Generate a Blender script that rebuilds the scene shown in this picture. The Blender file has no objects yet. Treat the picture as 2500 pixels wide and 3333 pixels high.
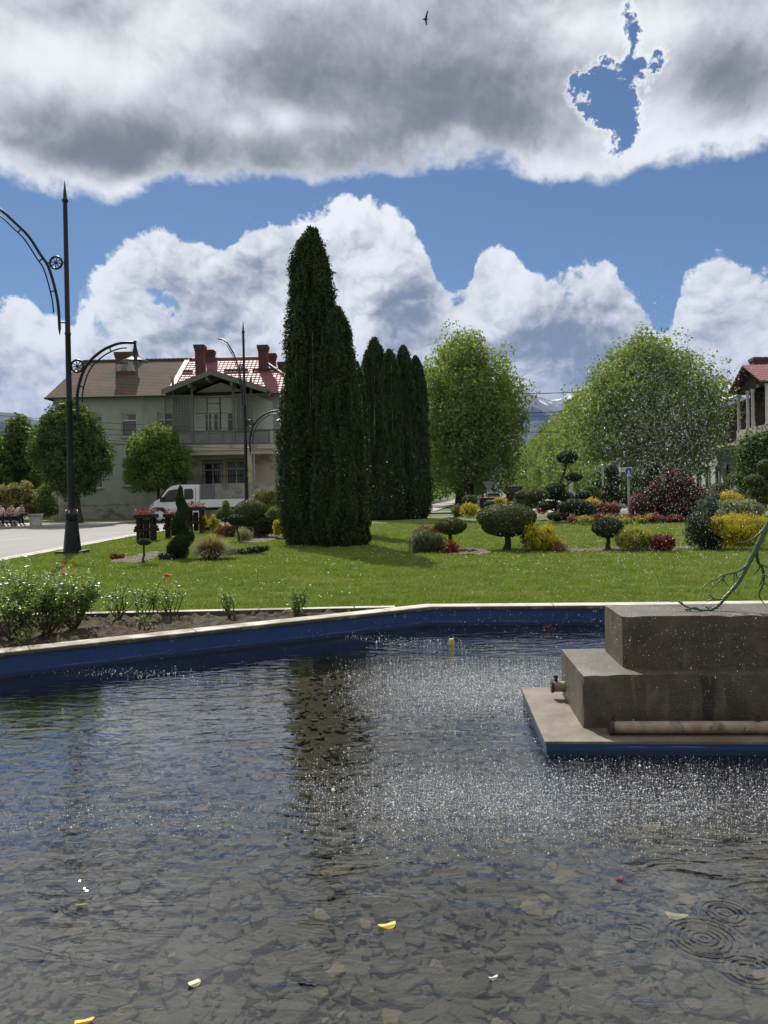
import bpy, math, random
import numpy as np
from mathutils import Vector, Matrix
from mathutils.geometry import tessellate_polygon
R = math.radians
rng = np.random.default_rng(7)
random.seed(7)
sc = bpy.context.scene
col = sc.collection

# ------------------------------------------------------------ camera
CAMH, ROLL, F0 = 1.5, R(1.2), 2500.0
PX, PY = 1250.0, 1610.0
cd = bpy.data.cameras.new('camera'); cam = bpy.data.objects.new('camera', cd); col.objects.link(cam)
cam.location = (0, 0, CAMH)
cam.rotation_euler = (Matrix.Rotation(R(90), 4, 'X') @ Matrix.Rotation(-ROLL, 4, 'Z')).to_euler()
cd.sensor_fit = 'VERTICAL'; cd.sensor_height = 36.0; cd.lens = 36.0 * F0 / 3333.0
cd.shift_y = -(1666.5 - PY) / 3333.0
cd.clip_start = 0.05; cd.clip_end = 40000
sc.camera = cam
cr, sr = math.cos(ROLL), math.sin(ROLL)
def UV(px, py):
    a, b = (px - PX) / F0, (PY - py) / F0
    return a * cr + b * sr, -a * sr + b * cr
def W(px, py, Y):
    u, v = UV(px, py); return Vector((u * Y, Y, CAMH + v * Y))
def G(px, py, z=0.0):
    u, v = UV(px, py); Y = (z - CAMH) / v; return Vector((u * Y, Y, z))
def S(Y): return F0 / Y

# ------------------------------------------------------------ sun
SUN_EL, SUN_AZ = 47.5, -19.0
sv = Vector((math.sin(R(SUN_AZ)) * math.cos(R(SUN_EL)), math.cos(R(SUN_AZ)) * math.cos(R(SUN_EL)), math.sin(R(SUN_EL))))
sd = bpy.data.lights.new('sun', 'SUN'); sd.energy = 5.0; sd.angle = R(0.53); sd.color = (1, .95, .87)
so = bpy.data.objects.new('sun', sd); col.objects.link(so); so.location = (0, 0, 60)
so.rotation_euler = (-sv).to_track_quat('-Z', 'Y').to_euler()

# ------------------------------------------------------------ node helper
class E:
    def __init__(s, nt, sock): s.nt, s.s = nt, sock
    def _op(s, op, *args, **k):
        n = s.nt.nodes.new('ShaderNodeMath'); n.operation = op
        for i, a in enumerate((s,) + args):
            if isinstance(a, E): s.nt.links.new(a.s, n.inputs[i])
            else: n.inputs[i].default_value = a
        return E(s.nt, n.outputs[0])
    def __add__(s, o): return s._op('ADD', o)
    __radd__ = __add__
    def __sub__(s, o): return s._op('SUBTRACT', o)
    def __rsub__(s, o): return (s * -1.0) + o
    def __mul__(s, o): return s._op('MULTIPLY', o)
    __rmul__ = __mul__
    def __truediv__(s, o): return s._op('DIVIDE', o)
    def max(s, o): return s._op('MAXIMUM', o)
    def min(s, o): return s._op('MINIMUM', o)
    def sin(s): return s._op('SINE')
    def exp(s): return s._op('EXPONENT')
    def pow(s, o): return s._op('POWER', o)
    def abs(s): return s._op('ABSOLUTE')
    def ss(s, a, b, c=0.0, d=1.0, kind='SMOOTHSTEP'):
        n = s.nt.nodes.new('ShaderNodeMapRange'); n.interpolation_type = kind
        s.nt.links.new(s.s, n.inputs[0])
        for i, v in enumerate((a, b, c, d)): n.inputs[i + 1].default_value = v
        return E(s.nt, n.outputs[0])
    def lin(s, a, b, c=0.0, d=1.0): return s.ss(a, b, c, d, 'LINEAR')
def comb(nt, x, y, z):
    n = nt.nodes.new('ShaderNodeCombineXYZ')
    for i, a in enumerate((x, y, z)):
        if isinstance(a, E): nt.links.new(a.s, n.inputs[i])
        else: n.inputs[i].default_value = a
    return E(nt, n.outputs[0])
def sep(v):
    n = v.nt.nodes.new('ShaderNodeSeparateXYZ'); v.nt.links.new(v.s, n.inputs[0])
    return [E(v.nt, o) for o in n.outputs]
def noise(v, scale, detail=4, rough=.5, dist=0.0, dim='3D', lac=2.0, w=None):
    n = v.nt.nodes.new('ShaderNodeTexNoise'); n.noise_dimensions = dim
    v.nt.links.new(v.s, n.inputs['Vector'])
    n.inputs['Scale'].default_value = scale; n.inputs['Detail'].default_value = detail
    n.inputs['Roughness'].default_value = rough; n.inputs['Distortion'].default_value = dist
    n.inputs['Lacunarity'].default_value = lac
    return E(v.nt, n.outputs[0])
def voro(v, scale, feature='F1', detail=0, rough=.5, rnd=1.0, out='Distance', smooth=1.0):
    n = v.nt.nodes.new('ShaderNodeTexVoronoi'); n.feature = feature
    v.nt.links.new(v.s, n.inputs['Vector'])
    n.inputs['Scale'].default_value = scale; n.inputs['Detail'].default_value = detail
    n.inputs['Roughness'].default_value = rough; n.inputs['Randomness'].default_value = rnd
    if feature == 'SMOOTH_F1': n.inputs['Smoothness'].default_value = smooth
    return E(v.nt, n.outputs[out])
def mixc(nt, f, a, b, blend='MIX'):
    n = nt.nodes.new('ShaderNodeMix'); n.data_type = 'RGBA'; n.blend_type = blend
    for idx, a_ in ((0, f), (6, a), (7, b)):
        if isinstance(a_, E): nt.links.new(a_.s, n.inputs[idx])
        elif idx == 0: n.inputs[0].default_value = a_
        else: n.inputs[idx].default_value = tuple(a_) + (1,) if len(a_) == 3 else a_
    return E(nt, n.outputs[2])
def fcurve(x, pts):
    n = x.nt.nodes.new('ShaderNodeFloatCurve'); c = n.mapping.curves[0]
    c.points[0].location = pts[0]; c.points[1].location = pts[-1]
    for p in pts[1:-1]: c.points.new(*p)
    n.mapping.update(); x.nt.links.new(x.s, n.inputs['Value'])
    return E(x.nt, n.outputs[0])

# ------------------------------------------------------------ world: blue sky + clouds by direction
w = bpy.data.worlds.new('World'); sc.world = w; w.use_nodes = True
nt = w.node_tree; nt.nodes.clear()
tc = nt.nodes.new('ShaderNodeTexCoord'); D = E(nt, tc.outputs['Generated'])
dx, dy, dz = sep(D)
A = dx / (dy + 1.001); B = dz / (dy + 1.001)
def ab(px, py):
    u, v = UV(px, py); n = math.sqrt(1 + u * u + v * v)
    return u / (1 + n), v / (1 + n)
A0, A1 = -.32, .32
B0, B1 = -.05, .45
def cpts(lst):
    o = []
    for px, py in lst:
        a, b = ab(px, py); o.append(((a - A0) / (A1 - A0), (b - B0) / (B1 - B0)))
    o.sort(); return o
T = (A - A0) / (A1 - A0)
topA_p = cpts([(-500, 900), (-60, 950), (60, 925), (170, 955), (245, 985), (262, 880), (330, 800), (420, 735), (520, 690), (620, 705), (720, 690), (820, 650), (930, 655), (1030, 645),
               (1130, 612), (1240, 625), (1320, 665), (1375, 755), (1420, 850), (1480, 915), (1530, 880), (1560, 775), (1640, 742), (1700, 800), (1790, 855), (1880, 845),
               (1960, 815), (2040, 885), (2110, 940), (2145, 1010), (2190, 1000), (2215, 850), (2290, 775), (2370, 735), (2450, 790), (2530, 820), (3000, 900)])
botB_p = cpts([(-500, 560), (0, 585), (120, 615), (260, 650), (400, 675), (520, 600), (650, 590), (850, 605), (1050, 580), (1250, 548), (1450, 530), (1600, 535),
               (1700, 575), (1850, 600), (1990, 600), (2100, 565), (2250, 555), (2400, 530), (2560, 500), (3000, 500)])
topA = fcurve(T, topA_p) * (B1 - B0) + B0
botB = fcurve(T, botB_p) * (B1 - B0) + B0
def blob(x, y, rx, ry):
    a, b = ab(x, y); a2, b2 = ab(x + rx, y); a3, b3 = ab(x, y - ry)
    ea = (A - a) / max(1e-4, a2 - a); eb = (B - b) / max(1e-4, b3 - b)
    return (((ea * ea) + (eb * eb)) * -1.0).exp()
wv = comb(nt, A, B * 1.1, 0.0)
wn = noise(wv, 12, 6, .6); wn2 = noise(comb(nt, A + 3.3, B, 1.7), 12, 6, .6)
wx, wy = A + (wn - .5) * .045, B + (wn2 - .5) * .045
P = comb(nt, wx, wy * 1.1, 0.3)
Pl = comb(nt, wx - .0030, wy * 1.1 + .0060, 0.3)
def billow(p): return (voro(p, 13, 'F1', 5, .58) * -1.0 + .45) + (noise(p, 60, 8, .65) - .5) * .25
bA, bA2 = billow(P), billow(Pl)
# cumulus bank below the upper edge topA
mid = noise(comb(nt, A, B, 4.4), 26, 7, .62, .3)
edge = topA - B + (mid - .5) * .042
fine = noise(wv, 38, 9, .62)
dA = edge * 60.0 + bA * .9 + (fine - .5) * 1.7 + .12
alA = dA.ss(0.0, .28)
hol = noise(comb(nt, A * 1.0, B * 1.4, 5.0), 6, 8, .62)
left = T.lin(.42, .12)
gaps = blob(2170, 990, 60, 80) * .12 + blob(1620, 1320, 300, 40) * .05
holm = (hol + gaps + left * .02 + (fine - .5) * .22).ss(.60, .71)
alA = alA * (1.0 - holm * edge.ss(.002, .03) * .95)
emb = (bA - bA2)
depth = edge.ss(0.0, .09)
big = noise(comb(nt, wx + 1.3, wy * 1.5, 2.0), 8.5, 9, .62)
shade = depth * .05 - .19 + (big.ss(.40, .68)) * .50 * edge.ss(.004, .05) - emb * .9 - (bA + .02) * .45 + .02
for q, s_ in (((1800, 1130, 230, 90), .42), ((1330, 1000, 170, 140), .42), ((900, 900, 110, 110), .25), ((560, 930, 160, 50), .12), ((2350, 1060, 140, 60), .3), ((1250, 800, 90, 60), -.2), ((700, 780, 260, 70), -.25), ((1150, 680, 200, 60), -.2), ((1650, 880, 130, 70), -.2), ((1600, 1020, 120, 50), -.2), ((350, 850, 120, 80), -.15), ((100, 1080, 150, 90), -.15), ((2350, 880, 80, 80), -.15)):
    shade = shade + blob(*q) * s_
colA = mixc(nt, (shade + (mid - .5) * .35).ss(-.12, 1.02), (.92, .93, .945), (.20, .235, .29))
# high grey deck above botB
wv2 = comb(nt, A + (wn - .5) * .03, B + (wn2 - .5) * .03, 9.0); wv3 = comb(nt, A + (wn - .5) * .03 - .003, B + (wn2 - .5) * .03 + .007, 9.0)
def deck(p): return noise(p, 7.5, 9, .60, .15)
nB, nB2 = deck(wv2), deck(wv3)
eB = B - botB + (mid - .5) * .026
wr1 = noise(comb(nt, A, B, 21.0), 16, 9, .68); wr2 = noise(comb(nt, A, B, 33.0), 16, 9, .68)
A_s, B_s = A, B
A, B = A + (wr1 - .5) * .085, B + (wr2 - .5) * .085
hole = blob(1945, 215, 50, 36) * 1.2 + blob(2050, 120, 36, 60) * 1.1 + blob(1965, 300, 80, 80) * 1.7 + blob(2010, 400, 56, 76) * 1.6 + blob(2055, 235, 66, 50) * 1.4 + blob(1915, 270, 46, 28) * .9 + blob(2060, 10, 40, 60) * .9
gapsw = blob(255, 950, 80, 55) * .9 + blob(520, 985, 80, 40) * .9 + blob(330, 1075, 50, 50) * .6
A, B = A_s, B_s
dB = (eB * 40.0).min(1.25) + (nB - .5) * .8 + (fine - .5) * .9 * (1.0 - eB.ss(.03, .14) * .5) + blob(1350, 560, 500, 60) * .3 - hole * (1.05 + (fine - .5) * 1.9 + (mid - .5) * 5.0 + (nB - .5) * 1.2)
alB = dB.ss(.0, .42)
thick = dB.ss(.10, 1.0) * .52 + (nB - .5) * 1.1 - (nB - nB2) * 3.0 - (fine - .5) * .16 + .06
for q, s_ in (((1450, 330, 420, 230), .55), ((800, 530, 620, 90), .60), ((300, 440, 340, 120), .55), ((950, 250, 260, 130), .38), ((1650, 430, 120, 120), .3), ((2370, 260, 150, 150), .62), ((1500, -300, 700, 200), .4), ((240, 30, 130, 70), .3),
              ((180, 200, 220, 130), -.42), ((560, 100, 180, 130), -.40), ((430, 250, 130, 80), -.3), ((920, 390, 62, 48), -.55), ((780, 410, 50, 40), -.35), ((1900, 90, 150, 90), -.45), ((2150, 440, 240, 110), -.5), ((1780, 520, 120, 50), -.3), ((2130, 90, 120, 110), -.4), ((1100, 400, 60, 30), -.25), ((1010, 60, 160, 60), .15), ((450, 620, 100, 30), -.35)):
    thick = thick + blob(*q) * s_
thick = thick - B.ss(.27, .40) * .75
colB = mixc(nt, thick.ss(-.05, 1.3), (.90, .91, .925), (.185, .195, .21))
sky = nt.nodes.new('ShaderNodeTexSky'); sky.sky_type = 'NISHITA'; sky.sun_disc = False
sky.sun_elevation = R(SUN_EL); sky.sun_rotation = R(SUN_AZ); sky.altitude = 600; sky.air_density = 1.0; sky.dust_density = .25; sky.ozone_density = 2.0
bg1 = nt.nodes.new('ShaderNodeBackground'); nt.links.new(mixc(nt, 1.0, E(nt, sky.outputs[0]), (.80, .97, 1.12), 'MULTIPLY').s, bg1.inputs[0]); bg1.inputs[1].default_value = .050
bg2 = nt.nodes.new('ShaderNodeBackground'); nt.links.new(mixc(nt, alB, colA, colB).s, bg2.inputs[0]); nt.links.new((dy.ss(-.55, .25, .46, .84)).s, bg2.inputs[1])  # clouds behind the camera dimmed on purpose, to weaken fill on camera-facing sides
alA = alA * (1.0 - gapsw.ss(.35, .75) * .92)
al = (1.0 - (1.0 - alA) * (1.0 - alB)) * (dz.ss(-.02, .0))
mx = nt.nodes.new('ShaderNodeMixShader'); nt.links.new(al.s, mx.inputs[0]); nt.links.new(bg1.outputs[0], mx.inputs[1]); nt.links.new(bg2.outputs[0], mx.inputs[2])
wo = nt.nodes.new('ShaderNodeOutputWorld'); nt.links.new(mx.outputs[0], wo.inputs[0])
w.cycles.sampling_method = 'MANUAL'; w.cycles.sample_map_resolution = 512

sc.view_settings.view_transform = 'Standard'; sc.view_settings.look = 'None'
sc.view_settings.exposure = 0.36; sc.view_settings.gamma = 1.0
sc.cycles.max_bounces = 8; sc.cycles.transparent_max_bounces = 12; sc.cycles.diffuse_bounces = 3; sc.cycles.glossy_bounces = 4
sc.cycles.caustics_reflective = False; sc.cycles.caustics_refractive = False
sc.cycles.use_denoising = True

# ------------------------------------------------------------ materials
def newmat(name):
    m = bpy.data.materials.new(name); m.use_nodes = True; t = m.node_tree; t.nodes.clear()
    out = t.nodes.new('ShaderNodeOutputMaterial'); return m, t, out
def ocoord(t):
    n = t.nodes.new('ShaderNodeTexCoord'); return E(t, n.outputs['Object'])
def gpos(t):
    n = t.nodes.new('ShaderNodeNewGeometry'); return E(t, n.outputs['Position'])
def stone(name, c1, c2, scale=3.0, rough=.8, bump=.3, bscale=40.0, spec=.3, metal=0.0, det=6, c3=None, s3=.6, f=None):
    m, t, out = newmat(name)
    p = t.nodes.new('ShaderNodeBsdfPrincipled'); v = gpos(t)
    c = mixc(t, noise(v, scale, det, .6).ss(.3, .7), c1, c2)
    if c3: c = mixc(t, noise(v, s3, 5, .65, .4).ss(.5, .62), c, c3)
    if f: c = f(t, v, c)
    t.links.new(c.s, p.inputs['Base Color']); p.inputs['Roughness'].default_value = rough
    p.inputs['Specular IOR Level'].default_value = spec; p.inputs['Metallic'].default_value = metal
    if bump:
        b = t.nodes.new('ShaderNodeBump'); b.inputs['Strength'].default_value = bump; b.inputs['Distance'].default_value = .02
        t.links.new(noise(v, bscale, 5, .6).s, b.inputs['Height']); t.links.new(b.outputs[0], p.inputs['Normal'])
    t.links.new(p.outputs[0], out.inputs[0]); return m
def leafmat(name, c1, c2, tr=.35, scale=1.2, rough=.55, spec=.25, tcol=None, top=None, s3=.9):
    m, t, out = newmat(name); g = t.nodes.new('ShaderNodeNewGeometry')
    rnd = E(t, g.outputs['Random Per Island']); v = E(t, g.outputs['Position'])
    f = (rnd * .65 + noise(v, scale, 3, .5).ss(.3, .7) * .35)
    c = mixc(t, f, c1, c2)
    if top is not None: c = mixc(t, noise(v, s3, 5, .65).ss(.55, .66) * .75, c, top)
    p = t.nodes.new('ShaderNodeBsdfPrincipled'); t.links.new(c.s, p.inputs['Base Color'])
    p.inputs['Roughness'].default_value = rough; p.inputs['Specular IOR Level'].default_value = spec
    tl = t.nodes.new('ShaderNodeBsdfTranslucent')
    tcn = mixc(t, 1.0, c, tcol or (1.25, 1.3, .7), 'MULTIPLY'); t.links.new(tcn.s, tl.inputs[0])
    mx = t.nodes.new('ShaderNodeMixShader'); mx.inputs[0].default_value = tr
    t.links.new(p.outputs[0], mx.inputs[1]); t.links.new(tl.outputs[0], mx.inputs[2]); t.links.new(mx.outputs[0], out.inputs[0])
    return m
M = {}
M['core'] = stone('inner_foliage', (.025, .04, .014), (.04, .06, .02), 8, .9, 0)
M['bark'] = stone('bark', (.07, .055, .04), (.035, .028, .02), 12, .9, .6, 30)
M['arbor'] = leafmat('thuja_sprays', (.020, .040, .016), (.075, .105, .034), .22, 2.0, top=(.055, .045, .022))
M['plane'] = leafmat('plane_tree_leaves', (.125, .19, .05), (.24, .30, .09), .43, .35)
M['plane2'] = leafmat('avenue_leaves', (.12, .18, .05), (.215, .275, .085), .42, .3)
M['maple'] = leafmat('maple_leaves', (.08, .15, .03), (.20, .29, .06), .45, 1.0)
M['round'] = leafmat('round_tree_leaves', (.045, .085, .022), (.10, .165, .035), .35, 1.0)
M['bush'] = leafmat('bush_leaves', (.07, .12, .03), (.15, .22, .06), .4, 1.0)
M['olive'] = leafmat('olive_bush_leaves', (.17, .17, .06), (.28, .25, .09), .35, 1.5)
M['clip'] = leafmat('clipped_conifer', (.055, .075, .022), (.12, .14, .045), .2, 3.0)
M['clipd'] = leafmat('clipped_dark_conifer', (.018, .035, .014), (.04, .06, .022), .12, 3.0)
M['yellow'] = leafmat('golden_leaves', (.30, .28, .02), (.66, .56, .05), .4, 3.0, tcol=(1.1, 1.0, .6))
M['ygreen'] = leafmat('yellow_green_leaves', (.17, .20, .03), (.42, .37, .05), .35, 3.0)
M['red'] = leafmat('red_barberry_leaves', (.10, .018, .014), (.22, .045, .03), .3, 3.0, tcol=(1.3, .8, .7))
M['redbrown'] = leafmat('rust_leaves', (.16, .045, .03), (.25, .10, .05), .3, 3.0, tcol=(1.2, .8, .7))
M['purple'] = leafmat('purple_maple_leaves', (.050, .014, .020), (.105, .030, .038), .3, 1.5, tcol=(1.4, .7, .8))
M['lav'] = leafmat('lavender_leaves', (.07, .10, .05), (.13, .16, .09), .3, 3.0)
M['blue'] = leafmat('blue_spruce_needles', (.06, .09, .08), (.12, .16, .14), .2, 3.0)
M['vari'] = leafmat('variegated_leaves', (.08, .11, .04), (.42, .44, .30), .3, 3.0)
M['dry'] = leafmat('tan_grass_blades', (.16, .14, .07), (.36, .31, .18), .35, 3.0)
M['grass'] = leafmat('grass_blades', (.095, .155, .022), (.26, .31, .07), .30, 2.2, top=(.27, .27, .09), s3=.5)
M['rose_leaf'] = leafmat('rose_leaves', (.10, .17, .04), (.25, .33, .10), .42, 4.0, rough=.35, spec=.5)
M['petal'] = leafmat('coral_petals', (.60, .07, .09), (.78, .20, .20), .4, 9.0, tcol=(1.1, .8, .8))
M['petalr'] = leafmat('red_petals', (.45, .012, .015), (.6, .03, .03), .35, 9.0, tcol=(1.1, .8, .8))
M['daisy'] = leafmat('daisy_petals', (.7, .7, .62), (.8, .8, .75), .3, 9.0, tcol=(1, 1, 1))
M['stem'] = stone('rose_stems', (.09, .06, .03), (.06, .07, .03), 20, .7, 0)
M['soil'] = stone('garden_soil', (.030, .022, .014), (.085, .064, .042), 14, .95, 1.0, 45)
M['mulch'] = stone('bed_soil', (.065, .052, .036), (.15, .125, .09), 6, .95, .5, 30)
M['turf'] = stone('turf_base', (.075, .11, .02), (.12, .15, .035), .8, .95, .5, 40, c3=(.17, .18, .05), s3=.35)
M['farland'] = stone('far_land', (.06, .09, .03), (.09, .11, .05), .02, .95, 0, c3=(.04, .07, .03), s3=.01)
def asp(t, v, c):
    return mixc(t, noise(comb(t, sep(v)[0] * .5, sep(v)[1] * .08, 0.0), 1.0, 4, .6).ss(.45, .65) * .5, c, (.20, .195, .19))
M['asphalt'] = stone('pale_asphalt', (.21, .205, .20), (.27, .262, .255), 30, .85, .25, 60, f=asp)  # pale grey base with random duller streaks
M['marking'] = stone('white_road_paint', (.6, .6, .58), (.45, .45, .43), 5, .8, 0)
M['kerbst'] = stone('concrete_kerb', (.42, .40, .36), (.52, .50, .45), 4, .85, .2, 50, c3=(.3, .28, .25), s3=1.1)
M['sidewalk'] = stone('pavement_slabs', (.30, .28, .26), (.38, .36, .33), 3, .85, .2, 20, c3=(.25, .23, .2), s3=.6)
def rimf(t, v, c):
    x, y, z = sep(v)
    st = noise(comb(t, x * .9, y * .9, z * 3.0), 1.7, 8, .7, .5).ss(.44, .60)
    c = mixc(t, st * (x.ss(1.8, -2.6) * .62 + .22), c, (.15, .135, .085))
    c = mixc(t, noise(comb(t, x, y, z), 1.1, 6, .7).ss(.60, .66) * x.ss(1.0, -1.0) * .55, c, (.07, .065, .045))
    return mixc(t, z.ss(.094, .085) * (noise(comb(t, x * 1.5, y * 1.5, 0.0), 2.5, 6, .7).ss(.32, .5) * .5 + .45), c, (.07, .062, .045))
M['rim'] = stone('pool_rim_concrete', (.42, .40, .345), (.54, .52, .45), 5, .75, .25, 60, f=rimf)
def bluef(t, v, c):
    x, y, z = sep(v)
    wl = noise(comb(t, x * 1.2, y * 1.2, 0.0), 1.5, 4, .6) * .03
    c = mixc(t, (z + wl).ss(-.088, -.105) * .75, c, (.006, .022, .045))
    c = mixc(t, ((z + wl + .078).abs()).ss(.006, .002) * noise(comb(t, x, y, 0.0), 3.0, 3, .6).ss(.45, .6) * .7, c, (.12, .17, .26))
    c = mixc(t, noise(comb(t, x * 3.0, y * 3.0, z * .5), 1.6, 6, .72).ss(.52, .70) * .45, c, (.008, .032, .10))
    return mixc(t, noise(comb(t, x, y, z * 1.0), 3.2, 7, .75).ss(.60, .70) * .55, c, (.05, .085, .16))
M['bluewall'] = stone('blue_pool_paint', (.010, .042, .155), (.014, .056, .19), 2, .5, .12, 40, .45, f=bluef)
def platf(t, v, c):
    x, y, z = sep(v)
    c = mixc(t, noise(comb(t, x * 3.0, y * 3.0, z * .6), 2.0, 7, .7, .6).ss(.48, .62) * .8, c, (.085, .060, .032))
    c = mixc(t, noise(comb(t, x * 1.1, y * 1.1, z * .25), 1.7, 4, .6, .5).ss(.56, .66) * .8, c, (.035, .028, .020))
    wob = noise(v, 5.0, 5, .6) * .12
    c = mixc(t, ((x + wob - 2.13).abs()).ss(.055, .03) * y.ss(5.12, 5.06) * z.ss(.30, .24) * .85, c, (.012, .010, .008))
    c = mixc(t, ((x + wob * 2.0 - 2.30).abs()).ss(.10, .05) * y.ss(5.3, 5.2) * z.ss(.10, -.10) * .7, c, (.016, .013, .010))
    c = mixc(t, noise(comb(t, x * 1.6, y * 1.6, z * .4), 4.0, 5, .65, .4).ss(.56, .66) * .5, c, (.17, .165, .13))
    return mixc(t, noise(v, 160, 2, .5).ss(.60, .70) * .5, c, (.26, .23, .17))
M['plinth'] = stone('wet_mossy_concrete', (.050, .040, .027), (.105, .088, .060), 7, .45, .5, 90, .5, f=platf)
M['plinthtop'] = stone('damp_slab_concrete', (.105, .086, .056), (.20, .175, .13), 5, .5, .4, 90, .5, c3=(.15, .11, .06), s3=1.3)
M['poolfloor'] = stone('pool_floor_grit', (.10, .095, .08), (.165, .155, .13), 9, .8, .9, 60, c3=(.14, .125, .085), s3=1.6)
def slf(t, v, c):
    g = t.nodes.new('ShaderNodeNewGeometry'); r_ = E(t, g.outputs['Random Per Island'])
    c = mixc(t, r_ * .8, c, (.08, .082, .078)); return mixc(t, r_.ss(.86, 1.0) * .8, c, (.30, .26, .17))
M['slate'] = stone('slate_stones', (.10, .098, .087), (.17, .16, .138), 14, .7, .7, 60, f=slf)
M['iron'] = stone('black_painted_iron', (.006, .007, .009), (.011, .012, .015), 3, .42, .05, 60, .3)
M['wood'] = stone('dark_timber', (.016, .011, .008), (.036, .026, .018), 8, .85, .5, 30)
M['woodb'] = stone('brown_timber', (.11, .06, .045), (.16, .09, .06), 8, .85, .4, 30)
def wallf(t, v, c):
    x, y, z = sep(v)
    c = mixc(t, noise(comb(t, x * 2.2, y, z * .35), .8, 5, .65).ss(.52, .72) * .5, c, (.17, .18, .155))
    return mixc(t, (z + noise(v, .9, 5, .7) * 1.6).ss(2.3, 1.7) * .6, c, (.33, .31, .27))
M['hwall'] = stone('grey_green_render', (.30, .335, .285), (.36, .39, .34), 1.2, .9, .1, 30, f=wallf)
M['white_wall'] = stone('pale_loggia_render', (.52, .53, .52), (.60, .61, .60), 1.5, .9, .05, 30)
M['cream'] = stone('cream_render', (.46, .41, .31), (.54, .48, .37), 1.2, .9, .05, 30, c3=(.28, .25, .2), s3=.5)
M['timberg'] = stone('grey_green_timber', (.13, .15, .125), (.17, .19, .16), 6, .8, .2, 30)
M['timberd'] = stone('dark_green_timber', (.05, .055, .045), (.07, .075, .06), 6, .85, .2, 30)  # darker tone of the grey-green timber, for soffit, beading and gutter
M['conc'] = stone('concrete', (.32, .31, .29), (.42, .41, .38), 3, .85, .2, 30, c3=(.2, .19, .18), s3=1.0)
def tilef(t, v, c):
    x, y, z = sep(v)
    cell = voro(comb(t, x * 5.0, z * 6.5, 0.0), 1.0, 'F1', out='Color'); cx = sep(cell)[0]
    c = mixc(t, cx, c, (.20, .10, .072)); c = mixc(t, noise(v, .5, 6, .75).ss(.40, .60) * .85, c, (.085, .088, .068))
    row = ((z * 42.0).sin()).ss(-1.0, .2); return mixc(t, row, (.04, .03, .025), c)
M['oldtile'] = stone('old_clay_tiles', (.14, .085, .062), (.11, .095, .075), 3, .9, .5, 25, .1, f=tilef)
def metaltile(name, c1):
    m, t, out = newmat(name); p = t.nodes.new('ShaderNodeBsdfPrincipled'); v = ocoord(t); x, y, z = sep(v)
    p.inputs['Base Color'].default_value = c1 + (1,); p.inputs['Roughness'].default_value = .58; p.inputs['Specular IOR Level'].default_value = .32
    h = ((x + y * .0) * 19.0).sin() * .5 + ((z * 26.0).sin()).pow(1.0) * .5
    b = t.nodes.new('ShaderNodeBump'); b.inputs['Strength'].default_value = 1.0; b.inputs['Distance'].default_value = .05
    t.links.new(h.s, b.inputs['Height']); t.links.new(b.outputs[0], p.inputs['Normal']); t.links.new(p.outputs[0], out.inputs[0]); return m
M['redtile'] = metaltile('red_metal_tiles', (.20, .05, .055))
M['flash'] = stone('faded_pink_metal', (.30, .17, .18), (.36, .22, .23), 3, .6, .1, 30, .3)
def brickf(t, v, c):
    x, y, z = sep(v)
    n = t.nodes.new('ShaderNodeTexBrick'); t.links.new(comb(t, x + y, z, 0.0).s, n.inputs['Vector'])
    n.inputs['Scale'].default_value = 3.2; n.inputs['Mortar Size'].default_value = .015
    n.inputs['Color1'].default_value = (.13, .05, .038, 1); n.inputs['Color2'].default_value = (.085, .034, .028, 1); n.inputs['Mortar'].default_value = (.12, .09, .08, 1)
    return mixc(t, .8, c, E(t, n.outputs[0]))
M['brick'] = stone('red_chimney_brick', (.12, .05, .04), (.08, .035, .03), 6, .85, .3, 20, f=brickf)
M['glass'] = stone('dark_window_glass', (.018, .02, .022), (.03, .032, .035), 1, .08, 0, spec=.6)
M['curtain'] = stone('pale_curtained_glass', (.20, .21, .20), (.28, .29, .28), 4, .25, 0, spec=.5)
M['greyshut'] = stone('grey_blind', (.10, .10, .10), (.125, .125, .125), 4, .5, 0, spec=.5)
M['frame'] = stone('white_window_frame', (.5, .5, .48), (.58, .58, .55), 6, .6, 0)
M['white'] = stone('white_paint', (.72, .73, .74), (.76, .77, .78), 2, .3, 0, spec=.6)
M['plastic'] = stone('dark_plastic', (.03, .03, .033), (.04, .04, .042), 3, .6, 0)
M['tyre'] = stone('tyre_rubber', (.015, .015, .015), (.025, .025, .025), 9, .9, 0)
M['alloy'] = stone('wheel_silver', (.4, .4, .41), (.5, .5, .5), 9, .35, 0, metal=.6)
M['zinc'] = stone('galvanised_steel', (.35, .36, .37), (.42, .43, .44), 5, .45, .05, metal=.6)
M['black'] = stone('black_paint', (.01, .01, .012), (.014, .014, .016), 2, .3, 0, spec=.5)
M['wire'] = stone('cable_sheath', (.02, .02, .022), (.03, .03, .03), 9, .5, 0)
M['pipe'] = stone('rusty_wet_pipe', (.34, .27, .18), (.22, .16, .10), 14, .4, .3, 80, .6, c3=(.06, .042, .026), s3=4.0)
M['rust'] = stone('rusty_fitting', (.07, .04, .025), (.035, .022, .016), 30, .5, .3, 80)
def gpf(t, v, c): return mixc(t, noise(v, 60, 3, .6).ss(.62, .72) * .5, c, (.16, .22, .10))
M['greenpaint'] = stone('glossy_green_paint', (.03, .075, .022), (.055, .12, .035), 20, .25, .3, 90, .6, f=gpf)
M['skin'] = stone('skin', (.45, .26, .19), (.5, .3, .22), 8, .6, 0)
M['navy'] = stone('dark_cloth', (.015, .016, .022), (.025, .026, .034), 9, .9, 0)
M['white_cloth'] = stone('white_cloth', (.5, .48, .46), (.6, .58, .55), 9, .9, 0)
M['pinkcloth'] = stone('dusty_pink_cloth', (.35, .2, .18), (.42, .25, .22), 9, .9, 0)
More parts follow.
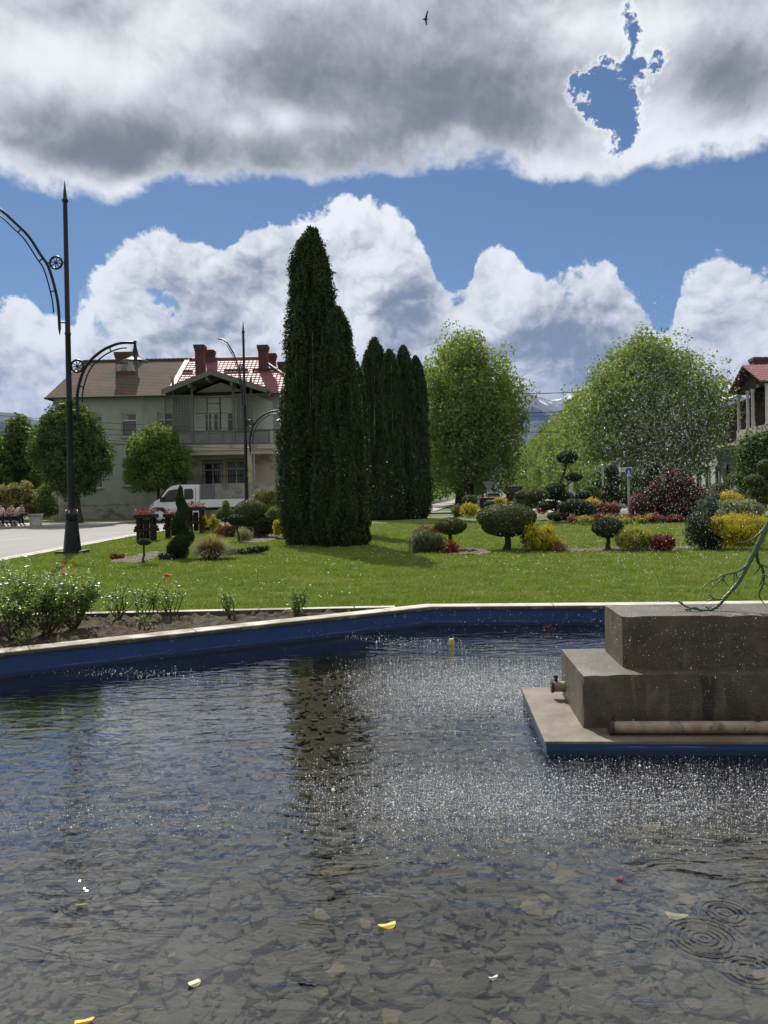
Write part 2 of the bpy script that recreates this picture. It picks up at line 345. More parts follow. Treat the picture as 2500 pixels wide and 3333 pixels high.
def strf(t, v, c): return mixc(t, (sep(v)[2] * 45.0).sin().ss(-.1, .1), c, (.55, .55, .55))
M['striped'] = stone('striped_cloth', (.02, .022, .03), (.03, .03, .04), 5, .9, 0, f=strf)
M['signblue'] = stone('blue_sign_face', (.012, .07, .35), (.016, .08, .38), 2, .4, 0)
M['signwhite'] = stone('white_sign_face', (.62, .62, .6), (.68, .68, .66), 2, .4, 0)
M['lampglass'] = None
m, t, out = newmat('clear_lamp_glass'); g1 = t.nodes.new('ShaderNodeBsdfTransparent'); g1.inputs[0].default_value = (.75, .78, .78, 1)
g2 = t.nodes.new('ShaderNodeBsdfGlossy'); g2.inputs['Roughness'].default_value = .05; mx = t.nodes.new('ShaderNodeMixShader')
lw = t.nodes.new('ShaderNodeLayerWeight'); lw.inputs[0].default_value = .5; t.links.new(lw.outputs[1], mx.inputs[0])
t.links.new(g1.outputs[0], mx.inputs[1]); t.links.new(g2.outputs[0], mx.inputs[2]); t.links.new(mx.outputs[0], out.inputs[0]); M['lampglass'] = m
m, t, out = newmat('water_drop'); p = t.nodes.new('ShaderNodeBsdfPrincipled'); p.inputs['Base Color'].default_value = (.92, .94, .96, 1); p.inputs['Roughness'].default_value = .15
tl = t.nodes.new('ShaderNodeBsdfTranslucent'); tl.inputs[0].default_value = (.95, .97, 1, 1); mx = t.nodes.new('ShaderNodeMixShader'); mx.inputs[0].default_value = .5
t.links.new(p.outputs[0], mx.inputs[1]); t.links.new(tl.outputs[0], mx.inputs[2]); t.links.new(mx.outputs[0], out.inputs[0]); M['drop'] = m

# ------------------------------------------------------------ mesh helpers
def tag(o, label=None, cat=None, group=None, kind=None):
    if label: o['label'] = label
    if cat: o['category'] = cat
    if group: o['group'] = group
    if kind: o['kind'] = kind
    return o
ORG = {}
def empty(name, loc, label=None, cat=None, group=None):
    o = bpy.data.objects.new(name, None); o.empty_display_size = .2; col.objects.link(o); o.location = loc
    ORG[o.name] = Vector(loc); tag(o, label, cat, group); return o
def worg(o):
    return ORG.get(o.name, Vector((0, 0, 0))) if o else Vector((0, 0, 0))
def mesh_np(name, V, F, mat, parent=None, smooth=False, midx=None, loc=None):
    V = np.asarray(V, np.float32); 
    if parent is not None: base = worg(parent)
    elif loc is not None: base = Vector(loc)
    else: base = Vector((0, 0, 0))
    V = V - np.array(base, np.float32)
    F = np.asarray(F, np.int32); n, k = F.shape
    me = bpy.data.meshes.new(name); me.vertices.add(len(V)); me.vertices.foreach_set('co', V.ravel())
    me.loops.add(n * k); me.loops.foreach_set('vertex_index', F.ravel())
    me.polygons.add(n); me.polygons.foreach_set('loop_start', np.arange(0, n * k, k, dtype=np.int32))
    try: me.polygons.foreach_set('loop_total', np.full(n, k, np.int32))
    except Exception: pass
    for mm in (mat if isinstance(mat, (list, tuple)) else [mat]): me.materials.append(mm)
    if midx is not None: me.polygons.foreach_set('material_index', np.asarray(midx, np.int32))
    me.polygons.foreach_set('use_smooth', np.full(n, smooth))
    me.update(calc_edges=True)
    o = bpy.data.objects.new(name, me); col.objects.link(o)
    if parent is not None: o.parent = parent; ORG[o.name] = base
    elif loc is not None: o.location = base; ORG[o.name] = base
    return o
class MB:
    def __init__(s): s.v = []; s.f = []; s.m = []
    def add(s, vs, fs, mi=0):
        b = len(s.v); s.v += [tuple(x) for x in vs]; s.f += [tuple(i + b for i in f) for f in fs]; s.m += [mi] * len(fs); return s
    def box(s, x0, x1, y0, y1, z0, z1, mi=0):
        vs = [(x, y, z) for z in (z0, z1) for y in (y0, y1) for x in (x0, x1)]
        return s.add(vs, [(0, 2, 3, 1), (4, 5, 7, 6), (0, 1, 5, 4), (2, 6, 7, 3), (0, 4, 6, 2), (1, 3, 7, 5)], mi)
    def obox(s, c, ax, ay, az, mi=0):
        c, ax, ay, az = map(Vector, (c, ax, ay, az))
        vs = [c + i * ax + j * ay + k * az for k in (-1, 1) for j in (-1, 1) for i in (-1, 1)]
        return s.add(vs, [(0, 2, 3, 1), (4, 5, 7, 6), (0, 1, 5, 4), (2, 6, 7, 3), (0, 4, 6, 2), (1, 3, 7, 5)], mi)
    def prism(s, poly, off, mi=0):
        poly = [Vector(p) for p in poly]; off = Vector(off); n = len(poly)
        vs = poly + [p + off for p in poly]
        fs = [tuple(range(n))[::-1], tuple(range(n, 2 * n))] + [(i, (i + 1) % n, n + (i + 1) % n, n + i) for i in range(n)]
        return s.add(vs, fs, mi)
    def tube(s, pts, r, n=8, mi=0, cap=True):
        pts = [Vector(p) for p in pts]; rr = r if isinstance(r, (list, tuple)) else [r] * len(pts)
        vs = []; prev = None
        for i, p in enumerate(pts):
            d = (pts[min(i + 1, len(pts) - 1)] - pts[max(i - 1, 0)]).normalized()
            if prev is None:
                a = d.cross(Vector((0, 0, 1)) if abs(d.z) < .95 else Vector((1, 0, 0))).normalized()
            else:
                a = (prev - d * prev.dot(d)).normalized()
            prev = a; b = d.cross(a)
            for k in range(n):
                t_ = 2 * math.pi * k / n; vs.append(p + (a * math.cos(t_) + b * math.sin(t_)) * rr[i])
        fs = [(i * n + k, i * n + (k + 1) % n, (i + 1) * n + (k + 1) % n, (i + 1) * n + k) for i in range(len(pts) - 1) for k in range(n)]
        if cap: fs += [tuple(range(n))[::-1], tuple(range((len(pts) - 1) * n, len(pts) * n))]
        return s.add(vs, fs, mi)
    def lathe(s, prof, c=(0, 0, 0), n=24, mi=0, sx=1, sy=1):
        vs = [(c[0] + r * sx * math.cos(2 * math.pi * k / n), c[1] + r * sy * math.sin(2 * math.pi * k / n), c[2] + z) for r, z in prof for k in range(n)]
        fs = [(i * n + k, i * n + (k + 1) % n, (i + 1) * n + (k + 1) % n, (i + 1) * n + k) for i in range(len(prof) - 1) for k in range(n)]
        fs += [tuple(range(n))[::-1], tuple(range((len(prof) - 1) * n, len(prof) * n))]
        return s.add(vs, fs, mi)
    def build(s, name, mat, parent=None, smooth=False, loc=None, bevel=0):
        base = worg(parent) if parent is not None else (Vector(loc) if loc is not None else Vector((0, 0, 0)))
        me = bpy.data.meshes.new(name); me.from_pydata([Vector(v) - base for v in s.v], [], s.f)
        for mm in (mat if isinstance(mat, (list, tuple)) else [mat]): me.materials.append(mm)
        me.polygons.foreach_set('material_index', s.m)
        me.polygons.foreach_set('use_smooth', [smooth] * len(s.f)); me.update()
        o = bpy.data.objects.new(name, me); col.objects.link(o)
        if parent is not None: o.parent = parent; ORG[o.name] = base
        elif loc is not None: o.location = base; ORG[o.name] = base
        if smooth:
            try: me.set_sharp_from_angle(angle=R(40))
            except Exception: pass
        if bevel:
            b = o.modifiers.new('bevel', 'BEVEL'); b.width = bevel; b.segments = 2; b.limit_method = 'ANGLE'
        return o
def copytree(o, parent=None):
    c = o.copy(); col.objects.link(c)
    if parent is not None: c.parent = parent
    for ch in list(o.children): copytree(ch, c)
    return c
def vnoise(P, seed=0):
    P = np.asarray(P, float); i = np.floor(P).astype(np.int64); f = P - i; f = f * f * (3 - 2 * f); r = 0
    for a in (0, 1):
        for b in (0, 1):
            for c in (0, 1):
                h = (i[:, 0] + a) * 73856093 ^ (i[:, 1] + b) * 19349663 ^ (i[:, 2] + c) * 83492791 ^ (seed * 2654435761)
                h = (h ^ (h >> 13)) * 1274126177 & 0x7fffffff; h = ((h ^ (h >> 16)) % 100003) / 100003.0
                r = r + h * (f[:, 0] if a else 1 - f[:, 0]) * (f[:, 1] if b else 1 - f[:, 1]) * (f[:, 2] if c else 1 - f[:, 2])
    return r
def fbm(P, seed=0, o=4):
    r = 0; a = 1; t_ = 0; P = np.asarray(P, float)
    for k in range(o): r = r + a * vnoise(P * 2 ** k + 17.3 * k, seed + k); t_ += a; a *= .5
    return r / t_
def unit(n):
    v = rng.normal(size=(n, 3)); return v / np.linalg.norm(v, axis=1)[:, None]
def leaves(P, N, size, aspect=.6, jit=.6, up=0.0, szj=.35):
    """one diamond leaf per point; N roughly outward"""
    n = len(P); nn = N + rng.normal(size=(n, 3)) * jit; nn /= np.linalg.norm(nn, axis=1)[:, None] + 1e-9
    d = rng.normal(size=(n, 3)); d[:, 2] += up * 3; d -= nn * (d * nn).sum(1)[:, None]; d /= np.linalg.norm(d, axis=1)[:, None] + 1e-9
    s = np.cross(nn, d); L = (size * (1 + szj * rng.normal(size=n)).clip(.4, 2))[:, None]
    V = np.stack([P - d * L * .5, P + s * L * aspect * .5 - d * L * .05 + nn * L * .08, P + d * L * .5, P - s * L * aspect * .5 - d * L * .05 + nn * L * .08], 1).reshape(-1, 3)
    F = np.arange(n * 4).reshape(n, 4); return V, F
def icos(sub=2):
    import bmesh
    bm = bmesh.new(); bmesh.ops.create_icosphere(bm, subdivisions=sub, radius=1); v = np.array([x.co[:] for x in bm.verts]); f = np.array([[a.index for a in q.verts] for q in bm.faces]); bm.free(); return v, f
ICO2 = icos(2); ICO3 = icos(3); ICO1 = icos(1)
def foliage(name, ells, n, leaf, mat, parent=None, loc=None, core=.86, jit=.6, up=0.0, rough=.06, aspect=.6, clumps=0, cr_=.25, fr=2.0, bottom=None, fill=.15, extra=None):
    """ells: (cx,cy,cz,rx,ry,rz). Leaves on noisy ellipsoid shells (+clumps), dark core meshes inside."""
    ells = [tuple(e) for e in ells]
    area = np.array([(e[3] * e[4] + e[3] * e[5] + e[4] * e[5]) for e in ells]); cnt = (n * area / area.sum()).astype(int) + 1
    Ps, Ns, Vc, Fc = [], [], [], []; off = 0; sd_ = int(rng.integers(1e6))
    for e, c in zip(ells, cnt):
        ce = np.array(e[:3]); ra = np.array(e[3:6])
        if clumps:
            k = max(3, int(clumps * c / n)); u = unit(k); 
            cc = ce + u * ra * (rng.uniform(.78, 1.02, k)[:, None]) * (1 + rough * 2 * (fbm(u * fr + ce, sd_) - .5))[:, None]
            ix = rng.integers(0, k, c); q = unit(c); rad = rng.uniform(.3, 1, c) ** .5
            crr = cr_ * rng.uniform(.6, 1.4, k)[ix]
            P = cc[ix] + q * (rad * crr)[:, None]; N = q * .7 + u[ix] * .6
            m_ = rng.random(c) < fill; P[m_] = (ce + unit(c) * ra * rng.uniform(.5, .9, c)[:, None])[m_]
        else:
            u = unit(c); rr = 1 + rough * 2 * (fbm(u * fr * ra.mean() * 3 + ce * 3, sd_) - .5) - np.abs(rng.normal(size=c)) * rough * .6
            P = ce + u * ra * rr[:, None]; N = u / ra; N /= np.linalg.norm(N, axis=1)[:, None]
        Ps.append(P); Ns.append(N)
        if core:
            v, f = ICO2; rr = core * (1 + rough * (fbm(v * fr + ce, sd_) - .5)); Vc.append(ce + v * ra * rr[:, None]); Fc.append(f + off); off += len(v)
    P = np.concatenate(Ps); N = np.concatenate(Ns)
    keep = np.ones(len(P), bool)
    if len(ells) > 1 and not clumps:
        for e in ells:
            q = ((P - np.array(e[:3])) / np.array(e[3:6])); keep &= (q ** 2).sum(1) > .8
    if bottom is not None: keep &= P[:, 2] > bottom
    P, N = P[keep], N[keep]
    V, F = leaves(P, N, leaf, aspect, jit, up)
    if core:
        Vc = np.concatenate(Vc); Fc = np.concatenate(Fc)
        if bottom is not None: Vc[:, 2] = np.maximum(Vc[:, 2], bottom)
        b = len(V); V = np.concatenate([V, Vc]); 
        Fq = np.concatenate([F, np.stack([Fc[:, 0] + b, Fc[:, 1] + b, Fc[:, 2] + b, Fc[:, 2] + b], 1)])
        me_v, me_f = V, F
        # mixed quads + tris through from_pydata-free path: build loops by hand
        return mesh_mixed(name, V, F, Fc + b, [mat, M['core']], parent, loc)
    return mesh_np(name, V, F, mat, parent, loc=loc)
def mesh_mixed(name, V, Q, T3, mats, parent=None, loc=None):
    base = worg(parent) if parent is not None else (Vector(loc) if loc is not None else Vector((0, 0, 0)))
    V = np.asarray(V, np.float32) - np.array(base, np.float32)
    nq, n3 = len(Q), len(T3)
    me = bpy.data.meshes.new(name); me.vertices.add(len(V)); me.vertices.foreach_set('co', V.ravel())
    li = np.concatenate([np.asarray(Q).ravel(), np.asarray(T3).ravel()]).astype(np.int32)
    me.loops.add(len(li)); me.loops.foreach_set('vertex_index', li); me.polygons.add(nq + n3)
    st = np.concatenate([np.arange(nq) * 4, nq * 4 + np.arange(n3) * 3]).astype(np.int32); me.polygons.foreach_set('loop_start', st)
    for mm in mats: me.materials.append(mm)
    me.polygons.foreach_set('material_index', np.concatenate([np.zeros(nq), np.ones(n3)]).astype(np.int32))
    me.polygons.foreach_set('use_smooth', np.concatenate([np.zeros(nq), np.ones(n3)]).astype(bool))
    me.update(calc_edges=True); o = bpy.data.objects.new(name, me); col.objects.link(o)
    if parent is not None: o.parent = parent; ORG[o.name] = base
    elif loc is not None: o.location = base; ORG[o.name] = base
    return o
def sheet(name, outer, holes, z, mat):
    loops = [[Vector((x, y, 0)) for x, y in outer]] + [[Vector((x, y, 0)) for x, y in h] for h in holes]
    tris = tessellate_polygon(loops); vs = [p for l in loops for p in l]
    F = []
    for a, b, c in tris:
        n = (vs[b] - vs[a]).cross(vs[c] - vs[a]).z; F.append((a, b, c) if n > 0 else (a, c, b))
    return tag(mesh_np(name, [(p.x, p.y, z) for p in vs], F, mat), kind='structure')
def inpoly(X, Y, poly):
    r = np.zeros(len(X), bool); n = len(poly)
    for i in range(n):
        x1, y1 = poly[i]; x2, y2 = poly[(i + 1) % n]
        c = ((y1 > Y) != (y2 > Y)) & (X < (x2 - x1) * (Y - y1) / (y2 - y1 + 1e-12) + x1); r ^= c
    return r
def poly_off(poly, d):
    n = len(poly); o = []
    for i in range(n):
        p0, p1, p2 = Vector(poly[i - 1]), Vector(poly[i]), Vector(poly[(i + 1) % n])
        a = (p1 - p0).normalized(); b = (p2 - p1).normalized(); na = Vector((a.y, -a.x)); nb = Vector((b.y, -b.x))
        m_ = (na + nb).normalized(); k = d / max(.3, m_.dot(na)); o.append(tuple(p1 + m_ * k))
    return o

# ============================================================ SETTING
# pool outline (counter-clockwise seen from above), inner face of the blue wall
POOL = [(-7.4, 1.3), (11, 1.3), (11.6, 7.2), (8.2, 9.0), (4.7, 9.24), (2.65, 9.38), (.55, 9.57), (-1.5, 8.42), (-3.6, 7.22), (-5.5, 6.02), (-7.0, 4.8)]
WATER_Z, FLOOR_Z = -.145, -.43
RIM_OUT = poly_off(POOL, .20)
LAWN = [(-9.6, 9.75), (-9.6, 14), (-9.75, 20), (-10.0, 26), (-10.3, 32), (-10.3, 39), (-9.6, 44), (-7.6, 48.5), (-3, 51.5), (6, 53), (20, 54), (30, 53), (38, 46), (42, 30), (42, -14), (-9.6, -14)]
far = 15000
sheet('ground', [(-far, -far), (far, -far), (far, far), (-far, far)], [LAWN[::-1]], -.03, M['farland'])
lawn = sheet('lawn', LAWN, [POOL[::-1]], 0.0, M['turf'])
sheet('pool_floor', poly_off(POOL, .05), [], FLOOR_Z, M['poolfloor'])
# pool wall + coping
b = MB(); n = len(POOL)
for i in range(n):
    p, q = POOL[i], POOL[(i + 1) % n]
    b.add([(p[0], p[1], FLOOR_Z - .05), (q[0], q[1], FLOOR_Z - .05), (q[0], q[1], .06), (p[0], p[1], .06)], [(0, 1, 2, 3)])
pool = empty('pool_basin', (0, 9.0, 0), 'low concrete fountain basin with blue painted wall and pale rim', 'fountain basin')
b.build('basin_wall', M['bluewall'], pool)
def coping(inner, outer, z0, z1, parent, mat, name='coping', lip=.03, jo=1.5):
    b = MB(); n = len(inner)
    inn = poly_off(inner, -lip) if lip else inner
    V = []
    for i in range(n):
        (ax, ay), (bx, by) = inn[i], outer[i]
        V += [(ax, ay, z0), (ax, ay, z1), (bx, by, z1), (bx, by, z0)]
    F = []
    for i in range(n):
        j = (i + 1) % n
        for k in range(4): F.append((i * 4 + k, i * 4 + (k + 1) % 4, j * 4 + (k + 1) % 4, j * 4 + k))
    b.add(V, F); return b.build(name, mat, parent, bevel=.008)
coping(POOL, RIM_OUT, .055, .10, pool, M['rim'], 'rim')
# joints of the rim slabs: thin grooves
b = MB()
for i in range(2, n):
    p, q = Vector(POOL[i]), Vector(POOL[(i + 1) % n]); L = (q - p).length; d = (q - p) / L; nn = Vector((d.y, -d.x)); k = .6
    while k < L - .2:
        c = p + d * k + nn * .085; b = MB(); b.obox((c.x, c.y, .0985), (d.x * .004, d.y * .004, 0), (nn.x * .117, nn.y * .117, 0), (0, 0, .003)); b.build('slab_joint', M['soil'], pool); k += 1.6
# outer straight kerb behind the rose bed
ok = empty('garden_kerb', (-3, 9.5, 0), 'straight pale concrete kerb between the rose bed and the lawn', 'kerb')
b = MB(); x = -8.8
while x < .1:
    x1 = min(x + 1.2, .12); b.box(x, x1 - .008, 9.60, 9.73, -.05, .094); x += 1.2
b.build('kerb_stones', M['rim'], ok, bevel=.008)
# rose-bed soil
xs = np.arange(-9.5, .9, .035); ys = np.arange(4.6, 9.66, .035); X, Y = np.meshgrid(xs, ys, indexing='ij')
Pg = np.stack([X.ravel() * 6, Y.ravel() * 6, np.zeros(X.size)], 1); Z = (.002 + .075 * fbm(Pg, 3, 5) ** 1.3 + .16 * np.maximum(0, vnoise(Pg * 2.1, 9) - .62) + .05 * np.maximum(0, vnoise(Pg * 4.2, 19) - .5)).reshape(X.shape)
idx = np.arange(X.size).reshape(X.shape); Fq = np.stack([idx[:-1, :-1], idx[1:, :-1], idx[1:, 1:], idx[:-1, 1:]], -1).reshape(-1, 4)
bedpoly = [(-9.5, 9.64), (-9.5, 3.5), (-7.05, 4.9), (-5.56, 6.12), (-3.66, 7.32), (-1.56, 8.52), (.35, 9.62), (.3, 9.64)]
cx = X.ravel()[Fq].mean(1); cy = Y.ravel()[Fq].mean(1); Fq = Fq[inpoly(cx, cy, bedpoly)]
tag(mesh_np('rose_bed_soil', np.stack([X.ravel(), Y.ravel(), Z.ravel()], 1), Fq, M['soil'], smooth=True), kind='structure')

# asphalt, pavements
ROAD = [(-21.0, -60), (-10.0, -60), (-10.0, 20), (-10.3, 26), (-10.6, 32), (-10.6, 39), (-9.9, 44.3), (-7.9, 48.8), (-3.2, 51.8), (6, 53.3), (20, 54.3), (30.2, 53.4), (38.3, 46.2), (42.3, 30), (42.3, -60), (54, -60), (54, 62), (26.5, 70), (98, 650), (80, 650), (13.5, 69), (8.5, 65.5), (-60, 53.6), (-60, 47), (-21.5, 47)]
sheet('road', ROAD, [], -.026, M['asphalt'])
b = MB(); Lk = LAWN
for i in range(0, 13):
    p, q = Vector(Lk[i]), Vector(Lk[i + 1]); d = (q - p).normalized(); nn = Vector((-d.y, d.x))
    vs = [(p.x, p.y, -.08), (q.x, q.y, -.08), (q.x + nn.x * .22, q.y + nn.y * .22, -.08), (p.x + nn.x * .22, p.y + nn.y * .22, -.08)]
    b.add(vs + [(a, b_, .035) for a, b_, c in vs], [(4, 5, 6, 7)] + [(k, (k + 1) % 4, 4 + (k + 1) % 4, 4 + k) for k in range(4)])
tag(b.build('road_kerb', M['kerbst'], loc=(0, 0, 0)), kind='structure')
# white edge line + centre marks
def strip(pts, wd, z, mat, name):
    b = MB()
    for i in range(len(pts) - 1):
        p, q = Vector(pts[i]), Vector(pts[i + 1]); d = (q - p).normalized(); nn = Vector((-d.y, d.x)) * wd / 2
        b.add([(p.x - nn.x, p.y - nn.y, z), (q.x - nn.x, q.y - nn.y, z), (q.x + nn.x, q.y + nn.y, z), (p.x + nn.x, p.y + nn.y, z)], [(0, 1, 2, 3)])
    return tag(b.build(name, mat), kind='structure')
strip([(-10.45, 8), (-10.45, 20), (-10.75, 26), (-11.05, 32), (-11.05, 39)], .14, -.022, M['marking'], 'edge_line')
g1, g2 = G(-40, 1760), G(95, 1749); strip([g1[:2], g2[:2]], .14, -.0215, M['marking'], 'centre_line')
g1, g2 = G(275, 1740), G(430, 1729); strip([g1[:2], g2[:2]], .14, -.0215, M['marking'], 'centre_line')
# far pavement on the left with kerb and the verge before the house
vy = 47.0
b = MB(); b.box(-60, -16.3, 49.3, 53.0, -.1, .09)
tag(b.build('pavement', M['sidewalk']), kind='structure')
b = MB(); b.box(-60, -13.0, 53.0, 63.0, -.1, .13); b.box(-13.0, 8.0, 56.0, 58.0, -.1, .10)
tag(b.build('verge', M['turf']), kind='structure')
# avenue footpath between left tree row and hedges
def AV(c, Y): return (.131 * Y + c, Y)
b = MB()
a0, a1, a2, a3 = AV(-7.2, 66), AV(-4.2, 66), AV(-4.2, 420), AV(-7.2, 420)
b.add([(p[0], p[1], z) for z in (-.06, .03) for p in (a0, a1, a2, a3)], [(4, 5, 6, 7), (0, 1, 5, 4)])
tag(b.build('footpath', M['sidewalk']), kind='structure')

# ------------------------------------------------------------ grass
def scatter(npts, xr, yr, w_fn):
    X = rng.uniform(*xr, npts); Y = rng.uniform(yr[0], yr[1], npts)
    k = rng.random(npts) < w_fn(X, Y); return X[k], Y[k]
LAWN_IN = poly_off(LAWN, -.02)
def grass_blades():
    n = 600000; u = rng.random(n); Y = 9.35 * (40.0 / 9.35) ** u
    X = Y * rng.uniform(-.60, .56, n)
    k = inpoly(X, Y, LAWN_IN); X, Y = X[k], Y[k]
    bed = ((X < .3) & (Y < 9.74)) | inpoly(X, Y, RIM_OUT); X, Y = X[~bed], Y[~bed]
    for (x0, x1, y0, y1) in BEDS:
        q = bedm(X, Y, (x0, x1, y0, y1), .92); k = ~q | (rng.random(len(X)) < .16); X, Y = X[k], Y[k]
    n = len(X); Pn = np.stack([X * 3.5, Y * 3.5, np.zeros(n)], 1); h = (.006 + .065 * fbm(Pn, 5, 4) ** 1.3) * rng.uniform(.5, 1.6, n) * (1 + .25 * (Y > 14))
    th = rng.uniform(0, 2 * math.pi, n); wd = rng.uniform(.004, .008, n) * (Y / 10) ** .75
    lean = rng.normal(size=(n, 2)) * .55 * h[:, None]
    V = np.zeros((n, 3, 3)); V[:, 0] = np.stack([X - np.cos(th) * wd, Y - np.sin(th) * wd, np.zeros(n)], 1); V[:, 1] = np.stack([X + np.cos(th) * wd, Y + np.sin(th) * wd, np.zeros(n)], 1)
    V[:, 2] = np.stack([X + lean[:, 0], Y + lean[:, 1], h], 1)
    tag(mesh_np('grass', V.reshape(-1, 3), np.arange(n * 3).reshape(n, 3), M['grass']), 'short bright green mown grass covering the park lawn', 'grass', kind='stuff')
BEDS = []
def bedm(X, Y, q, lim):
    x0, x1, y0, y1 = q; e = ((X - (x0 + x1) / 2) / ((x1 - x0) / 2)) ** 4 + ((Y - (y0 + y1) / 2) / ((y1 - y0) / 2)) ** 2
    return e + .9 * (vnoise(np.stack([X * 2.2, Y * 2.2, 0 * X], 1), 4) - .5) < lim
def bed(pxs, z=.012):
    """soil strip given as photo ground points"""
    pts = [G(x, y) for x, y in pxs]; xs = [p.x for p in pts]; ys = [p.y for p in pts]
    x0, x1, y0, y1 = min(xs), max(xs), min(ys), max(ys); y0 -= .25; y1 += .3; x0 -= .2; x1 += .2; BEDS.append((x0, x1, y0, y1))
    b = MB(); nx = max(6, int((x1 - x0) / .07)); ny = max(4, int((y1 - y0) / .07)); vs = []
    for i in range(nx + 1):
        for j in range(ny + 1):
            e = min(i, nx - i, j, ny - j); r_ = random.uniform(.3, 1)
            vs.append((x0 + (x1 - x0) * i / nx, y0 + (y1 - y0) * j / ny, -.01 if e == 0 else .008 + .05 * r_ ** 2))
    fs = [(i * (ny + 1) + j, (i + 1) * (ny + 1) + j, (i + 1) * (ny + 1) + j + 1, i * (ny + 1) + j + 1) for i in range(nx) for j in range(ny)]
    fs = [f for f in fs if bedm(np.array([sum(vs[i][0] for i in f) / 4]), np.array([sum(vs[i][1] for i in f) / 4]), (x0, x1, y0, y1), 1.0)[0]]
    b.add(vs, fs); tag(b.build('flower_bed_soil', M['mulch'], smooth=True), kind='structure')
bed([(365, 1832), (565, 1800)]); bed([(770, 1768), (930, 1742)]); bed([(1480, 1808), (1560, 1790)]); bed([(1700, 1800), (2330, 1782)]); bed([(1775, 1700), (2260, 1668)])
grass_blades()
# daisies
n = 1500; Y = 9.8 * (30 / 9.8) ** rng.random(n); X = Y * rng.uniform(-.5, .5, n)
dens = fbm(np.stack([X * .35, Y * .35, 0 * X], 1), 21, 3) + .10 * ((X < 1.5) & (Y > 11)); k = (dens > .5) & inpoly(X, Y, LAWN_IN) & ~((X < .4) & (Y < 9.8)) & ~inpoly(X, Y, RIM_OUT); X, Y = X[k], Y[k]; n = len(X)
Pd = np.stack([X, Y, rng.uniform(.035, .06, n)], 1); Nn = np.tile([0, -.5, 1.], (n, 1)); V, F = leaves(Pd, Nn, .021, .95, .35)
V2, F2 = leaves(Pd, Nn, .021, .95, .35); V = np.concatenate([V, V2]); F = np.concatenate([F, F2 + len(F) * 4])
tag(mesh_np('daisies', V, F, M['daisy']), 'tiny white daisies scattered through the lawn', 'daisies', kind='stuff')

# ------------------------------------------------------------ water
m, t, out = newmat('rippled_water')
v = gpos(t); x, y, z = sep(v)
v2 = comb(t, x, y * 1.0, 0.0)
n1 = noise(comb(t, x * .55, y * 1.35, 0.0), 5.5, 2.5, .45, 1.0)      # long swell
n2 = noise(comb(t, x * .6, y * 1.25, 2.0), 16.0, 2.5, .5, .8)
n3 = noise(comb(t, x, y, 5.0), 75.0, 2, .5)
n4 = noise(comb(t, x, y, 8.0), 170.0, 1, .5)
busy = (y.ss(3.05, 3.75)) * (y.ss(8.6, 6.8) * .55 + .45)
patch = noise(comb(t, x, y * 1.3, 3.0), .9, 2, .5).ss(.35, .6)
rightb = x.ss(-.9, .6)
splash = (y.ss(3.3, 3.9) * y.ss(5.4, 4.6) * rightb).max(y.ss(5.6, 6.2) * y.ss(8.0, 7.2) * x.ss(-.8, .0))
calm = (x.ss(.1, -.5) * y.ss(2.7, 3.1)).max(y.ss(3.5, 2.9) * .8)
h = n1 * (.0085 + busy * .0035) * (1.0 - calm * .62) + n2 * (.0012 + busy * .0034 * (patch * .8 + .2)) * (1.0 - calm * .70) + n3 * (busy * .00030 * (patch * .7 + .3) + .00002) * (1.0 - calm * .9) + splash * n4 * .0006 + splash * n3 * .0008
for (qx, qy, ra, am) in ((2360, 2970, .10, .0007), (2290, 3055, .14, .0008), (1880, 2995, .09, .0004), (2080, 3040, .08, .0003), (2440, 3160, .12, .0005), (270, 2880, .08, .0005)):
    c = G(qx, qy, WATER_Z); ddx = x - c.x; ddy = y - c.y; r_ = (ddx * ddx + ddy * ddy).pow(.5)
    h = h + (r_ * 260.0).sin() * (((r_ - ra * .55) / (ra * .42)).pow(2.0) * -1.0).exp() * am
bp = t.nodes.new('ShaderNodeBump'); bp.inputs['Strength'].default_value = 1.0; bp.inputs['Distance'].default_value = 1.75; t.links.new(h.s, bp.inputs['Height'])
gm = t.nodes.new('ShaderNodeNewGeometry'); dt = t.nodes.new('ShaderNodeVectorMath'); dt.operation = 'DOT_PRODUCT'; t.links.new(gm.outputs['Incoming'], dt.inputs[0]); t.links.new(bp.outputs[0], dt.inputs[1])
fre = (1.0 - E(t, dt.outputs['Value']).abs().min(1.0)).pow(2.7) * .93 + .05
gl = t.nodes.new('ShaderNodeBsdfGlossy'); gl.inputs['Roughness'].default_value = .03; t.links.new(bp.outputs[0], gl.inputs['Normal'])
tr = t.nodes.new('ShaderNodeBsdfTransparent'); tr.inputs[0].default_value = (.59, .58, .53, 1)
mx = t.nodes.new('ShaderNodeMixShader'); t.links.new(fre.s, mx.inputs[0]); t.links.new(tr.outputs[0], mx.inputs[1]); t.links.new(gl.outputs[0], mx.inputs[2]); t.links.new(mx.outputs[0], out.inputs[0])
M['water'] = m
sheet('pool_water', poly_off(POOL, .01), [], WATER_Z, m)

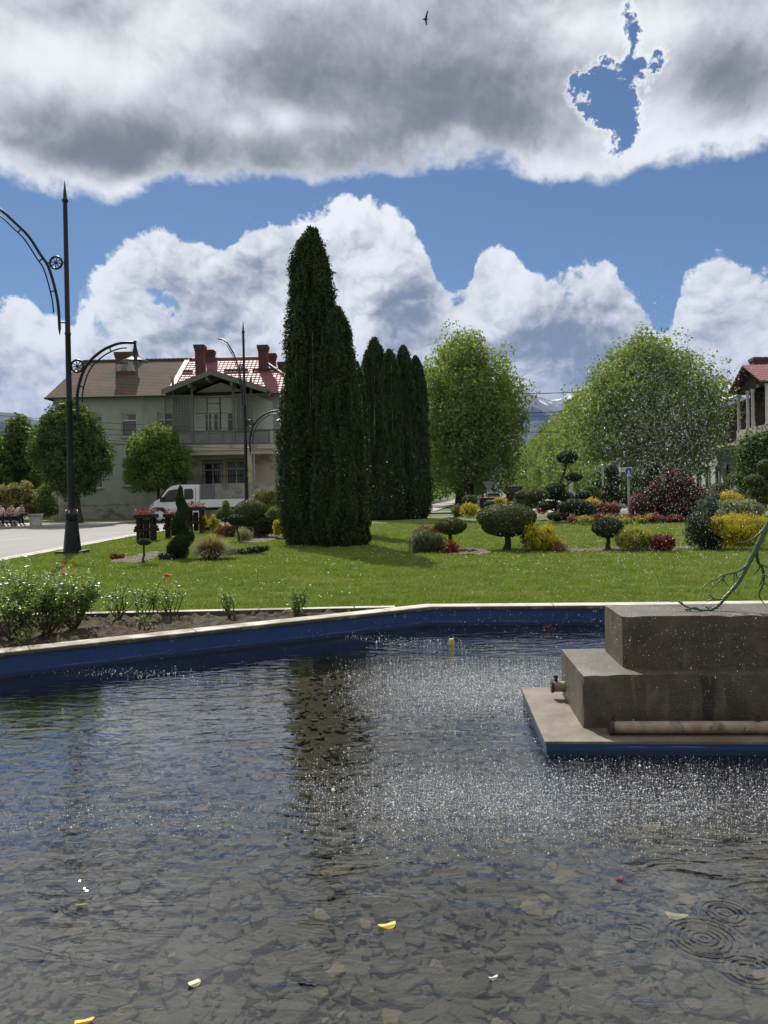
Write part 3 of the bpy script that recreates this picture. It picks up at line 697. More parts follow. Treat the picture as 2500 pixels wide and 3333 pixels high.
# stones on the floor
def slab_mesh(n, X, Y, rad, th, zb):
    V, F4, F3 = [], [], []; off = 0; K = 7
    Vs = []; Fs = []
    for i in range(n):
        k = K; an = np.sort(rng.uniform(0, 2 * math.pi, k)); an = np.linspace(0, 2 * math.pi, k, endpoint=False) + rng.uniform(-.35, .35, k)
        rr = rad[i] * rng.uniform(.65, 1.2, k); asp_ = rng.uniform(.55, 1.0); ro = rng.uniform(0, math.pi)
        px_ = np.cos(an) * rr; py_ = np.sin(an) * rr * asp_; qx = px_ * math.cos(ro) - py_ * math.sin(ro); qy = px_ * math.sin(ro) + py_ * math.cos(ro)
        tx, ty = rng.normal(size=2) * .11; z0 = zb[i]
        zt = z0 + th[i] + qx * tx + qy * ty
        top = np.stack([X[i] + qx * .86, Y[i] + qy * .86, zt + rng.normal(size=k) * th[i] * .08], 1); mid = np.stack([X[i] + qx, Y[i] + qy, zt - th[i] * .35], 1); bot = np.stack([X[i] + qx, Y[i] + qy, np.full(k, z0 - .05)], 1)
        Vs.append(np.concatenate([top, mid, bot]))
        f = [tuple(off + j for j in range(k))] + [(off + k + j, off + k + (j + 1) % k, off + (j + 1) % k, off + j) for j in range(k)] + [(off + 2 * k + j, off + 2 * k + (j + 1) % k, off + k + (j + 1) % k, off + k + j) for j in range(k)]
        Fs += f; off += 3 * k
    return np.concatenate(Vs), Fs
def slabs(name, n, X, Y, rad, th, zb, loc=None):
    V, Fs = slab_mesh(n, X, Y, rad, th, zb); b = MB(); b.add([tuple(v) for v in V], Fs); return b.build(name, M['slate'], loc=loc)
n = 9000; Y = 2.0 * (9.0 / 2.0) ** rng.random(n); X = Y * rng.uniform(-.62, .62, n); k = inpoly(X, Y, poly_off(POOL, -.05)); X, Y = X[k], Y[k]; n = len(X)
rad = np.exp(rng.normal(-3.6, .55, n)).clip(.012, .10)
tag(slabs('pool_pebbles', n, X, Y, rad, rad * .10 + .002, np.full(n, FLOOR_Z) + rng.uniform(-.004, .02, n)), 'broken grey slate rubble covering the pool floor', 'stones', kind='stuff')
bigs = [(1340, 3240), (1180, 3230), (1480, 3120), (1400, 3160), (1540, 3210), (1340, 3180), (1440, 3290), (1520, 3290), (1620, 3260), (1700, 3190), (1780, 3260), (1880, 3180), (1920, 3240), (1350, 3310), (1260, 3130), (1720, 3300),
        (100, 3090), (560, 3000), (300, 3100), (470, 3040), (740, 3020), (850, 3060), (380, 3250), (560, 3320), (210, 3220), (2060, 3300), (2200, 3200), (2350, 3260), (650, 3140), (930, 3280), (1050, 3170), (2000, 3120)]
for i, (qx, qy) in enumerate(bigs):
    c = G(qx, qy, FLOOR_Z + .03); rd = random.uniform(.065, .12)
    o = slabs('slate_stone', 1, np.array([c.x]), np.array([c.y]), np.array([rd]), np.array([.018]), np.array([FLOOR_Z + .006]), loc=(c.x, c.y, FLOOR_Z))
    tag(o, 'large flat grey slate lying on the pool floor near the viewer', 'stone', 'large slates on the pool floor')
# leaves and petals in the water
def flat_leaf(px_, py_, z, size, mat, label, cat='leaf', name='fallen_leaf', ro=0.3, asp_=.55):
    c = G(px_, py_, z); b = MB(); pts = []
    for k in range(12):
        a = 2 * math.pi * k / 12; r_ = size * (1 + .12 * math.sin(3 * a + px_)); x_, y_ = r_ * math.cos(a), r_ * asp_ * math.sin(a)
        pts.append((c.x + x_ * math.cos(ro) - y_ * math.sin(ro), c.y + x_ * math.sin(ro) + y_ * math.cos(ro), z + .006 * math.cos(2 * a)))
    b.prism(pts, (0, 0, .0025)); o = b.build(name, mat, loc=c); return tag(o, label, cat)
M['yleaf'] = stone('yellow_leaf', (.55, .36, .05), (.62, .45, .12), 30, .6, 0)
M['pleaf'] = stone('pale_leaf', (.55, .52, .36), (.62, .6, .45), 30, .6, 0)
flat_leaf(1262, 3012, WATER_Z + .004, .036, M['yleaf'], 'long orange-yellow leaf floating in the middle of the near water')
flat_leaf(268, 2946, FLOOR_Z + .03, .032, M['pleaf'], 'beige leaf under water beside the lamp post reflection', ro=.1)
flat_leaf(632, 3200, WATER_Z + .004, .021, M['pleaf'], 'small square cream leaf floating at the lower left', ro=.6, asp_=.9)
flat_leaf(272, 3326, WATER_Z + .004, .03, M['yleaf'], 'orange leaf at the bottom edge of the photo')
flat_leaf(1605, 3183, WATER_Z + .004, .017, M['pleaf'], 'tiny pale green leaf floating above the submerged slates')
flat_leaf(2200, 2980, FLOOR_Z + .03, .05, M['pleaf'], 'large tan leaf under water left of the ripple rings', ro=-.3)
flat_leaf(2015, 2860, WATER_Z + .004, .014, M['petal'], 'pink petal floating near the right ripples', 'petal', 'flower_petal')
flat_leaf(1778, 2037, WATER_Z + .004, .05, M['petalr'], 'red petals floating against the far blue wall', 'petal', 'flower_petal')
c = G(1470, 2097, WATER_Z)
b = MB(); b.lathe([(.001, -.03), (.028, -.03), (.03, .035), (.022, .05), (.001, .052)], (c.x, c.y, c.z + .01), 14)
tag(b.build('nozzle_cap', M['yleaf'], loc=c, smooth=True), 'yellow plastic cup floating beyond the splashes', 'cup')

# ------------------------------------------------------------ fountain plinth
def rough_box(b, x0, x1, y0, y1, z0, z1, st=.045, amp=.0035):
    def face(o, u, v):
        o, u, v = map(np.array, (o, u, v)); nu = max(2, int(np.linalg.norm(u) / st)); nv = max(2, int(np.linalg.norm(v) / st)); base_ = len(b.v)
        i, j = np.meshgrid(np.arange(nu + 1) / nu, np.arange(nv + 1) / nv, indexing='ij'); P_ = o + i.ravel()[:, None] * u + j.ravel()[:, None] * v
        e = (np.minimum(P_[:, 0] - x0, x1 - P_[:, 0]) < .004).astype(int) + (np.minimum(P_[:, 1] - y0, y1 - P_[:, 1]) < .004) + (np.minimum(P_[:, 2] - z0, z1 - P_[:, 2]) < .004)
        c_ = np.array([(x0 + x1) / 2, (y0 + y1) / 2, (z0 + z1) / 2]); k_ = (fbm(P_ * 14, 31, 3) - .5) * amp * .8; chip = np.maximum(0, fbm(P_ * 9, 77, 3) - .56) * amp * 16 * (e >= 2)
        h_ = np.array([x1 - x0, y1 - y0, z1 - z0]) / 2; d_ = (P_ - c_) / h_; d_ = np.where(np.abs(d_) > .985, np.sign(d_), 0); P_ = P_ + d_ * ((k_ - chip) * np.clip((P_[:, 2] - z0) / .05, 0, 1) * np.clip((np.abs(P_[:, 0] - 2.73) - .13) / .05, 0, 1) ** (1 if z1 < .3 and z0 > -.16 else 0))[:, None] * np.array([1, 1, 1 if z1 > -.1 else .3])
        b.v += [tuple(q) for q in P_]; ix = np.arange((nu + 1) * (nv + 1)).reshape(nu + 1, nv + 1) + base_
        for f_ in np.stack([ix[:-1, :-1], ix[1:, :-1], ix[1:, 1:], ix[:-1, 1:]], -1).reshape(-1, 4): b.f.append(tuple(int(q) for q in f_)); b.m.append(0)
    dx_, dy_, dz_ = x1 - x0, y1 - y0, z1 - z0
    face((x0, y0, z0), (dx_, 0, 0), (0, 0, dz_)); face((x1, y1, z0), (-dx_, 0, 0), (0, 0, dz_)); face((x0, y1, z0), (0, -dy_, 0), (0, 0, dz_)); face((x1, y0, z0), (0, dy_, 0), (0, 0, dz_)); face((x0, y0, z1), (dx_, 0, 0), (0, dy_, 0))
plinth = empty('fountain_plinth', (2.6, 5.82, -.56), 'stepped brown concrete fountain plinth standing in the water', 'fountain plinth')
XR = 6.0
b = MB(); b.box(1.04, XR + .6, 5.09, 6.50, -.56, -.162, 0); b.build('base_slab_side', M['bluewall'], plinth, bevel=.01)
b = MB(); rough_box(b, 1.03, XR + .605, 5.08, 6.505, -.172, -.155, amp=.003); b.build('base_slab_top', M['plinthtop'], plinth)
b = MB(); y0, y1, z0, z1 = 5.375, 6.27, -.156, .215
hx0, hx1, hz0, hz1 = 2.605, 2.86, -.09, .075   # hole
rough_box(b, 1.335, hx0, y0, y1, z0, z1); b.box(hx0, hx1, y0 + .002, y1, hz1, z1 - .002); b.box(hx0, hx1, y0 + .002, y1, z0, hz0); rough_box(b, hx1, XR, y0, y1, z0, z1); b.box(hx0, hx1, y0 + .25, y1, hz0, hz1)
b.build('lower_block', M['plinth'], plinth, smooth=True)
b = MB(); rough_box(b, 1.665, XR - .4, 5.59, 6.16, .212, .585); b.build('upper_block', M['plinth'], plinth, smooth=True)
for q in (((2.66, 5.42, .05), (.03, .01, .004), (0, .03, 0), (0, .004, .015)), ((2.72, 5.43, -.04), (.045, 0, .01), (0, .02, 0), (0, 0, .008)), ((2.68, 5.43, -.075), (.04, 0, -.005), (0, .02, 0), (0, 0, .01))):
    b = MB(); b.obox(*q); b.build('rubble_piece', M['rust'], plinth, bevel=.003)
pp = empty('water_pipe', (2.4, 5.2, -.155), 'rusty horizontal steel water pipe along the front of the plinth', 'pipe')
zc = -.155 + .047
b = MB(); b.tube([(1.49, 5.235, zc), (XR, 5.235, zc)], .041, 20); b.build('pipe_tube', M['pipe'], pp, smooth=True)
b = MB(); b.tube([(1.48, 5.235, zc), (1.51, 5.235, zc)], .053, 20); b.build('end_flange', M['rust'], pp, smooth=True)
for xx in (1.51, 2.46, 3.4, 4.3, 5.2):
    b = MB(); b.lathe([(.016, .03), (.016, .062), (.011, .064), (.011, .072), (.020, .075), (.021, .085), (.017, .093), (.006, .096)], (xx, 5.235, zc), 12); b.build('spray_nozzle', M['rust'], pp, smooth=True)
c = G(1815, 2275, -.155)
tp = empty('pipe_stub', (1.33, 6.2, -.155), 'short brass pipe stub behind the left face of the plinth', 'pipe')
b = MB(); b.tube([(1.38, 6.15, -.06), (1.245, 6.15, -.06)], [.042, .042], 16); b.lathe([(.048, 0), (.048, .012)], (1.0, 6.0, 3), 3) if 0 else None
b.build('pipe_tube', M['pipe'], tp, smooth=True)
b = MB(); b.tube([(1.25, 6.15, -.06), (1.23, 6.15, -.06)], .052, 8); b.lathe([(.014, .03), (.014, .07), (.02, .072), (.02, .09), (.004, .092)], (1.27, 6.15, -.06), 10); b.build('spray_nozzle', M['rust'], tp, smooth=True)
# green root sculpture
sculp = empty('branch_sculpture', W(2320, 1990, 5.74), 'glossy green painted metal branch sculpture reaching over the plinth top', 'sculpture')
def z5(pts, Yd=5.74, dy=0.0): return [W(2150 + x_ / 4.74, 1800 + y_ / 4.74, Yd + dy * i / max(1, len(pts) - 1)) for i, (x_, y_) in enumerate(pts)]
def smoothpath(pts, k=4):
    pts = [Vector(p) for p in pts]; o = []
    for i in range(len(pts) - 1):
        p0, p1, p2, p3 = pts[max(i - 1, 0)], pts[i], pts[i + 1], pts[min(i + 2, len(pts) - 1)]
        for j in range(k):
            s_ = j / k; o.append(.5 * ((2 * p1) + (p2 - p0) * s_ + (2 * p0 - 5 * p1 + 4 * p2 - p3) * s_ ** 2 + (3 * p1 - p0 - 3 * p2 + p3) * s_ ** 3))
    o.append(pts[-1]); return o
def branch(name, pts, r0, r1, dy=0.0, par=None, Yd=5.74):
    p = smoothpath(z5(pts, Yd, dy)); b = MB(); nn = len(p)
    rr = [(r0 + (r1 - r0) * i / (nn - 1)) * (1 + .10 * math.sin(i * 2.1)) for i in range(nn)]; b.tube(p, rr, 9)
    return b.build(name, M['greenpaint'], par or sculp, smooth=True)
branch('main_branch', [(1780, -700), (1600, -330), (1440, 0), (1350, 180), (1290, 300), (1180, 480), (1030, 650), (900, 800), (760, 880), (620, 880), (520, 845), (380, 880)], .021, .007, -.04)
for nm, p, r0, r1, dy in [
    ('side_branch', [(1340, 190), (1250, 250), (1150, 300), (960, 345), (860, 410), (760, 440), (650, 530)], .011, .003, -.25),
    ('twig', [(940, 355), (860, 420), (800, 490)], .006, .003, -.05), ('twig', [(990, 350), (900, 450), (790, 540)], .006, .003, .06), ('twig', [(970, 360), (950, 480)], .005, .003, 0),
    ('twig', [(990, 360), (980, 430), (1035, 495)], .005, .003, .05), ('twig', [(1150, 300), (1130, 370), (1145, 455)], .005, .003, .05), ('twig', [(1170, 310), (1180, 380), (1220, 425)], .005, .003, .02),
    ('side_branch', [(1480, -60), (1500, 120), (1570, 230), (1590, 350), (1590, 470), (1530, 600), (1530, 690), (1600, 780)], .014, .003, .2),
    ('twig', [(1550, 170), (1500, 270), (1430, 335)], .006, .003, .05), ('twig', [(1585, 360), (1540, 480), (1460, 540)], .006, .003, .05), ('twig', [(1555, 180), (1670, 230), (1760, 280)], .006, .003, 0),
    ('twig', [(1595, 330), (1670, 375), (1740, 370)], .006, .003, 0), ('twig', [(1600, 460), (1680, 530), (1720, 600)], .005, .003, 0),
    ('side_branch', [(1010, 670), (930, 715), (800, 710), (710, 750)], .008, .004, .03), ('twig', [(830, 710), (750, 640)], .006, .004, 0),
    ('side_branch', [(560, 862), (430, 840), (350, 800), (260, 740), (180, 745), (90, 735)], .009, .0035, .05), ('twig', [(350, 800), (320, 750)], .006, .004, 0), ('twig', [(470, 870), (395, 925)], .006, .004, -.05),
    ('side_branch', [(1585, -360), (1400, -210), (1170, -150)], .007, .002, -.1)]:
    branch(nm, p, r0, r1, dy)
p0 = W(2150 + 790 / 4.74, 1800 + 928 / 4.74, 5.83)
b = MB(); b.box(p0.x - .035, p0.x + .035, p0.y - .03, p0.y + .03, .584, .597); b.build('weld_plate', M['rust'], sculp)
b = MB(); b.tube(smoothpath(z5([(930, 815), (935, 850), (915, 885), (860, 922)], 5.82)), .0025, 6); b.build('wire_tie', M['zinc'], sculp)

for o_ in (plinth, pp, tp, sculp):
    o_.location = Vector((0, 0, CAMH)) + .94 * (Vector(o_.location) - Vector((0, 0, CAMH))); o_.scale = (.94,) * 3
pv = Vector((1.04 * .94, 5.09 * .94, 0)); rt_ = Matrix.Rotation(R(-3.9), 3, 'Z')
for o_ in (plinth, pp, tp):
    l_ = Vector(o_.location) - pv; o_.location = pv + rt_ @ l_; o_.rotation_euler.z = R(-3.9)
# ------------------------------------------------------------ street lamps (authored at the origin, arms along X)
RARM = [(.24, 0), (.235, .55), (.32, .96), (.45, 1.30), (.66, 1.59), (1.0, 1.86), (1.30, 2.0), (1.58, 2.07), (1.96, 2.07)]
LARM = [(.24, 0), (.27, .67), (.38, 1.25), (.54, 1.79), (.76, 2.14), (1.08, 2.66), (1.42, 3.02), (1.88, 3.45), (2.4, 3.72), (2.95, 3.85)]
def make_lamp(loc, label, left_lamp=True, lrot=0.0, lkeep=10):
    root = empty('street_lamp', (0, 0, 0), label, 'street lamp', 'tall black double-arm street lamps')
    b = MB(); b.box(-.37, .37, -.37, .37, -.03, .10); b.build('base_plate', M['iron'], root, bevel=.01)
    b = MB(); b.lathe([(.255, .10), (.25, .14), (.175, .92), (.17, .97), (.205, 1.0), (.21, 1.04), (.185, 1.06), (.185, 1.10), (.215, 1.12), (.215, 1.16), (.12, 1.30), (.10, 1.32)], n=12); b.build('pedestal', M['iron'], root, smooth=False)
    for sx, sy in ((1, 0), (-1, 0), (0, 1), (0, -1)):
        b = MB(); b.lathe([(.022, 1.2), (.028, 1.24), (.02, 1.28), (.002, 1.29)], (sx * .165, sy * .165, 0), 8); b.build('bolt', M['zinc'], root, smooth=True)
    b = MB(); b.lathe([(.10, 1.28), (.098, 2.62), (.112, 2.63), (.112, 2.68), (.088, 2.70), (.084, 4.4), (.098, 4.42), (.098, 4.47), (.082, 4.5), (.076, 6.4), (.088, 6.42), (.088, 6.48), (.074, 6.5), (.062, 10.30), (.088, 10.33), (.088, 10.38), (.062, 10.41), (.004, 10.95)], n=16); b.build('pole', M['iron'], root, smooth=True)
    def arm(sx, zb, P2, lamp=True, rz=0.0):
        ca, sa = math.cos(rz), math.sin(rz)
        def Q(x_, z_): return Vector((x_ * sx * ca, x_ * sx * sa, zb + z_))
        pts = smoothpath([Q(*p) for p in P2], 3); nn_ = len(pts); dirx = Vector((sx * ca, sx * sa, 0))
        b = MB(); b.tube([pts[0] - Vector((0, 0, .26)), pts[0] - Vector((0, 0, .05))] + pts, [.004, .042] + [.042] * nn_, 10); ar = b.build('arm', M['iron'], root, smooth=True)
        inner = []
        for i in range(2, nn_ - 2):
            d = (pts[i + 1] - pts[i - 1]).normalized(); nrm = (dirx * d.z - Vector((0, 0, 1)) * d.dot(dirx)); inner.append(pts[i] + nrm * .15)
        b = MB(); b.tube(inner, .022, 8); b.build('inner_rod', M['iron'], ar, smooth=True)
        for k in range(5, nn_ - 3, 6):
            b = MB(); b.tube([pts[k], inner[k - 2]], .02, 6); b.build('spacer', M['iron'], ar)
        b = MB(); b.tube([Q(.05, .12), Q(P2[0][0], .12)], .022, 8); b.build('strut', M['iron'], root)
        zc_ = 1.42 if P2 is RARM else 1.88; k = min(range(nn_), key=lambda i: abs(pts[i].z - zb - zc_)); xa = (pts[k] - Vector((0, 0, pts[k].z))).length; ro = .205; xm = (.08 + xa - .04) / 2 - .02
        b = MB(); ring = [Q(xm + ro * .87 * math.cos(2 * math.pi * i / 20), zc_ + ro * .87 * math.sin(2 * math.pi * i / 20)) for i in range(21)]; b.tube(ring, .032, 8, cap=False)
        for i in range(8):
            a = 2 * math.pi * i / 8 + .2; b.tube([Q(xm, zc_), Q(xm + ro * .85 * math.cos(a), zc_ + ro * .85 * math.sin(a))], .013, 6)
        b.tube([Q(xm, zc_) + Vector((0, -.03, 0)), Q(xm, zc_) + Vector((0, .03, 0))], .04, 8); b.tube([Q(.05, zc_), Q(xm - ro * .8, zc_)], .018, 6); b.tube([Q(xm + ro * .8, zc_), Q(xa, zc_)], .018, 6)
        b.build('rosette', M['iron'], root, smooth=True)
        if lamp:
            e = pts[-1]
            b = MB(); b.lathe([(.045, .05), (.05, 0), (.035, -.03), (.05, -.14), (.09, -.32), (.10, -.36), (.13, -.40), (.26, -.48), (.38, -.545), (.385, -.56), (.22, -.565)][::-1], e, 24); lh = b.build('lamp_shade', M['iron'], root, smooth=True)
            b = MB(); b.lathe([(.015, -.84), (.19, -.64), (.21, -.57)], e, 20); b.build('lamp_glass', M['lampglass'], lh, smooth=True)
    arm(1, 4.08, RARM); arm(-1, 6.66, LARM[:lkeep], left_lamp, lrot)
    root.location = loc; return root
base = G(236, 1803)
L1 = make_lamp(base, 'black lamp post on the lawn edge, its glass lantern over the old tiled roof')
tz = W(200, 587, base.y).z; L1.scale = (tz / 10.95,) * 3
L2 = make_lamp((0, 0, 0), 'black lamp post before the gabled house, upper left arm without a lantern', False, R(-52))
Y2 = 40.3 * tz / 10.8; pt = W(791, 1043, Y2); L2.location = (pt.x, Y2, -.03); L2.scale = (pt.z / 10.95,) * 3

# ------------------------------------------------------------ house with gabled loggia
HY = 58.0
house = empty('house', (-14, HY, 0), 'two-storey grey-green house with half old, half red roof and gabled timber loggia', 'house')
def hx(px_, Y=HY, py_=1450): return W(px_, py_, Y).x
def hz(py_, Y=HY, px_=500): return W(px_, py_, Y).z
xl, xr = hx(183), hx(985); zt = hz(1289, HY, 450); bx0, bx1 = hx(560), hx(878)
openings = []   # x0,x1,z0,z1
def win_px(x0, x1, y0, y1):
    p, q = W(x0, y1, HY), W(x1, y0, HY); return (p.x, q.x, p.z, q.z)
WINS = [win_px(395, 444, 1345, 1422), win_px(513, 562, 1343, 1420), win_px(402, 448, 1506, 1581), win_px(286, 333, 1514, 1589), win_px(285, 332, 1352, 1428), win_px(512, 556, 1504, 1580)]
# front wall assembled around the window openings (columns between x cuts)
b = MB(); xsx = sorted({xl, xr} | {w_[0] for w_ in WINS} | {w_[1] for w_ in WINS})
for i in range(len(xsx) - 1):
    a, c = xsx[i], xsx[i + 1]; 
    if c - a < 1e-4: continue
    cuts = sorted([(w_[2], w_[3]) for w_ in WINS if w_[0] <= a + 1e-5 and w_[1] >= c - 1e-5]); z_ = 0.0
    for lo, hi in cuts:
        if lo > z_: b.box(a, c, HY, HY + .35, z_, lo)
        z_ = max(z_, hi)
    b.box(a, c, HY, HY + .35, z_, zt)
b.box(xl, xl + .35, HY + .35, HY + 11, 0, zt); b.box(xr - .35, xr, HY + .35, HY + 11, 0, zt); b.box(xl + .35, xr - .35, HY + 10.65, HY + 11, 0, zt)
b.build('wall', M['hwall'], house)
pz = hz(1640, HY, 500)
b = MB(); b.box(xl - .06, bx0 - .01, HY - .08, HY - .002, .1, pz); b.box(xl - .08, bx0 - .01, HY - .11, HY - .002, pz, pz + .09); b.box(bx1, xr, HY - .08, HY - .002, .1, pz)
b.build('plinth', M['conc'], house)
b = MB(); b.box(xl - .1, bx0 - .2, HY - .1, HY - .003, zt - .22, zt - .02); b.box(bx1 + .3, xr + .1, HY - .1, HY - .003, zt - .22, zt - .02); b.build('cornice', M['hwall'], house)
b = MB(); zb_ = hz(1442, HY, 440); b.box(xl - .03, bx0 - .1, HY - .05, HY - .003, zb_ - .08, zb_); b.build('string_course', M['hwall'], house)
def window(w_, parent, Y, glass='greyshut', arch=True, transom=.3, sill=True, fr_=.07, bars=False):
    x0, x1, z0, z1 = w_; g = MB(); g.box(x0 + .002, x1 - .002, Y + .16, Y + .18, z0 + .002, z1 - .002); r_ = g.build('window', M[glass], parent)
    b = MB(); b.box(x0, x0 + fr_, Y + .10, Y + .158, z0, z1); b.box(x1 - fr_, x1, Y + .10, Y + .158, z0, z1); b.box(x0 + fr_, x1 - fr_, Y + .10, Y + .158, z1 - fr_, z1); b.box(x0 + fr_, x1 - fr_, Y + .10, Y + .158, z0, z0 + fr_)
    zt_ = z1 - (z1 - z0) * transom; b.box(x0 + fr_, x1 - fr_, Y + .09, Y + .158, zt_ - .045, zt_ + .045)
    b.build('frame', M['frame'], r_)
    if transom > 0:
        b = MB(); b.box(x0 + fr_, (x0 + x1) / 2 - .1, Y + .15, Y + .159, zt_ + .06, z1 - fr_); b.build('curtain', M['curtain'], r_)
    if arch:
        b = MB(); n_ = 8; ps = []
        for i in range(n_ + 1):
            s_ = i / n_; ps.append((x0 - .08 + (x1 - x0 + .16) * s_, Y - .03, z1 + .02 + .16 * math.sin(math.pi * s_)))
        for i in range(n_): b.prism([ps[i], ps[i + 1], (ps[i + 1][0], Y - .03, ps[i + 1][2] + .09), (ps[i][0], Y - .03, ps[i][2] + .09)], (0, .028, 0))
        b.build('lintel', M['hwall'], r_)
    if sill:
        b = MB(); b.box(x0 - .1, x1 + .1, Y - .12, Y + .09, z0 - .1, z0 - .005); b.build('sill', M['conc'], r_)
    return r_
for w_ in WINS: window(w_, house, HY)
# roof: hipped, two coverings
rd_ = 5.6; ex = .55; ez = zt - .05; yF = HY - ex; yR = HY + rd_
rl, rr = W(270, 1180, yR), W(845, 1164, yR); zr = (rl.z + rr.z) / 2
XL, XRr = xl - ex, xr + ex; xs_ = hx(560)
def roofpart(name, polys, mat):
    b = MB()
    for p in polys:
        b.prism([Vector(q) for q in p], (0, 0, -.12))
    return b.build(name, mat, house)
yB = HY + 11 + ex; eL, eR_ = (XL, yF, ez), (XRr, yF, ez)
q1 = xs_
roofpart('old_tile_roof', [[eL, (q1, yF, ez), (q1, yR, zr), (rl.x, yR, zr)], [eL, (rl.x, yR, zr), (XL, yB, ez)], [(XL, yB, ez), (rl.x, yR, zr), (q1, yR, zr), (q1, yB, ez)]], M['oldtile'])
roof = roofpart('red_metal_roof', [[(q1, yF, ez), eR_, (rr.x, yR, zr), (q1, yR, zr)], [eR_, (XRr, yB, ez), (rr.x, yR, zr)], [(XRr, yB, ez), (q1, yB, ez), (q1, yR, zr), (rr.x, yR, zr)]], M['redtile'])
b = MB()
k = 0; x_ = rl.x
while x_ < q1: b.tube([(x_, yR, zr + .02), (x_ + .38, yR, zr + .04)], [.12, .14], 8); x_ += .36
b.build('ridge_tiles', M['oldtile'], house)
b = MB(); b.tube([(q1, yR, zr + .03), (rr.x, yR, zr + .03)], .13, 8); b.tube([(rr.x, yR, zr + .03), (XRr, yF, ez + .04)], .12, 8); b.build('ridge_cap', M['flash'], house)
b = MB(); b.prism([(q1 - .28, yF - .01, ez + .03), (q1 + .12, yF - .01, ez + .03), (q1 + .12, yR, zr + .04), (q1 - .28, yR, zr + .04)], (0, 0, .05)); b.build('roof_flashing', M['flash'], house)
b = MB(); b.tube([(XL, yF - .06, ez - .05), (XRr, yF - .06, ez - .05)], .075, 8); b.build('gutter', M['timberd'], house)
b = MB()
for ya, xa, xb in ((1218, 595, 628), (1216, 730, 808), (1216, 822, 915)):
    Yq = HY + 3.2; p, q = W(xa, ya, Yq), W(xb, ya, Yq); t_ = (Yq - yF) / (yR - yF); z_ = ez + (zr - ez) * t_
    b.box(p.x, q.x, Yq - .08, Yq, z_ + .02, z_ + .16)
b.build('snow_guard', M['black'], house)
def chimney(x0, x1, ytop, ybot, Y, dep=.8, mat='brick', band=False):
    p, q = W(x0, ytop, Y), W(x1, ytop, Y); zb2 = W(x0, ybot, Y).z - 1.2; zt2 = p.z; b = MB(); w2 = .09
    b.box(p.x + w2, q.x - w2, Y, Y + dep, zb2, zt2 - .45); b.box(p.x + w2 * .5, q.x - w2 * .5, Y - .05, Y + dep + .05, zt2 - .45, zt2 - .25); b.box(p.x, q.x, Y - .1, Y + dep + .1, zt2 - .25, zt2)
    o = b.build('chimney', M[mat], house)
    if band:
        zq = W(x0, 1186, Y).z; b = MB(); b.box(p.x + w2 - .02, q.x - w2 + .02, Y - .02, Y + dep + .02, zq - .55, zq); b.build('mortar_collar', M['conc'], o)
    return o
M['brickd'] = stone('brown_chimney_brick', (.13, .075, .055), (.09, .055, .045), 6, .85, .3, 20)
chimney(371, 437, 1146, 1200, HY + 3.0, 1.0, 'brickd', True)
chimney(630, 665, 1122, 1225, HY + 1.6); chimney(664, 696, 1139, 1185, HY + 5.0); chimney(836, 872, 1123, 1200, HY + 3.2); chimney(870, 898, 1150, 1190, HY + 7.0); chimney(902, 934, 1178, 1210, HY + 5.8)
# loggia risalit (projects 2.2 m)
LYD = HY - 2.2
def lw_(px_, py_, Y=LYD): p = W(px_, py_, Y); return p.x, p.z
lx0, _ = lw_(553, 1300); lx1, _ = lw_(878, 1300); slab_t = lw_(700, 1449)[1]; slab_b = lw_(700, 1467)[1]; eav = lw_(700, 1291)[1]
b = MB(); b.box(lx0 - .15, lx1 + .15, LYD - .25, HY - .004, slab_b, slab_t); b.box(lx0 - .05, lx1 + .05, LYD - .15, HY - .004, slab_b - .3, slab_b - .004); b.build('balcony_slab', M['cream'], house)

b = MB()   # thin beading on the loggia wall
for xa, ya, xb, yb in ((633, 1294, 760, 1297), (633, 1345, 760, 1347), (673, 1296, 675, 1345), (716, 1296, 718, 1400), (675, 1313, 716, 1315)):
    p, q = W(xa, yb, HY - .28), W(xb, ya, HY - .28); b.box(min(p.x, q.x), max(p.x, q.x), HY - .275, HY - .252, p.z, max(q.z, p.z + .04))
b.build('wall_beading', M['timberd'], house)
def pane_win(x0, x1, y0, y1, Y, glass, mull=1, fr_=.06):
    p, q = W(x0, y1, Y), W(x1, y0, Y); g = MB(); g.box(p.x, q.x, Y - .03, Y - .004, p.z, q.z); r_ = g.build('window', M[glass], house)
    b = MB(); 
    for k in range(mull + 2):
        xc = p.x + (q.x - p.x) * k / (mull + 1); b.box(xc - fr_ / 2 - .01, xc + fr_ / 2 + .01, Y - .07, Y - .032, p.z, q.z)
    b.box(p.x, q.x, Y - .065, Y - .033, q.z, q.z + fr_); b.box(p.x, q.x, Y - .068, Y - .033, p.z + (q.z - p.z) * .62, p.z + (q.z - p.z) * .62 + .04)
    b.build('frame', M['frame'], r_); return r_
WY = HY - .25
pane_win(669, 690, 1349, 1402, WY, 'glass'); pane_win(697, 711, 1349, 1402, WY, 'glass', 0); pane_win(742, 760, 1345, 1402, WY, 'glass', 0)
def colm(px_, y0, y1, Y=LYD, wd=.2):
    x_, za = lw_(px_, y1, Y); zb3 = lw_(px_, y0, Y)[1]; b = MB(); b.box(x_ - wd / 2, x_ + wd / 2, Y - wd / 2, Y + wd / 2, za, zb3); b.box(x_ - wd * .75, x_ + wd * .75, Y - wd * .75, Y + wd * .75, zb3 - .2, zb3 + .0)
    b.box(x_ - wd * .68, x_ + wd * .68, Y - wd * .68, Y + wd * .68, zb3 - .42, zb3 - .34)
    b.tube([(x_, Y, zb3), (x_, Y, zb3 + 1.3)], .09, 6); return b.build('column', M['timberg'], house, bevel=.02)
for px_ in (567, 628, 763, 821): colm(px_, 1286, 1446)
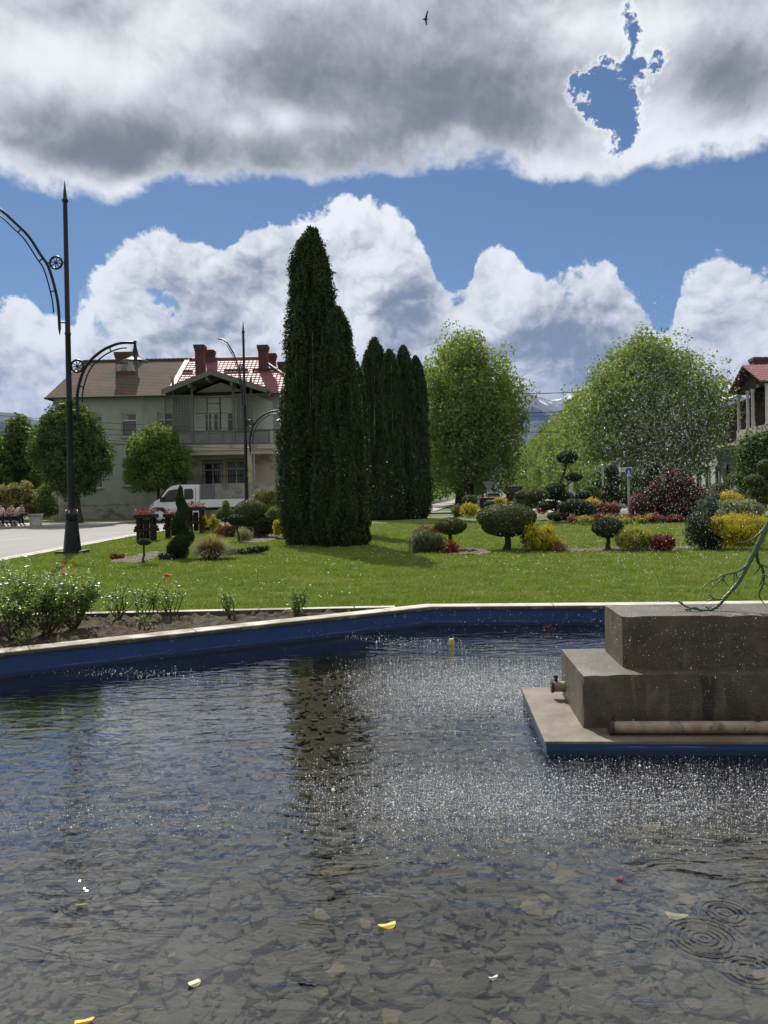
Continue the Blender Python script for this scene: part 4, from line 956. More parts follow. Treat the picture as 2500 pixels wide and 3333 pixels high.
# railing of latticed panels
rt = lw_(700, 1406)[1]; rb = lw_(700, 1446)[1]
rail = MB(); rail.box(lx0, lx1, LYD - .09, LYD + .03, rt, rt + .1); rail.box(lx0, lx1, LYD - .08, LYD + .02, rb, rb + .1)
RX = [567, 628, 681, 725, 763, 821, 876]
rxs = [lw_(p, 1430)[0] for p in RX]
for x_ in rxs: rail.box(x_ - .08, x_ + .08, LYD - .085, LYD + .025, rb + .1, rt)
rl_ = rail.build('railing', M['timberg'], house)
for i in range(len(rxs) - 1):
    a, c = rxs[i] + .1, rxs[i + 1] - .1; b = MB(); st = .16; H_ = rt - rb - .1; wd_ = c - a; k = -H_
    while k < wd_:
        for sg in (1, -1):
            xa, xb = (k, k + H_); za, zb4 = (0, H_) if sg > 0 else (H_, 0)
            s0 = max(0, -xa / H_); s1 = min(1, (wd_ - xa) / H_)
            if s1 > s0:
                pa = (a + xa + s0 * H_, LYD - .03 + .012 * sg, rb + .1 + za + (zb4 - za) * s0); pb = (a + xa + s1 * H_, LYD - .03 + .012 * sg, rb + .1 + za + (zb4 - za) * s1); b.tube([pa, pb], .018, 4)
        k += st
    b.build('lattice_panel', M['timberg'], rl_)
def lattice(xa, xb, y0, y1):
    x0_, z1_ = lw_(xa, y0); x1_, z0_ = lw_(xb, y1); b = MB(); k = 5; 
    for i in range(k + 1): xx = x0_ + (x1_ - x0_) * i / k; b.box(xx - .03, xx + .03, LYD - .04, LYD, z0_, z1_)
    nz = 12
    for i in range(nz + 1): zz = z0_ + (z1_ - z0_) * i / nz; b.box(x0_, x1_, LYD - .005, LYD + .03, zz - .03, zz + .03)
    o = b.build('lattice_screen', M['timberg'], house); b = MB(); b.box(x0_, x1_, LYD + .06, LYD + .08, z0_, z1_); b.build('screen_pane', M['curtain'], o)
lattice(573, 622, 1290, 1404); lattice(770, 815, 1290, 1404)
b = MB(); b.box(lx0 - .05, hx(633, LYD), LYD - .12, LYD + .1, eav, eav + .16); b.build('beam', M['timberg'], house); b = MB(); b.box(hx(758, LYD), lx1 + .05, LYD - .12, LYD + .1, eav, eav + .16); b.build('beam', M['timberg'], house)
# gable roof of the loggia
GY0 = LYD - 1.3; ap = W(685, 1202, GY0); gl_, gr_ = W(525, 1268, GY0), W(868, 1278, GY0); gb = HY + 3.2
b = MB(); apz = ap.z
zl = gl_.z; b.prism([(gl_.x, GY0, zl), (ap.x, GY0, apz), (ap.x, gb, apz), (gl_.x, gb, zl)], (0, 0, -.16)); b.prism([(ap.x, GY0, apz), (gr_.x, GY0, zl), (gr_.x, gb, zl), (ap.x, gb, apz)], (0, 0, -.16))
gr = b.build('gable_roof', M['redtile'], house)
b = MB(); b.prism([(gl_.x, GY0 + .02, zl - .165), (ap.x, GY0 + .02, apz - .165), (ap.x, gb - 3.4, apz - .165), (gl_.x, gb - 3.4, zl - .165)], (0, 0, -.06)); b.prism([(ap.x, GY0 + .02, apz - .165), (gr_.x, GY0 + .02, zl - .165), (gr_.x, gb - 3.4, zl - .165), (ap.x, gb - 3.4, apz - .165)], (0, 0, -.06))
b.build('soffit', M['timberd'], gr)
b = MB(); d_ = .34
b.prism([(gl_.x, GY0 - .04, zl - .05), (ap.x, GY0 - .04, apz - .05), (ap.x, GY0 - .04, apz - .05 - d_), (gl_.x, GY0 - .04, zl - .05 - d_)], (0, .035, 0)); b.prism([(ap.x, GY0 - .04, apz - .05), (gr_.x, GY0 - .04, zl - .05), (gr_.x, GY0 - .04, zl - .05 - d_), (ap.x, GY0 - .04, apz - .05 - d_)], (0, .035, 0))
b.build('bargeboard', M['timberg'], gr)
b = MB()
for s_, px_ in ((0, 628), (0, 763), (0, 685)):
    x_ = W(px_, 1250, LYD).x; zz = apz - .35 - abs(x_ - ap.x) * (apz - zl) / (ap.x - gl_.x); b.box(x_ - .09, x_ + .09, GY0 + .1, LYD + .6, zz - .25, zz)
b.build('rafter', M['timberg'], gr)
zq = lambda x_: apz - .45 - abs(x_ - ap.x) * (apz - zl) / (ap.x - gl_.x)
b = MB(); b.prism([(lx0 + .1, HY - .25, slab_t + .002), (lx1 - .1, HY - .25, slab_t + .002), (lx1 - .1, HY - .25, zq(lx1 - .1)), (ap.x, HY - .25, zq(ap.x)), (lx0 + .1, HY - .25, zq(lx0 + .1))], (0, .244, 0)); b.build('loggia_wall', M['white_wall'], house)
# ground floor under the loggia
b = MB(); gz1 = slab_b - .31; b.box(lx0 + .05, lx1 - .05, HY - .5, HY - .008, .1, gz1); b.build('porch_wall', M['cream'], house)
def barred(x0, x1, y0, y1):
    Y = HY - .5; p, q = W(x0, y1, Y), W(x1, y0, Y); b = MB(); b.box(p.x + .12, q.x - .12, Y - .03, Y - .004, p.z + .05, q.z - .25); r_ = b.build('window', M['glass'], house)
    b = MB()
    for k in range(3): xc = p.x + .12 + (q.x - p.x - .24) * k / 2; b.box(xc - .04, xc + .04, Y - .06, Y - .032, p.z + .05, q.z - .2)
    b.box(p.x + .1, q.x - .1, Y - .06, Y - .033, q.z - .75, q.z - .66); b.build('frame', M['frame'], r_)
    b = MB(); k = 9
    for i in range(k + 1): xc = p.x + (q.x - p.x) * i / k; b.tube([(xc, Y - .2, p.z), (xc, Y - .2, q.z)], .022, 5)
    for zz in (p.z, p.z + .35 * (q.z - p.z), q.z - .25, q.z): b.tube([(p.x, Y - .2, zz), (q.x, Y - .2, zz)], .024, 5)
    b.build('window_grille', M['black'], r_)
barred(663, 725, 1499, 1577); barred(738, 803, 1494, 1576)
x_, _ = lw_(812, 1500); b = MB(); b.box(x_ - .18, x_ + .18, LYD - .1, LYD + .3, .05, gz1 + .02); b.build('porch_pillar', M['cream'], house)
x_, _ = lw_(828, 1500); b = MB(); b.tube([(x_, LYD - .12, .1), (x_, LYD - .12, gz1 + .5), (x_, HY - .1, gz1 + 1.2), (x_, HY - .1, zt)], .055, 8); b.build('downpipe', M['zinc'], house)
x_ = hx(560); b = MB(); b.tube([(x_ - .5, HY - .1, .1), (x_ - .5, HY - .1, zt)], .05, 8); b.build('downpipe', M['zinc'], house)
tz1 = W(750, 1577, LYD - 1.0).z; b = MB(); b.box(W(690, 1600, LYD - 1.2).x, W(925, 1600, LYD - 1.2).x, LYD - 1.2, LYD - 1.0, .0, tz1); b.box(W(690, 1600, LYD - 1.2).x - .04, W(925, 1600, LYD - 1.2).x, LYD - 1.24, LYD - .96, tz1, tz1 + .08); b.build('terrace_wall', M['conc'], house)

# ------------------------------------------------------------ right-hand building
rb_ = empty('corner_building', (36, 76, 0), 'pale green building with timber loggia, columns and red tiled gable beyond the trees', 'building')
ux, uy = Vector((.131, 1, 0)).normalized(), Vector((1, -.131, 0)).normalized()   # along the avenue, away from it
def RB(c, Y, z): return Vector((.131 * Y + c, Y, z))
def slabv(b, c0, c1, Ya, Yb, z0, z1, mi=0):
    vs = [RB(c, Y, z) for z in (z0, z1) for (c, Y) in ((c0, Ya), (c1, Ya), (c1, Yb), (c0, Yb))]
    b.add(vs, [(3, 2, 1, 0), (4, 5, 6, 7), (0, 1, 5, 4), (1, 2, 6, 5), (2, 3, 7, 6), (3, 0, 4, 7)], mi)
M['palegreen'] = stone('pale_green_render', (.40, .48, .42), (.46, .54, .48), 1.5, .9, .05, 30)
M['darkwood'] = stone('dark_brown_boards', (.05, .038, .032), (.08, .06, .05), 7, .9, .3, 30)  # dark brown wood of the upper walls and gable
b = MB(); slabv(b, 27, 42, 77, 108, 0, 5.7); b.build('ground_floor_wall', M['palegreen'], rb_)
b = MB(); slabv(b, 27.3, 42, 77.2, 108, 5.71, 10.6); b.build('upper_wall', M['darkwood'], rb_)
b = MB(); slabv(b, 25.2, 27.0, 77, 90, 5.75, 5.95); slabv(b, 25.2, 25.3, 77, 90, 5.96, 6.05); b.build('balcony_slab', M['cream'], rb_)
b = MB(); Yq = 78
while Yq < 89.6:
    slabv(b, 25.25, 25.33, Yq, Yq + .08, 6.06, 7.1); Yq += .35
slabv(b, 25.22, 25.36, 77, 90, 7.1, 7.2); b.build('railing', M['wood'], rb_)
b = MB(); b.prism([RB(25.4, 76.8, 10.5), RB(25.4, 108.5, 10.5), RB(34, 104, 14.2), RB(34, 80, 14.2)], (0, 0, .15)); b.build('lower_roof', M['zinc'], rb_)
for Yw in (84, 88, 92, 96, 100):
    b = MB(); slabv(b, 26.94, 26.99, Yw, Yw + 1.4, 1.4, 4.0); w_ = b.build('window', M['glass'], rb_); b = MB(); slabv(b, 26.86, 26.93, Yw - .15, Yw, 1.3, 4.1); slabv(b, 26.86, 26.93, Yw + 1.4, Yw + 1.55, 1.3, 4.1); slabv(b, 26.86, 26.93, Yw - .15, Yw + 1.55, 4.1, 4.3); b.build('frame', M['frame'], w_)
# gabled bay
b = MB(); slabv(b, 25.6, 42, 68.6, 77, 0, 5.6); b.build('bay_ground_floor', M['cream'], rb_)
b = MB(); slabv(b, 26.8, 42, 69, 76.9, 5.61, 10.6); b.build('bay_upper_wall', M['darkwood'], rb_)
b = MB(); slabv(b, 25.2, 42, 68.2, 77, 5.6, 6.0); slabv(b, 25.3, 25.5, 68.3, 76.8, 6.01, 7.1); slabv(b, 25.5, 42, 68.3, 68.5, 6.01, 7.1); b.build('bay_parapet', M['conc'], rb_)
for cc, Yc in ((25.4, 68.6), (25.4, 72.2), (25.4, 73.6), (25.4, 76.2), (29, 68.6), (33, 68.6)):
    b = MB(); p = RB(cc, Yc, 7.1); b.lathe([(.2, 0), (.16, .2), (.14, 3.2), (.22, 3.6)], p, 10); b.build('column', M['signwhite'], rb_, smooth=True)
rz0, rz1 = 10.75, 12.9
b = MB(); b.prism([RB(24.6, 67.8, rz0), RB(45, 67.8, rz0), RB(45, 72.6, rz1), RB(24.6, 72.6, rz1)], (0, 0, .15)); b.prism([RB(24.6, 77.4, rz0), RB(24.6, 72.6, rz1), RB(45, 72.6, rz1), RB(45, 77.4, rz0)], (0, 0, .15)); b.build('bay_roof', M['redtile'], rb_)
b = MB(); b.prism([RB(25.4, 68.3, rz0 - .05), RB(25.4, 76.9, rz0 - .05), RB(25.4, 72.6, rz1 - .1)], tuple(uy * .3)); b.build('gable_wall', M['darkwood'], rb_)
b = MB(); slabv(b, 27.5, 30.2, 77.6, 79, 10.6, 14.3); slabv(b, 27.4, 30.3, 77.5, 79.1, 14.3, 14.6); b.build('chimney', M['brick'], rb_)

# ------------------------------------------------------------ trees
def trunk(b, base, top, r0, r1, n=8, wob=.06):
    base, top = Vector(base), Vector(top); pts = []; 
    for i in range(6):
        s_ = i / 5; pts.append(base.lerp(top, s_) + Vector((random.uniform(-1, 1), random.uniform(-1, 1), 0)) * wob * (top - base).length * .15 * (0 < i < 5))
    b.tube(pts, [r0 * 1.5] + [r0 + (r1 - r0) * i / 5 for i in range(1, 6)], n)
def crown_ells(H, Wd, zb, kind='egg', k=26):
    """cluster of lobes forming an upright egg crown from zb to H, width Wd"""
    o = []
    for i in range(k):
        s_ = (i + .5) / k; z_ = zb + (H - zb) * (.08 + .86 * s_); prof = math.sin(math.pi * min(1, (s_ * .86 + .12))) ** .6 if kind == 'egg' else (1 - s_) ** .5
        R_ = Wd / 2 * prof; a = i * 2.399; rr = R_ * (.58 if s_ < .85 else .35); lob = Wd * .17 * (1.15 - .35 * s_)
        o.append((rr * math.cos(a), rr * math.sin(a), z_, lob * 1.1, lob * 1.1, lob * 1.25))
    o.append((0, 0, (zb + H) / 2, Wd * .27, Wd * .27, (H - zb) * .38)); return o
def big_tree(name, H, Wd, zb, mat, n, leaf, label=None, cat='tree', tr=.5, group=None, clumps=420, seedk=26):
    root = empty(name, (0, 0, 0), label, cat, group)
    foliage('crown', crown_ells(H, Wd, zb, k=seedk), n, leaf, mat, root, core=0, jit=.9, clumps=clumps, cr_=Wd * .085, rough=.12, aspect=.75, fill=.45)
    b = MB(); trunk(b, (0, 0, 0), (0, 0, zb + (H - zb) * .35), tr, tr * .55, 10)
    for i in range(9):
        a = i * 2.4; z0_ = zb * .8 + i * .35; b.tube([(0, 0, z0_), (math.cos(a) * Wd * .14, math.sin(a) * Wd * .14, z0_ + (H - zb) * .18), (math.cos(a) * Wd * .27, math.sin(a) * Wd * .27, z0_ + (H - zb) * .45)], [tr * .35, tr * .22, tr * .06], 6)
    b.build('trunk', M['bark'], root, smooth=True); return root
# left plane tree (first of the left row)
T1 = big_tree('plane_tree', 18.9, 15.8, 2.7, M['plane'], 60000, .28, 'bright green plane tree with thick trunk between the dark thujas and the avenue', tr=.62)
T1.location = (W(1522, 1450, 88).x, 88, 0); T1.scale.x = 1.0
# right row along the avenue
grp = 'plane trees lining the right side of the avenue'
T2 = big_tree('plane_tree', 14.9, 15.8, 3.4, M['plane2'], 80000, .25, 'largest, nearest rounded plane tree of the row right of the avenue, behind the water spray', tr=.45, group=grp, clumps=700, seedk=34)
T2.location = (W(2112, 1450, 74).x, 74, 0)
protoA = big_tree('avenue_tree', 17.8, 10.5, 2.2, M['plane2'], 22000, .32, 'bright green avenue tree, one of the merging row receding right of the road', tr=.35, group=grp, clumps=300)
protoB = big_tree('avenue_tree', 17.2, 11, 2.2, M['plane'], 21000, .33, 'bright green avenue tree, one of the merging row receding right of the road', tr=.35, group=grp, clumps=300)
Yv = 86.0; i = 0; AVN = []
while Yv < 640:
    o = (protoA, protoB)[i] if i < 2 else copytree((protoA, protoB)[i % 2])
    o.location = (.131 * Yv + 16.3 + random.uniform(-.5, .5), Yv, 0); o.rotation_euler.z = random.uniform(0, 6.28); s_ = random.uniform(.92, 1.08); o.scale = (s_, s_, s_ * (0.97 if i else .90))
    if 1 <= i <= 6: AVN.append((o, ['third', 'fourth', 'fifth', 'sixth', 'seventh', 'eighth'][i - 1]))
    Yv += 8.5 + Yv * .018; i += 1
# left row beyond the first tree
Yv = 98.0
for k in range(9):
    o = copytree((protoA, protoB)[k % 2]); o.location = (.131 * Yv - 3.4, Yv, 0); o.rotation_euler.z = random.uniform(0, 6.28); o.scale = (.88,) * 3
    tag(o, 'avenue tree seen through the gap behind the first left plane tree', group='trees of the left avenue row'); Yv += 14 + k * 3
# trees/bushes behind left of footpath
protoC = big_tree('garden_tree', 7.0, 5.5, .6, M['bush'], 8000, .22, 'green garden tree in the hedge line left of the footpath', tr=.15, group='garden trees along the footpath', clumps=160)
for k in range(9):
    o = protoC if k == 0 else copytree(protoC); Yv = 76 + k * 12; o.location = (.131 * Yv - 10.0 - (k % 2) * .8, Yv, 0); o.rotation_euler.z = k * 1.3; o.scale = (1 + .05 * (k % 3),) * 3
# far low hedge masses closing the horizon
for j, (cx_, Yc, wd_, hh) in enumerate([(-75, 150, 60, 9), (-45, 120, 26, 8), (75, 130, 40, 12), (-14, 140, 30, 9)]):
    ell = [(cx_ + random.uniform(-.5, .5) * wd_, Yc + random.uniform(-4, 4), hh * .35 + random.uniform(-1, 1), 5, 5, hh * random.uniform(.4, .62)) for k in range(14)]
    tag(foliage('woodland', ell, 9000, .55, M['bush'], loc=(cx_, Yc, 0), core=.8, jit=.9, clumps=220, cr_=1.4, rough=.1), 'distant belt of trees behind the gardens', 'woodland', kind='stuff')

def thuja(base, H, Wd, label, n, lobes=5, lean=0.0, group=None, leaf=.10, taper=.38, names='thuja_tree', fat=1.0, wires=None):
    base = Vector(base); root = empty(names, base, label, 'conifer', group)
    ns = 26; ells = []
    # surface sampling in (theta, z)
    m_ = n; th = rng.uniform(0, 2 * math.pi, m_); s_ = rng.random(m_) ** .9; sd_ = int(rng.integers(1e5))
    def rad(th, s_):
        pr = np.interp(s_, [0, .03, .09, .18, .32, .57, .80, .90, .965, 1.0], [.70, .86, .97, 1.0, .92, .70 * taper / .38, .56 * taper / .38, .43 * taper / .38, .22 * taper / .38, .02])
        q = np.stack([np.cos(th) * 2.2, np.sin(th) * 2.2, s_ * H * .55], 1); nz = fbm(q, sd_, 3); q2 = np.stack([np.cos(th) * 5, np.sin(th) * 5, s_ * H * 1.5], 1); nz2 = vnoise(q2, sd_ + 5)
        q3 = np.stack([np.cos(th) * 9, np.sin(th) * 9, s_ * H * 3.2], 1); return Wd / 2 * pr * (.93 + .60 * (nz - .5) + .34 * (nz2 - .5) + .07 * np.abs(np.sin(th * 2.5 + sd_ + s_ * 1.5))) + Wd * .08 * (vnoise(q3, sd_ + 9) - .5)
    r_ = rad(th, s_) + rng.normal(size=m_) * .022 * Wd + (rng.random(m_) < .10) * rng.uniform(0, .055, m_) * Wd
    P_ = np.stack([np.cos(th) * r_ + lean * s_ * H, np.sin(th) * r_, s_ * H + .02], 1) + np.array(base); N_ = np.stack([np.cos(th), np.sin(th), np.full(m_, .15)], 1)
    V, F = leaves(P_, N_, leaf, .55, 1.1, up=.35, szj=.5)
    # core
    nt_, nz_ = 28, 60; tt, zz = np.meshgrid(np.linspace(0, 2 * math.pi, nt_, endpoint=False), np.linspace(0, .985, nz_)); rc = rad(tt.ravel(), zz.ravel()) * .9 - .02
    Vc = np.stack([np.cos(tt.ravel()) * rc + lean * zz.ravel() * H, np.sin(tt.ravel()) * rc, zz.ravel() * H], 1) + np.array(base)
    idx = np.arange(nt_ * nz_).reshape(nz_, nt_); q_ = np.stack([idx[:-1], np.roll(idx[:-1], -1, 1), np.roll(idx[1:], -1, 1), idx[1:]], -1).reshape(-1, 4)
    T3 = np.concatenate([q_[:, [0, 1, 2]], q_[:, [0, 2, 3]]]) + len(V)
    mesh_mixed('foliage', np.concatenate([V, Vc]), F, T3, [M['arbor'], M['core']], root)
    b = MB(); b.tube([base, base + Vector((0, 0, H * .5))], [Wd * .06, .03], 8); b.build('trunk', M['bark'], root)
    for (a_, s0, s1) in (wires or ()):
        pts = []
        for i in range(12):
            q = s0 + (s1 - s0) * i / 11; r2 = float(rad(np.array([a_]), np.array([q]))[0]) + .05; pts.append(base + Vector((math.cos(a_) * r2 + lean * q * H, math.sin(a_) * r2, q * H)))
        b = MB(); b.tube(pts, .0035 if H < 10.5 else .006, 4); b.build('light_string', M['frame'], root)
    return root
gA = 'columnar thujas in the lawn'
b0 = G(1010, 1792); b1 = G(1110, 1786)
def thj(px_base, ybase, ptop, W_px, label, n, Yd=None, **k):
    bs = G(px_base, ybase) if Yd is None else Vector((W(px_base, 1600, Yd).x, Yd, 0)); H = W(ptop[0], ptop[1], bs.y).z; xt = W(ptop[0], ptop[1], bs.y).x
    return thuja(bs, H, W_px / S(bs.y), label, n, lean=(xt - bs.x) / H, **k)
thj(1020, 1772, (1012, 745), 222, 'tallest dark green thuja column, left in the nearest clump', 110000, group=gA, leaf=.065, taper=.40, wires=((-1.55, .40, .60), (-1.45, .42, .66), (-2.1, .5, .62)))
thj(1108, 1778, (1098, 1000), 165, 'thuja of middle height rising from the right side of the tallest one', 60000, group=gA, leaf=.06, taper=.42)
thj(1152, 1776, (1150, 1620), 100, 'knee-high thuja bush at the right foot of the tallest thuja', 6000, leaf=.09, taper=.5, names='thuja_bush')
thj(1160, 1745, (1160, 1180), 90, 'slim thuja tip peeping out right behind the nearest clump', 12000, group=gA, leaf=.1, taper=.4)
gB = 'second clump of thujas at the back of the lawn'
for i, (pxb, ptop, wpx, lab, n_) in enumerate([(1222, (1220, 1100), 120, 'tallest thuja of the rear clump, at its left', 22000), (1272, (1268, 1138), 105, 'second thuja from the left in the rear clump', 18000), (1322, (1312, 1125), 100, 'third thuja from the left in the rear clump', 18000),
                                              (1356, (1352, 1160), 95, 'rightmost full-height thuja of the rear clump', 16000), (1196, (1186, 1168), 60, 'thin thuja at the far left edge of the rear clump', 8000)]):
    thj(pxb, 1690, ptop, wpx * .93, lab, int(n_ * 1.8), Yd=[46, 45.2, 46.2, 47, 48.5][i], group=gB, leaf=.11, taper=.44, wires=[((-1.6, .4, .8), (-1.3, .5, .85)), ((-1.4, .5, .9),), ((-1.7, .45, .8),), (), ()][i])

def tree_at(name, px_, ybase, ells_px, mat, n, leaf, label, cat='tree', trunkr=.1, Yd=None, core=.7, clumps=200, crf=.25, rough=.1, group=None, trunk_top=None, jit=.9, up=0, aspect=.7, depth=.9, fill=.2, tmat='bark', bottomz=None):
    """ells_px: (px,py,rx,ry[,dy]) in photo pixels at the plant's own distance"""
    bs = G(px_, ybase) if Yd is None else Vector((W(px_, 1600, Yd).x, Yd, 0)); s_ = S(bs.y); root = empty(name, bs, label, cat, group)
    ells = []
    for e in ells_px:
        c = W(e[0], e[1], bs.y); ells.append((c.x, c.y + (e[4] if len(e) > 4 else 0), c.z, e[2] / s_, e[2] / s_ * depth, e[3] / s_))
    foliage('foliage', ells, n, leaf, mat, root, core=core, jit=jit, clumps=clumps, cr_=crf, rough=rough, up=up, aspect=aspect, fill=fill, bottom=bottomz)
    if trunkr:
        b = MB(); tp_ = Vector((ells[0][0], ells[0][1], ells[0][2])) if trunk_top is None else W(trunk_top[0], trunk_top[1], bs.y)
        trunk(b, bs, tp_, trunkr, trunkr * .6)
        for e in ells[:8]:
            c = Vector(e[:3]); mid = bs.lerp(tp_, .72)
            if (c - tp_).length > .2: b.tube([mid, mid.lerp(c, .55) + Vector((0, 0, .05)), c], [trunkr * .5, trunkr * .35, trunkr * .2], 6)
        b.build('trunk', M[tmat], root, smooth=True)
    return root
tree_at('round_tree', 250, 1695, [(233, 1455, 112, 125), (190, 1480, 90, 100), (270, 1490, 88, 105), (235, 1400, 90, 90), (235, 1560, 75, 55)], M['round'], 46000, .15, 'dense dark round-headed tree behind the near lamp post', trunkr=.3, Yd=49.6, clumps=420, crf=.42)
tree_at('maple_tree', 515, 1690, [(515, 1480, 70, 70), (470, 1490, 60, 62), (560, 1500, 62, 60), (520, 1420, 52, 42), (500, 1560, 65, 45), (575, 1545, 40, 40), (445, 1540, 40, 40), (440, 1440, 25, 30)], M['maple'], 24000, .15, 'smaller light green maple between the round tree and the gabled house', trunkr=.13, Yd=53.8, clumps=190, crf=.46, core=.45, rough=.3)
tree_at('garden_tree', 60, 1650, [(85, 1450, 60, 80), (30, 1500, 70, 75), (100, 1530, 50, 60), (0, 1560, 70, 50), (60, 1400, 30, 40)], M['bush'], 16000, .24, 'loose green tree at the left edge behind the olive bush', trunkr=.2, Yd=62, clumps=250, crf=.5, core=.6)
tree_at('garden_tree', -60, 1650, [(-60, 1480, 70, 110), (-30, 1560, 60, 60)], M['maple'], 7000, .24, 'bright leaved tree cut by the left edge of the photo', trunkr=.2, Yd=60, clumps=160, crf=.5, core=.6)
tree_at('conifer_tree', 5, 1650, [(5, 1480, 22, 40), (5, 1445, 12, 30)], M['arbor'], 3000, .22, 'dark conifer top rising at the far left', 'conifer', trunkr=.15, Yd=66, clumps=0, crf=.3, core=.9)
tree_at('olive_bush', 55, 1700, [(60, 1605, 48, 35), (20, 1620, 45, 40), (95, 1635, 30, 32), (60, 1650, 55, 35), (125, 1640, 35, 40), (-30, 1610, 50, 50)], M['olive'], 12000, .13, 'wide olive-yellow bush behind the seated people', 'bush', trunkr=0, Yd=54.5, clumps=260, crf=.3, bottomz=.05)
tree_at('bush', 160, 1700, [(155, 1650, 30, 35), (150, 1610, 22, 30)], M['bush'], 3500, .12, 'upright green bush left of the dark round tree', 'bush', trunkr=0, Yd=54, clumps=90, crf=.25, bottomz=.05)
tree_at('hedge_tree', 2470, 1650, [(2450, 1470, 50, 60), (2490, 1500, 70, 90), (2440, 1560, 55, 55), (2530, 1450, 60, 70), (2480, 1600, 70, 30)], M['round'], 14000, .16, 'dark leafy tree before the right-hand building at the photo edge', trunkr=.15, Yd=50, clumps=260, crf=.35, core=.7)
tree_at('garden_tree', 2050, 1650, [(1960, 1560, 60, 50), (2080, 1570, 60, 50), (2110, 1550, 50, 45), (2020, 1600, 70, 40)], M['bush'], 9000, .2, 'dim green tree under the big plane tree behind the road signs', trunkr=.15, Yd=66, clumps=200, crf=.5)

# clipped topiary
def pad(cx_, cy_, rx, ry): return (cx_, cy_, rx, ry)
def topiary(name, px_, yb, pads, mat, n, leaf, label, cat='topiary', tr=.045, limbs=True, group=None, Yd=None, core=.93, trunkpath=None, rough=.035, jit=.55, depth=1.0):
    bs = G(px_, yb) if Yd is None else Vector((W(px_, 1600, Yd).x, Yd, 0)); s_ = S(bs.y); root = empty(name, bs, label, cat, group); ells = []
    for p in pads:
        c = W(p[0], p[1], bs.y); dy = p[4] if len(p) > 4 else 0; ells.append((c.x, c.y + dy, c.z, p[2] / s_, p[2] / s_ * depth, p[3] / s_))
    area = sum(e[3] * e[4] + e[3] * e[5] for e in ells); 
    for e in ells:
        k = max(150, int(n * (e[3] * e[4] + e[3] * e[5]) / area)); foliage('foliage_pad' if len(ells) > 1 else 'foliage', [e], k, leaf, mat, root, core=core, jit=jit, rough=rough, aspect=.55, up=.25)
    b = MB()
    if trunkpath:
        pts = smoothpath([bs] + [W(x_, y_, bs.y) for x_, y_ in trunkpath], 3); b.tube(pts, [tr * 1.5] + [tr * (1 - .4 * i / len(pts)) for i in range(1, len(pts))], 8)
    else:
        top = Vector(ells[0][:3]); trunk(b, bs, top, tr, tr * .7, 8, .25)
    if len(ells) > 1 and limbs:
        tp_ = W(*trunkpath[-1], bs.y) if trunkpath else Vector(ells[0][:3])
        for e in ells:
            c = Vector(e[:3]) - Vector((0, 0, e[5] * .5)); st = bs.lerp(tp_, min(.9, max(.25, (c.z / max(.1, tp_.z)) * .75))); b.tube([st, st.lerp(c, .5) + Vector((0, 0, -.04)), c], [tr * .7, tr * .5, tr * .35], 6)
    b.build('trunk', M['bark'], root, smooth=True); return root
topiary('mushroom_topiary', 1650, 1792, [(1648, 1683, 97, 46), (1650, 1712, 82, 34)], M['clip'], 16000, .05, 'widest clipped mushroom-shaped conifer on a single trunk right of the lawn gap', tr=.085)
topiary('mushroom_topiary', 1466, 1792, [(1467, 1712, 52, 27)], M['clip'], 5000, .05, 'small flat-topped topiary between the lavender and the widest mushroom', tr=.06, rough=.07)
topiary('mushroom_topiary', 1980, 1792, [(1978, 1717, 50, 33)], M['clipd'], 5200, .045, 'small dark topiary ball on a stem beside the rounded golden shrub', tr=.06)
topiary('mushroom_topiary', 468, 1834, [(470, 1764, 23, 11)], M['clipd'], 1700, .035, 'tiny clipped topiary on a thin stem in front of the timber planter', tr=.03, rough=.12)
topiary('mushroom_topiary', 777, 1765, [(771, 1692, 30, 19)], M['clipd'], 2600, .045, 'small slanting topiary ball on a thin stem right of the young pine', tr=.035, rough=.08)
topiary('ball_topiary', 818, 1750, [(818, 1668, 58, 43), (820, 1695, 45, 30)], M['clip'], 9000, .055, 'large rounded topiary ball before the far lamp post', tr=.10)
topiary('young_pine', 733, 1745, [(733, 1668, 26, 20), (735, 1645, 12, 18), (715, 1680, 14, 10), (752, 1680, 14, 10)], M['bush'], 2600, .06, 'light green young pine with loose tufts on a thin stem', 'pine', tr=.03, rough=.2, core=.6)
# spiral
bs = G(590, 1820); sp = empty('spiral_topiary', bs, 'dark conifer clipped into a spiral in front of the white truck', 'topiary', None)
Hs = W(598, 1580, bs.y).z; sy_ = S(bs.y); ell = []
for i in range(60):
    q = i / 59; z_ = .16 + (Hs - .28) * q; a = q * 2 * math.pi * 2.4 + 2.4; rr = .20 * (1 - q) + .02
    ell.append((bs.x + math.cos(a) * rr * .62 + .02, bs.y + math.sin(a) * rr * .62, z_, .05 + .20 * (1 - q) ** .7, .05 + .20 * (1 - q) ** .7, .05 + .14 * (1 - q * .5)))
foliage('foliage', ell, 60000, .04, M['clipd'], sp, core=.9, jit=.6, rough=.05, up=.4)
b = MB(); b.tube([bs, bs + Vector((0, 0, Hs * .9))], [.05, .02], 8); b.build('trunk', M['bark'], sp)
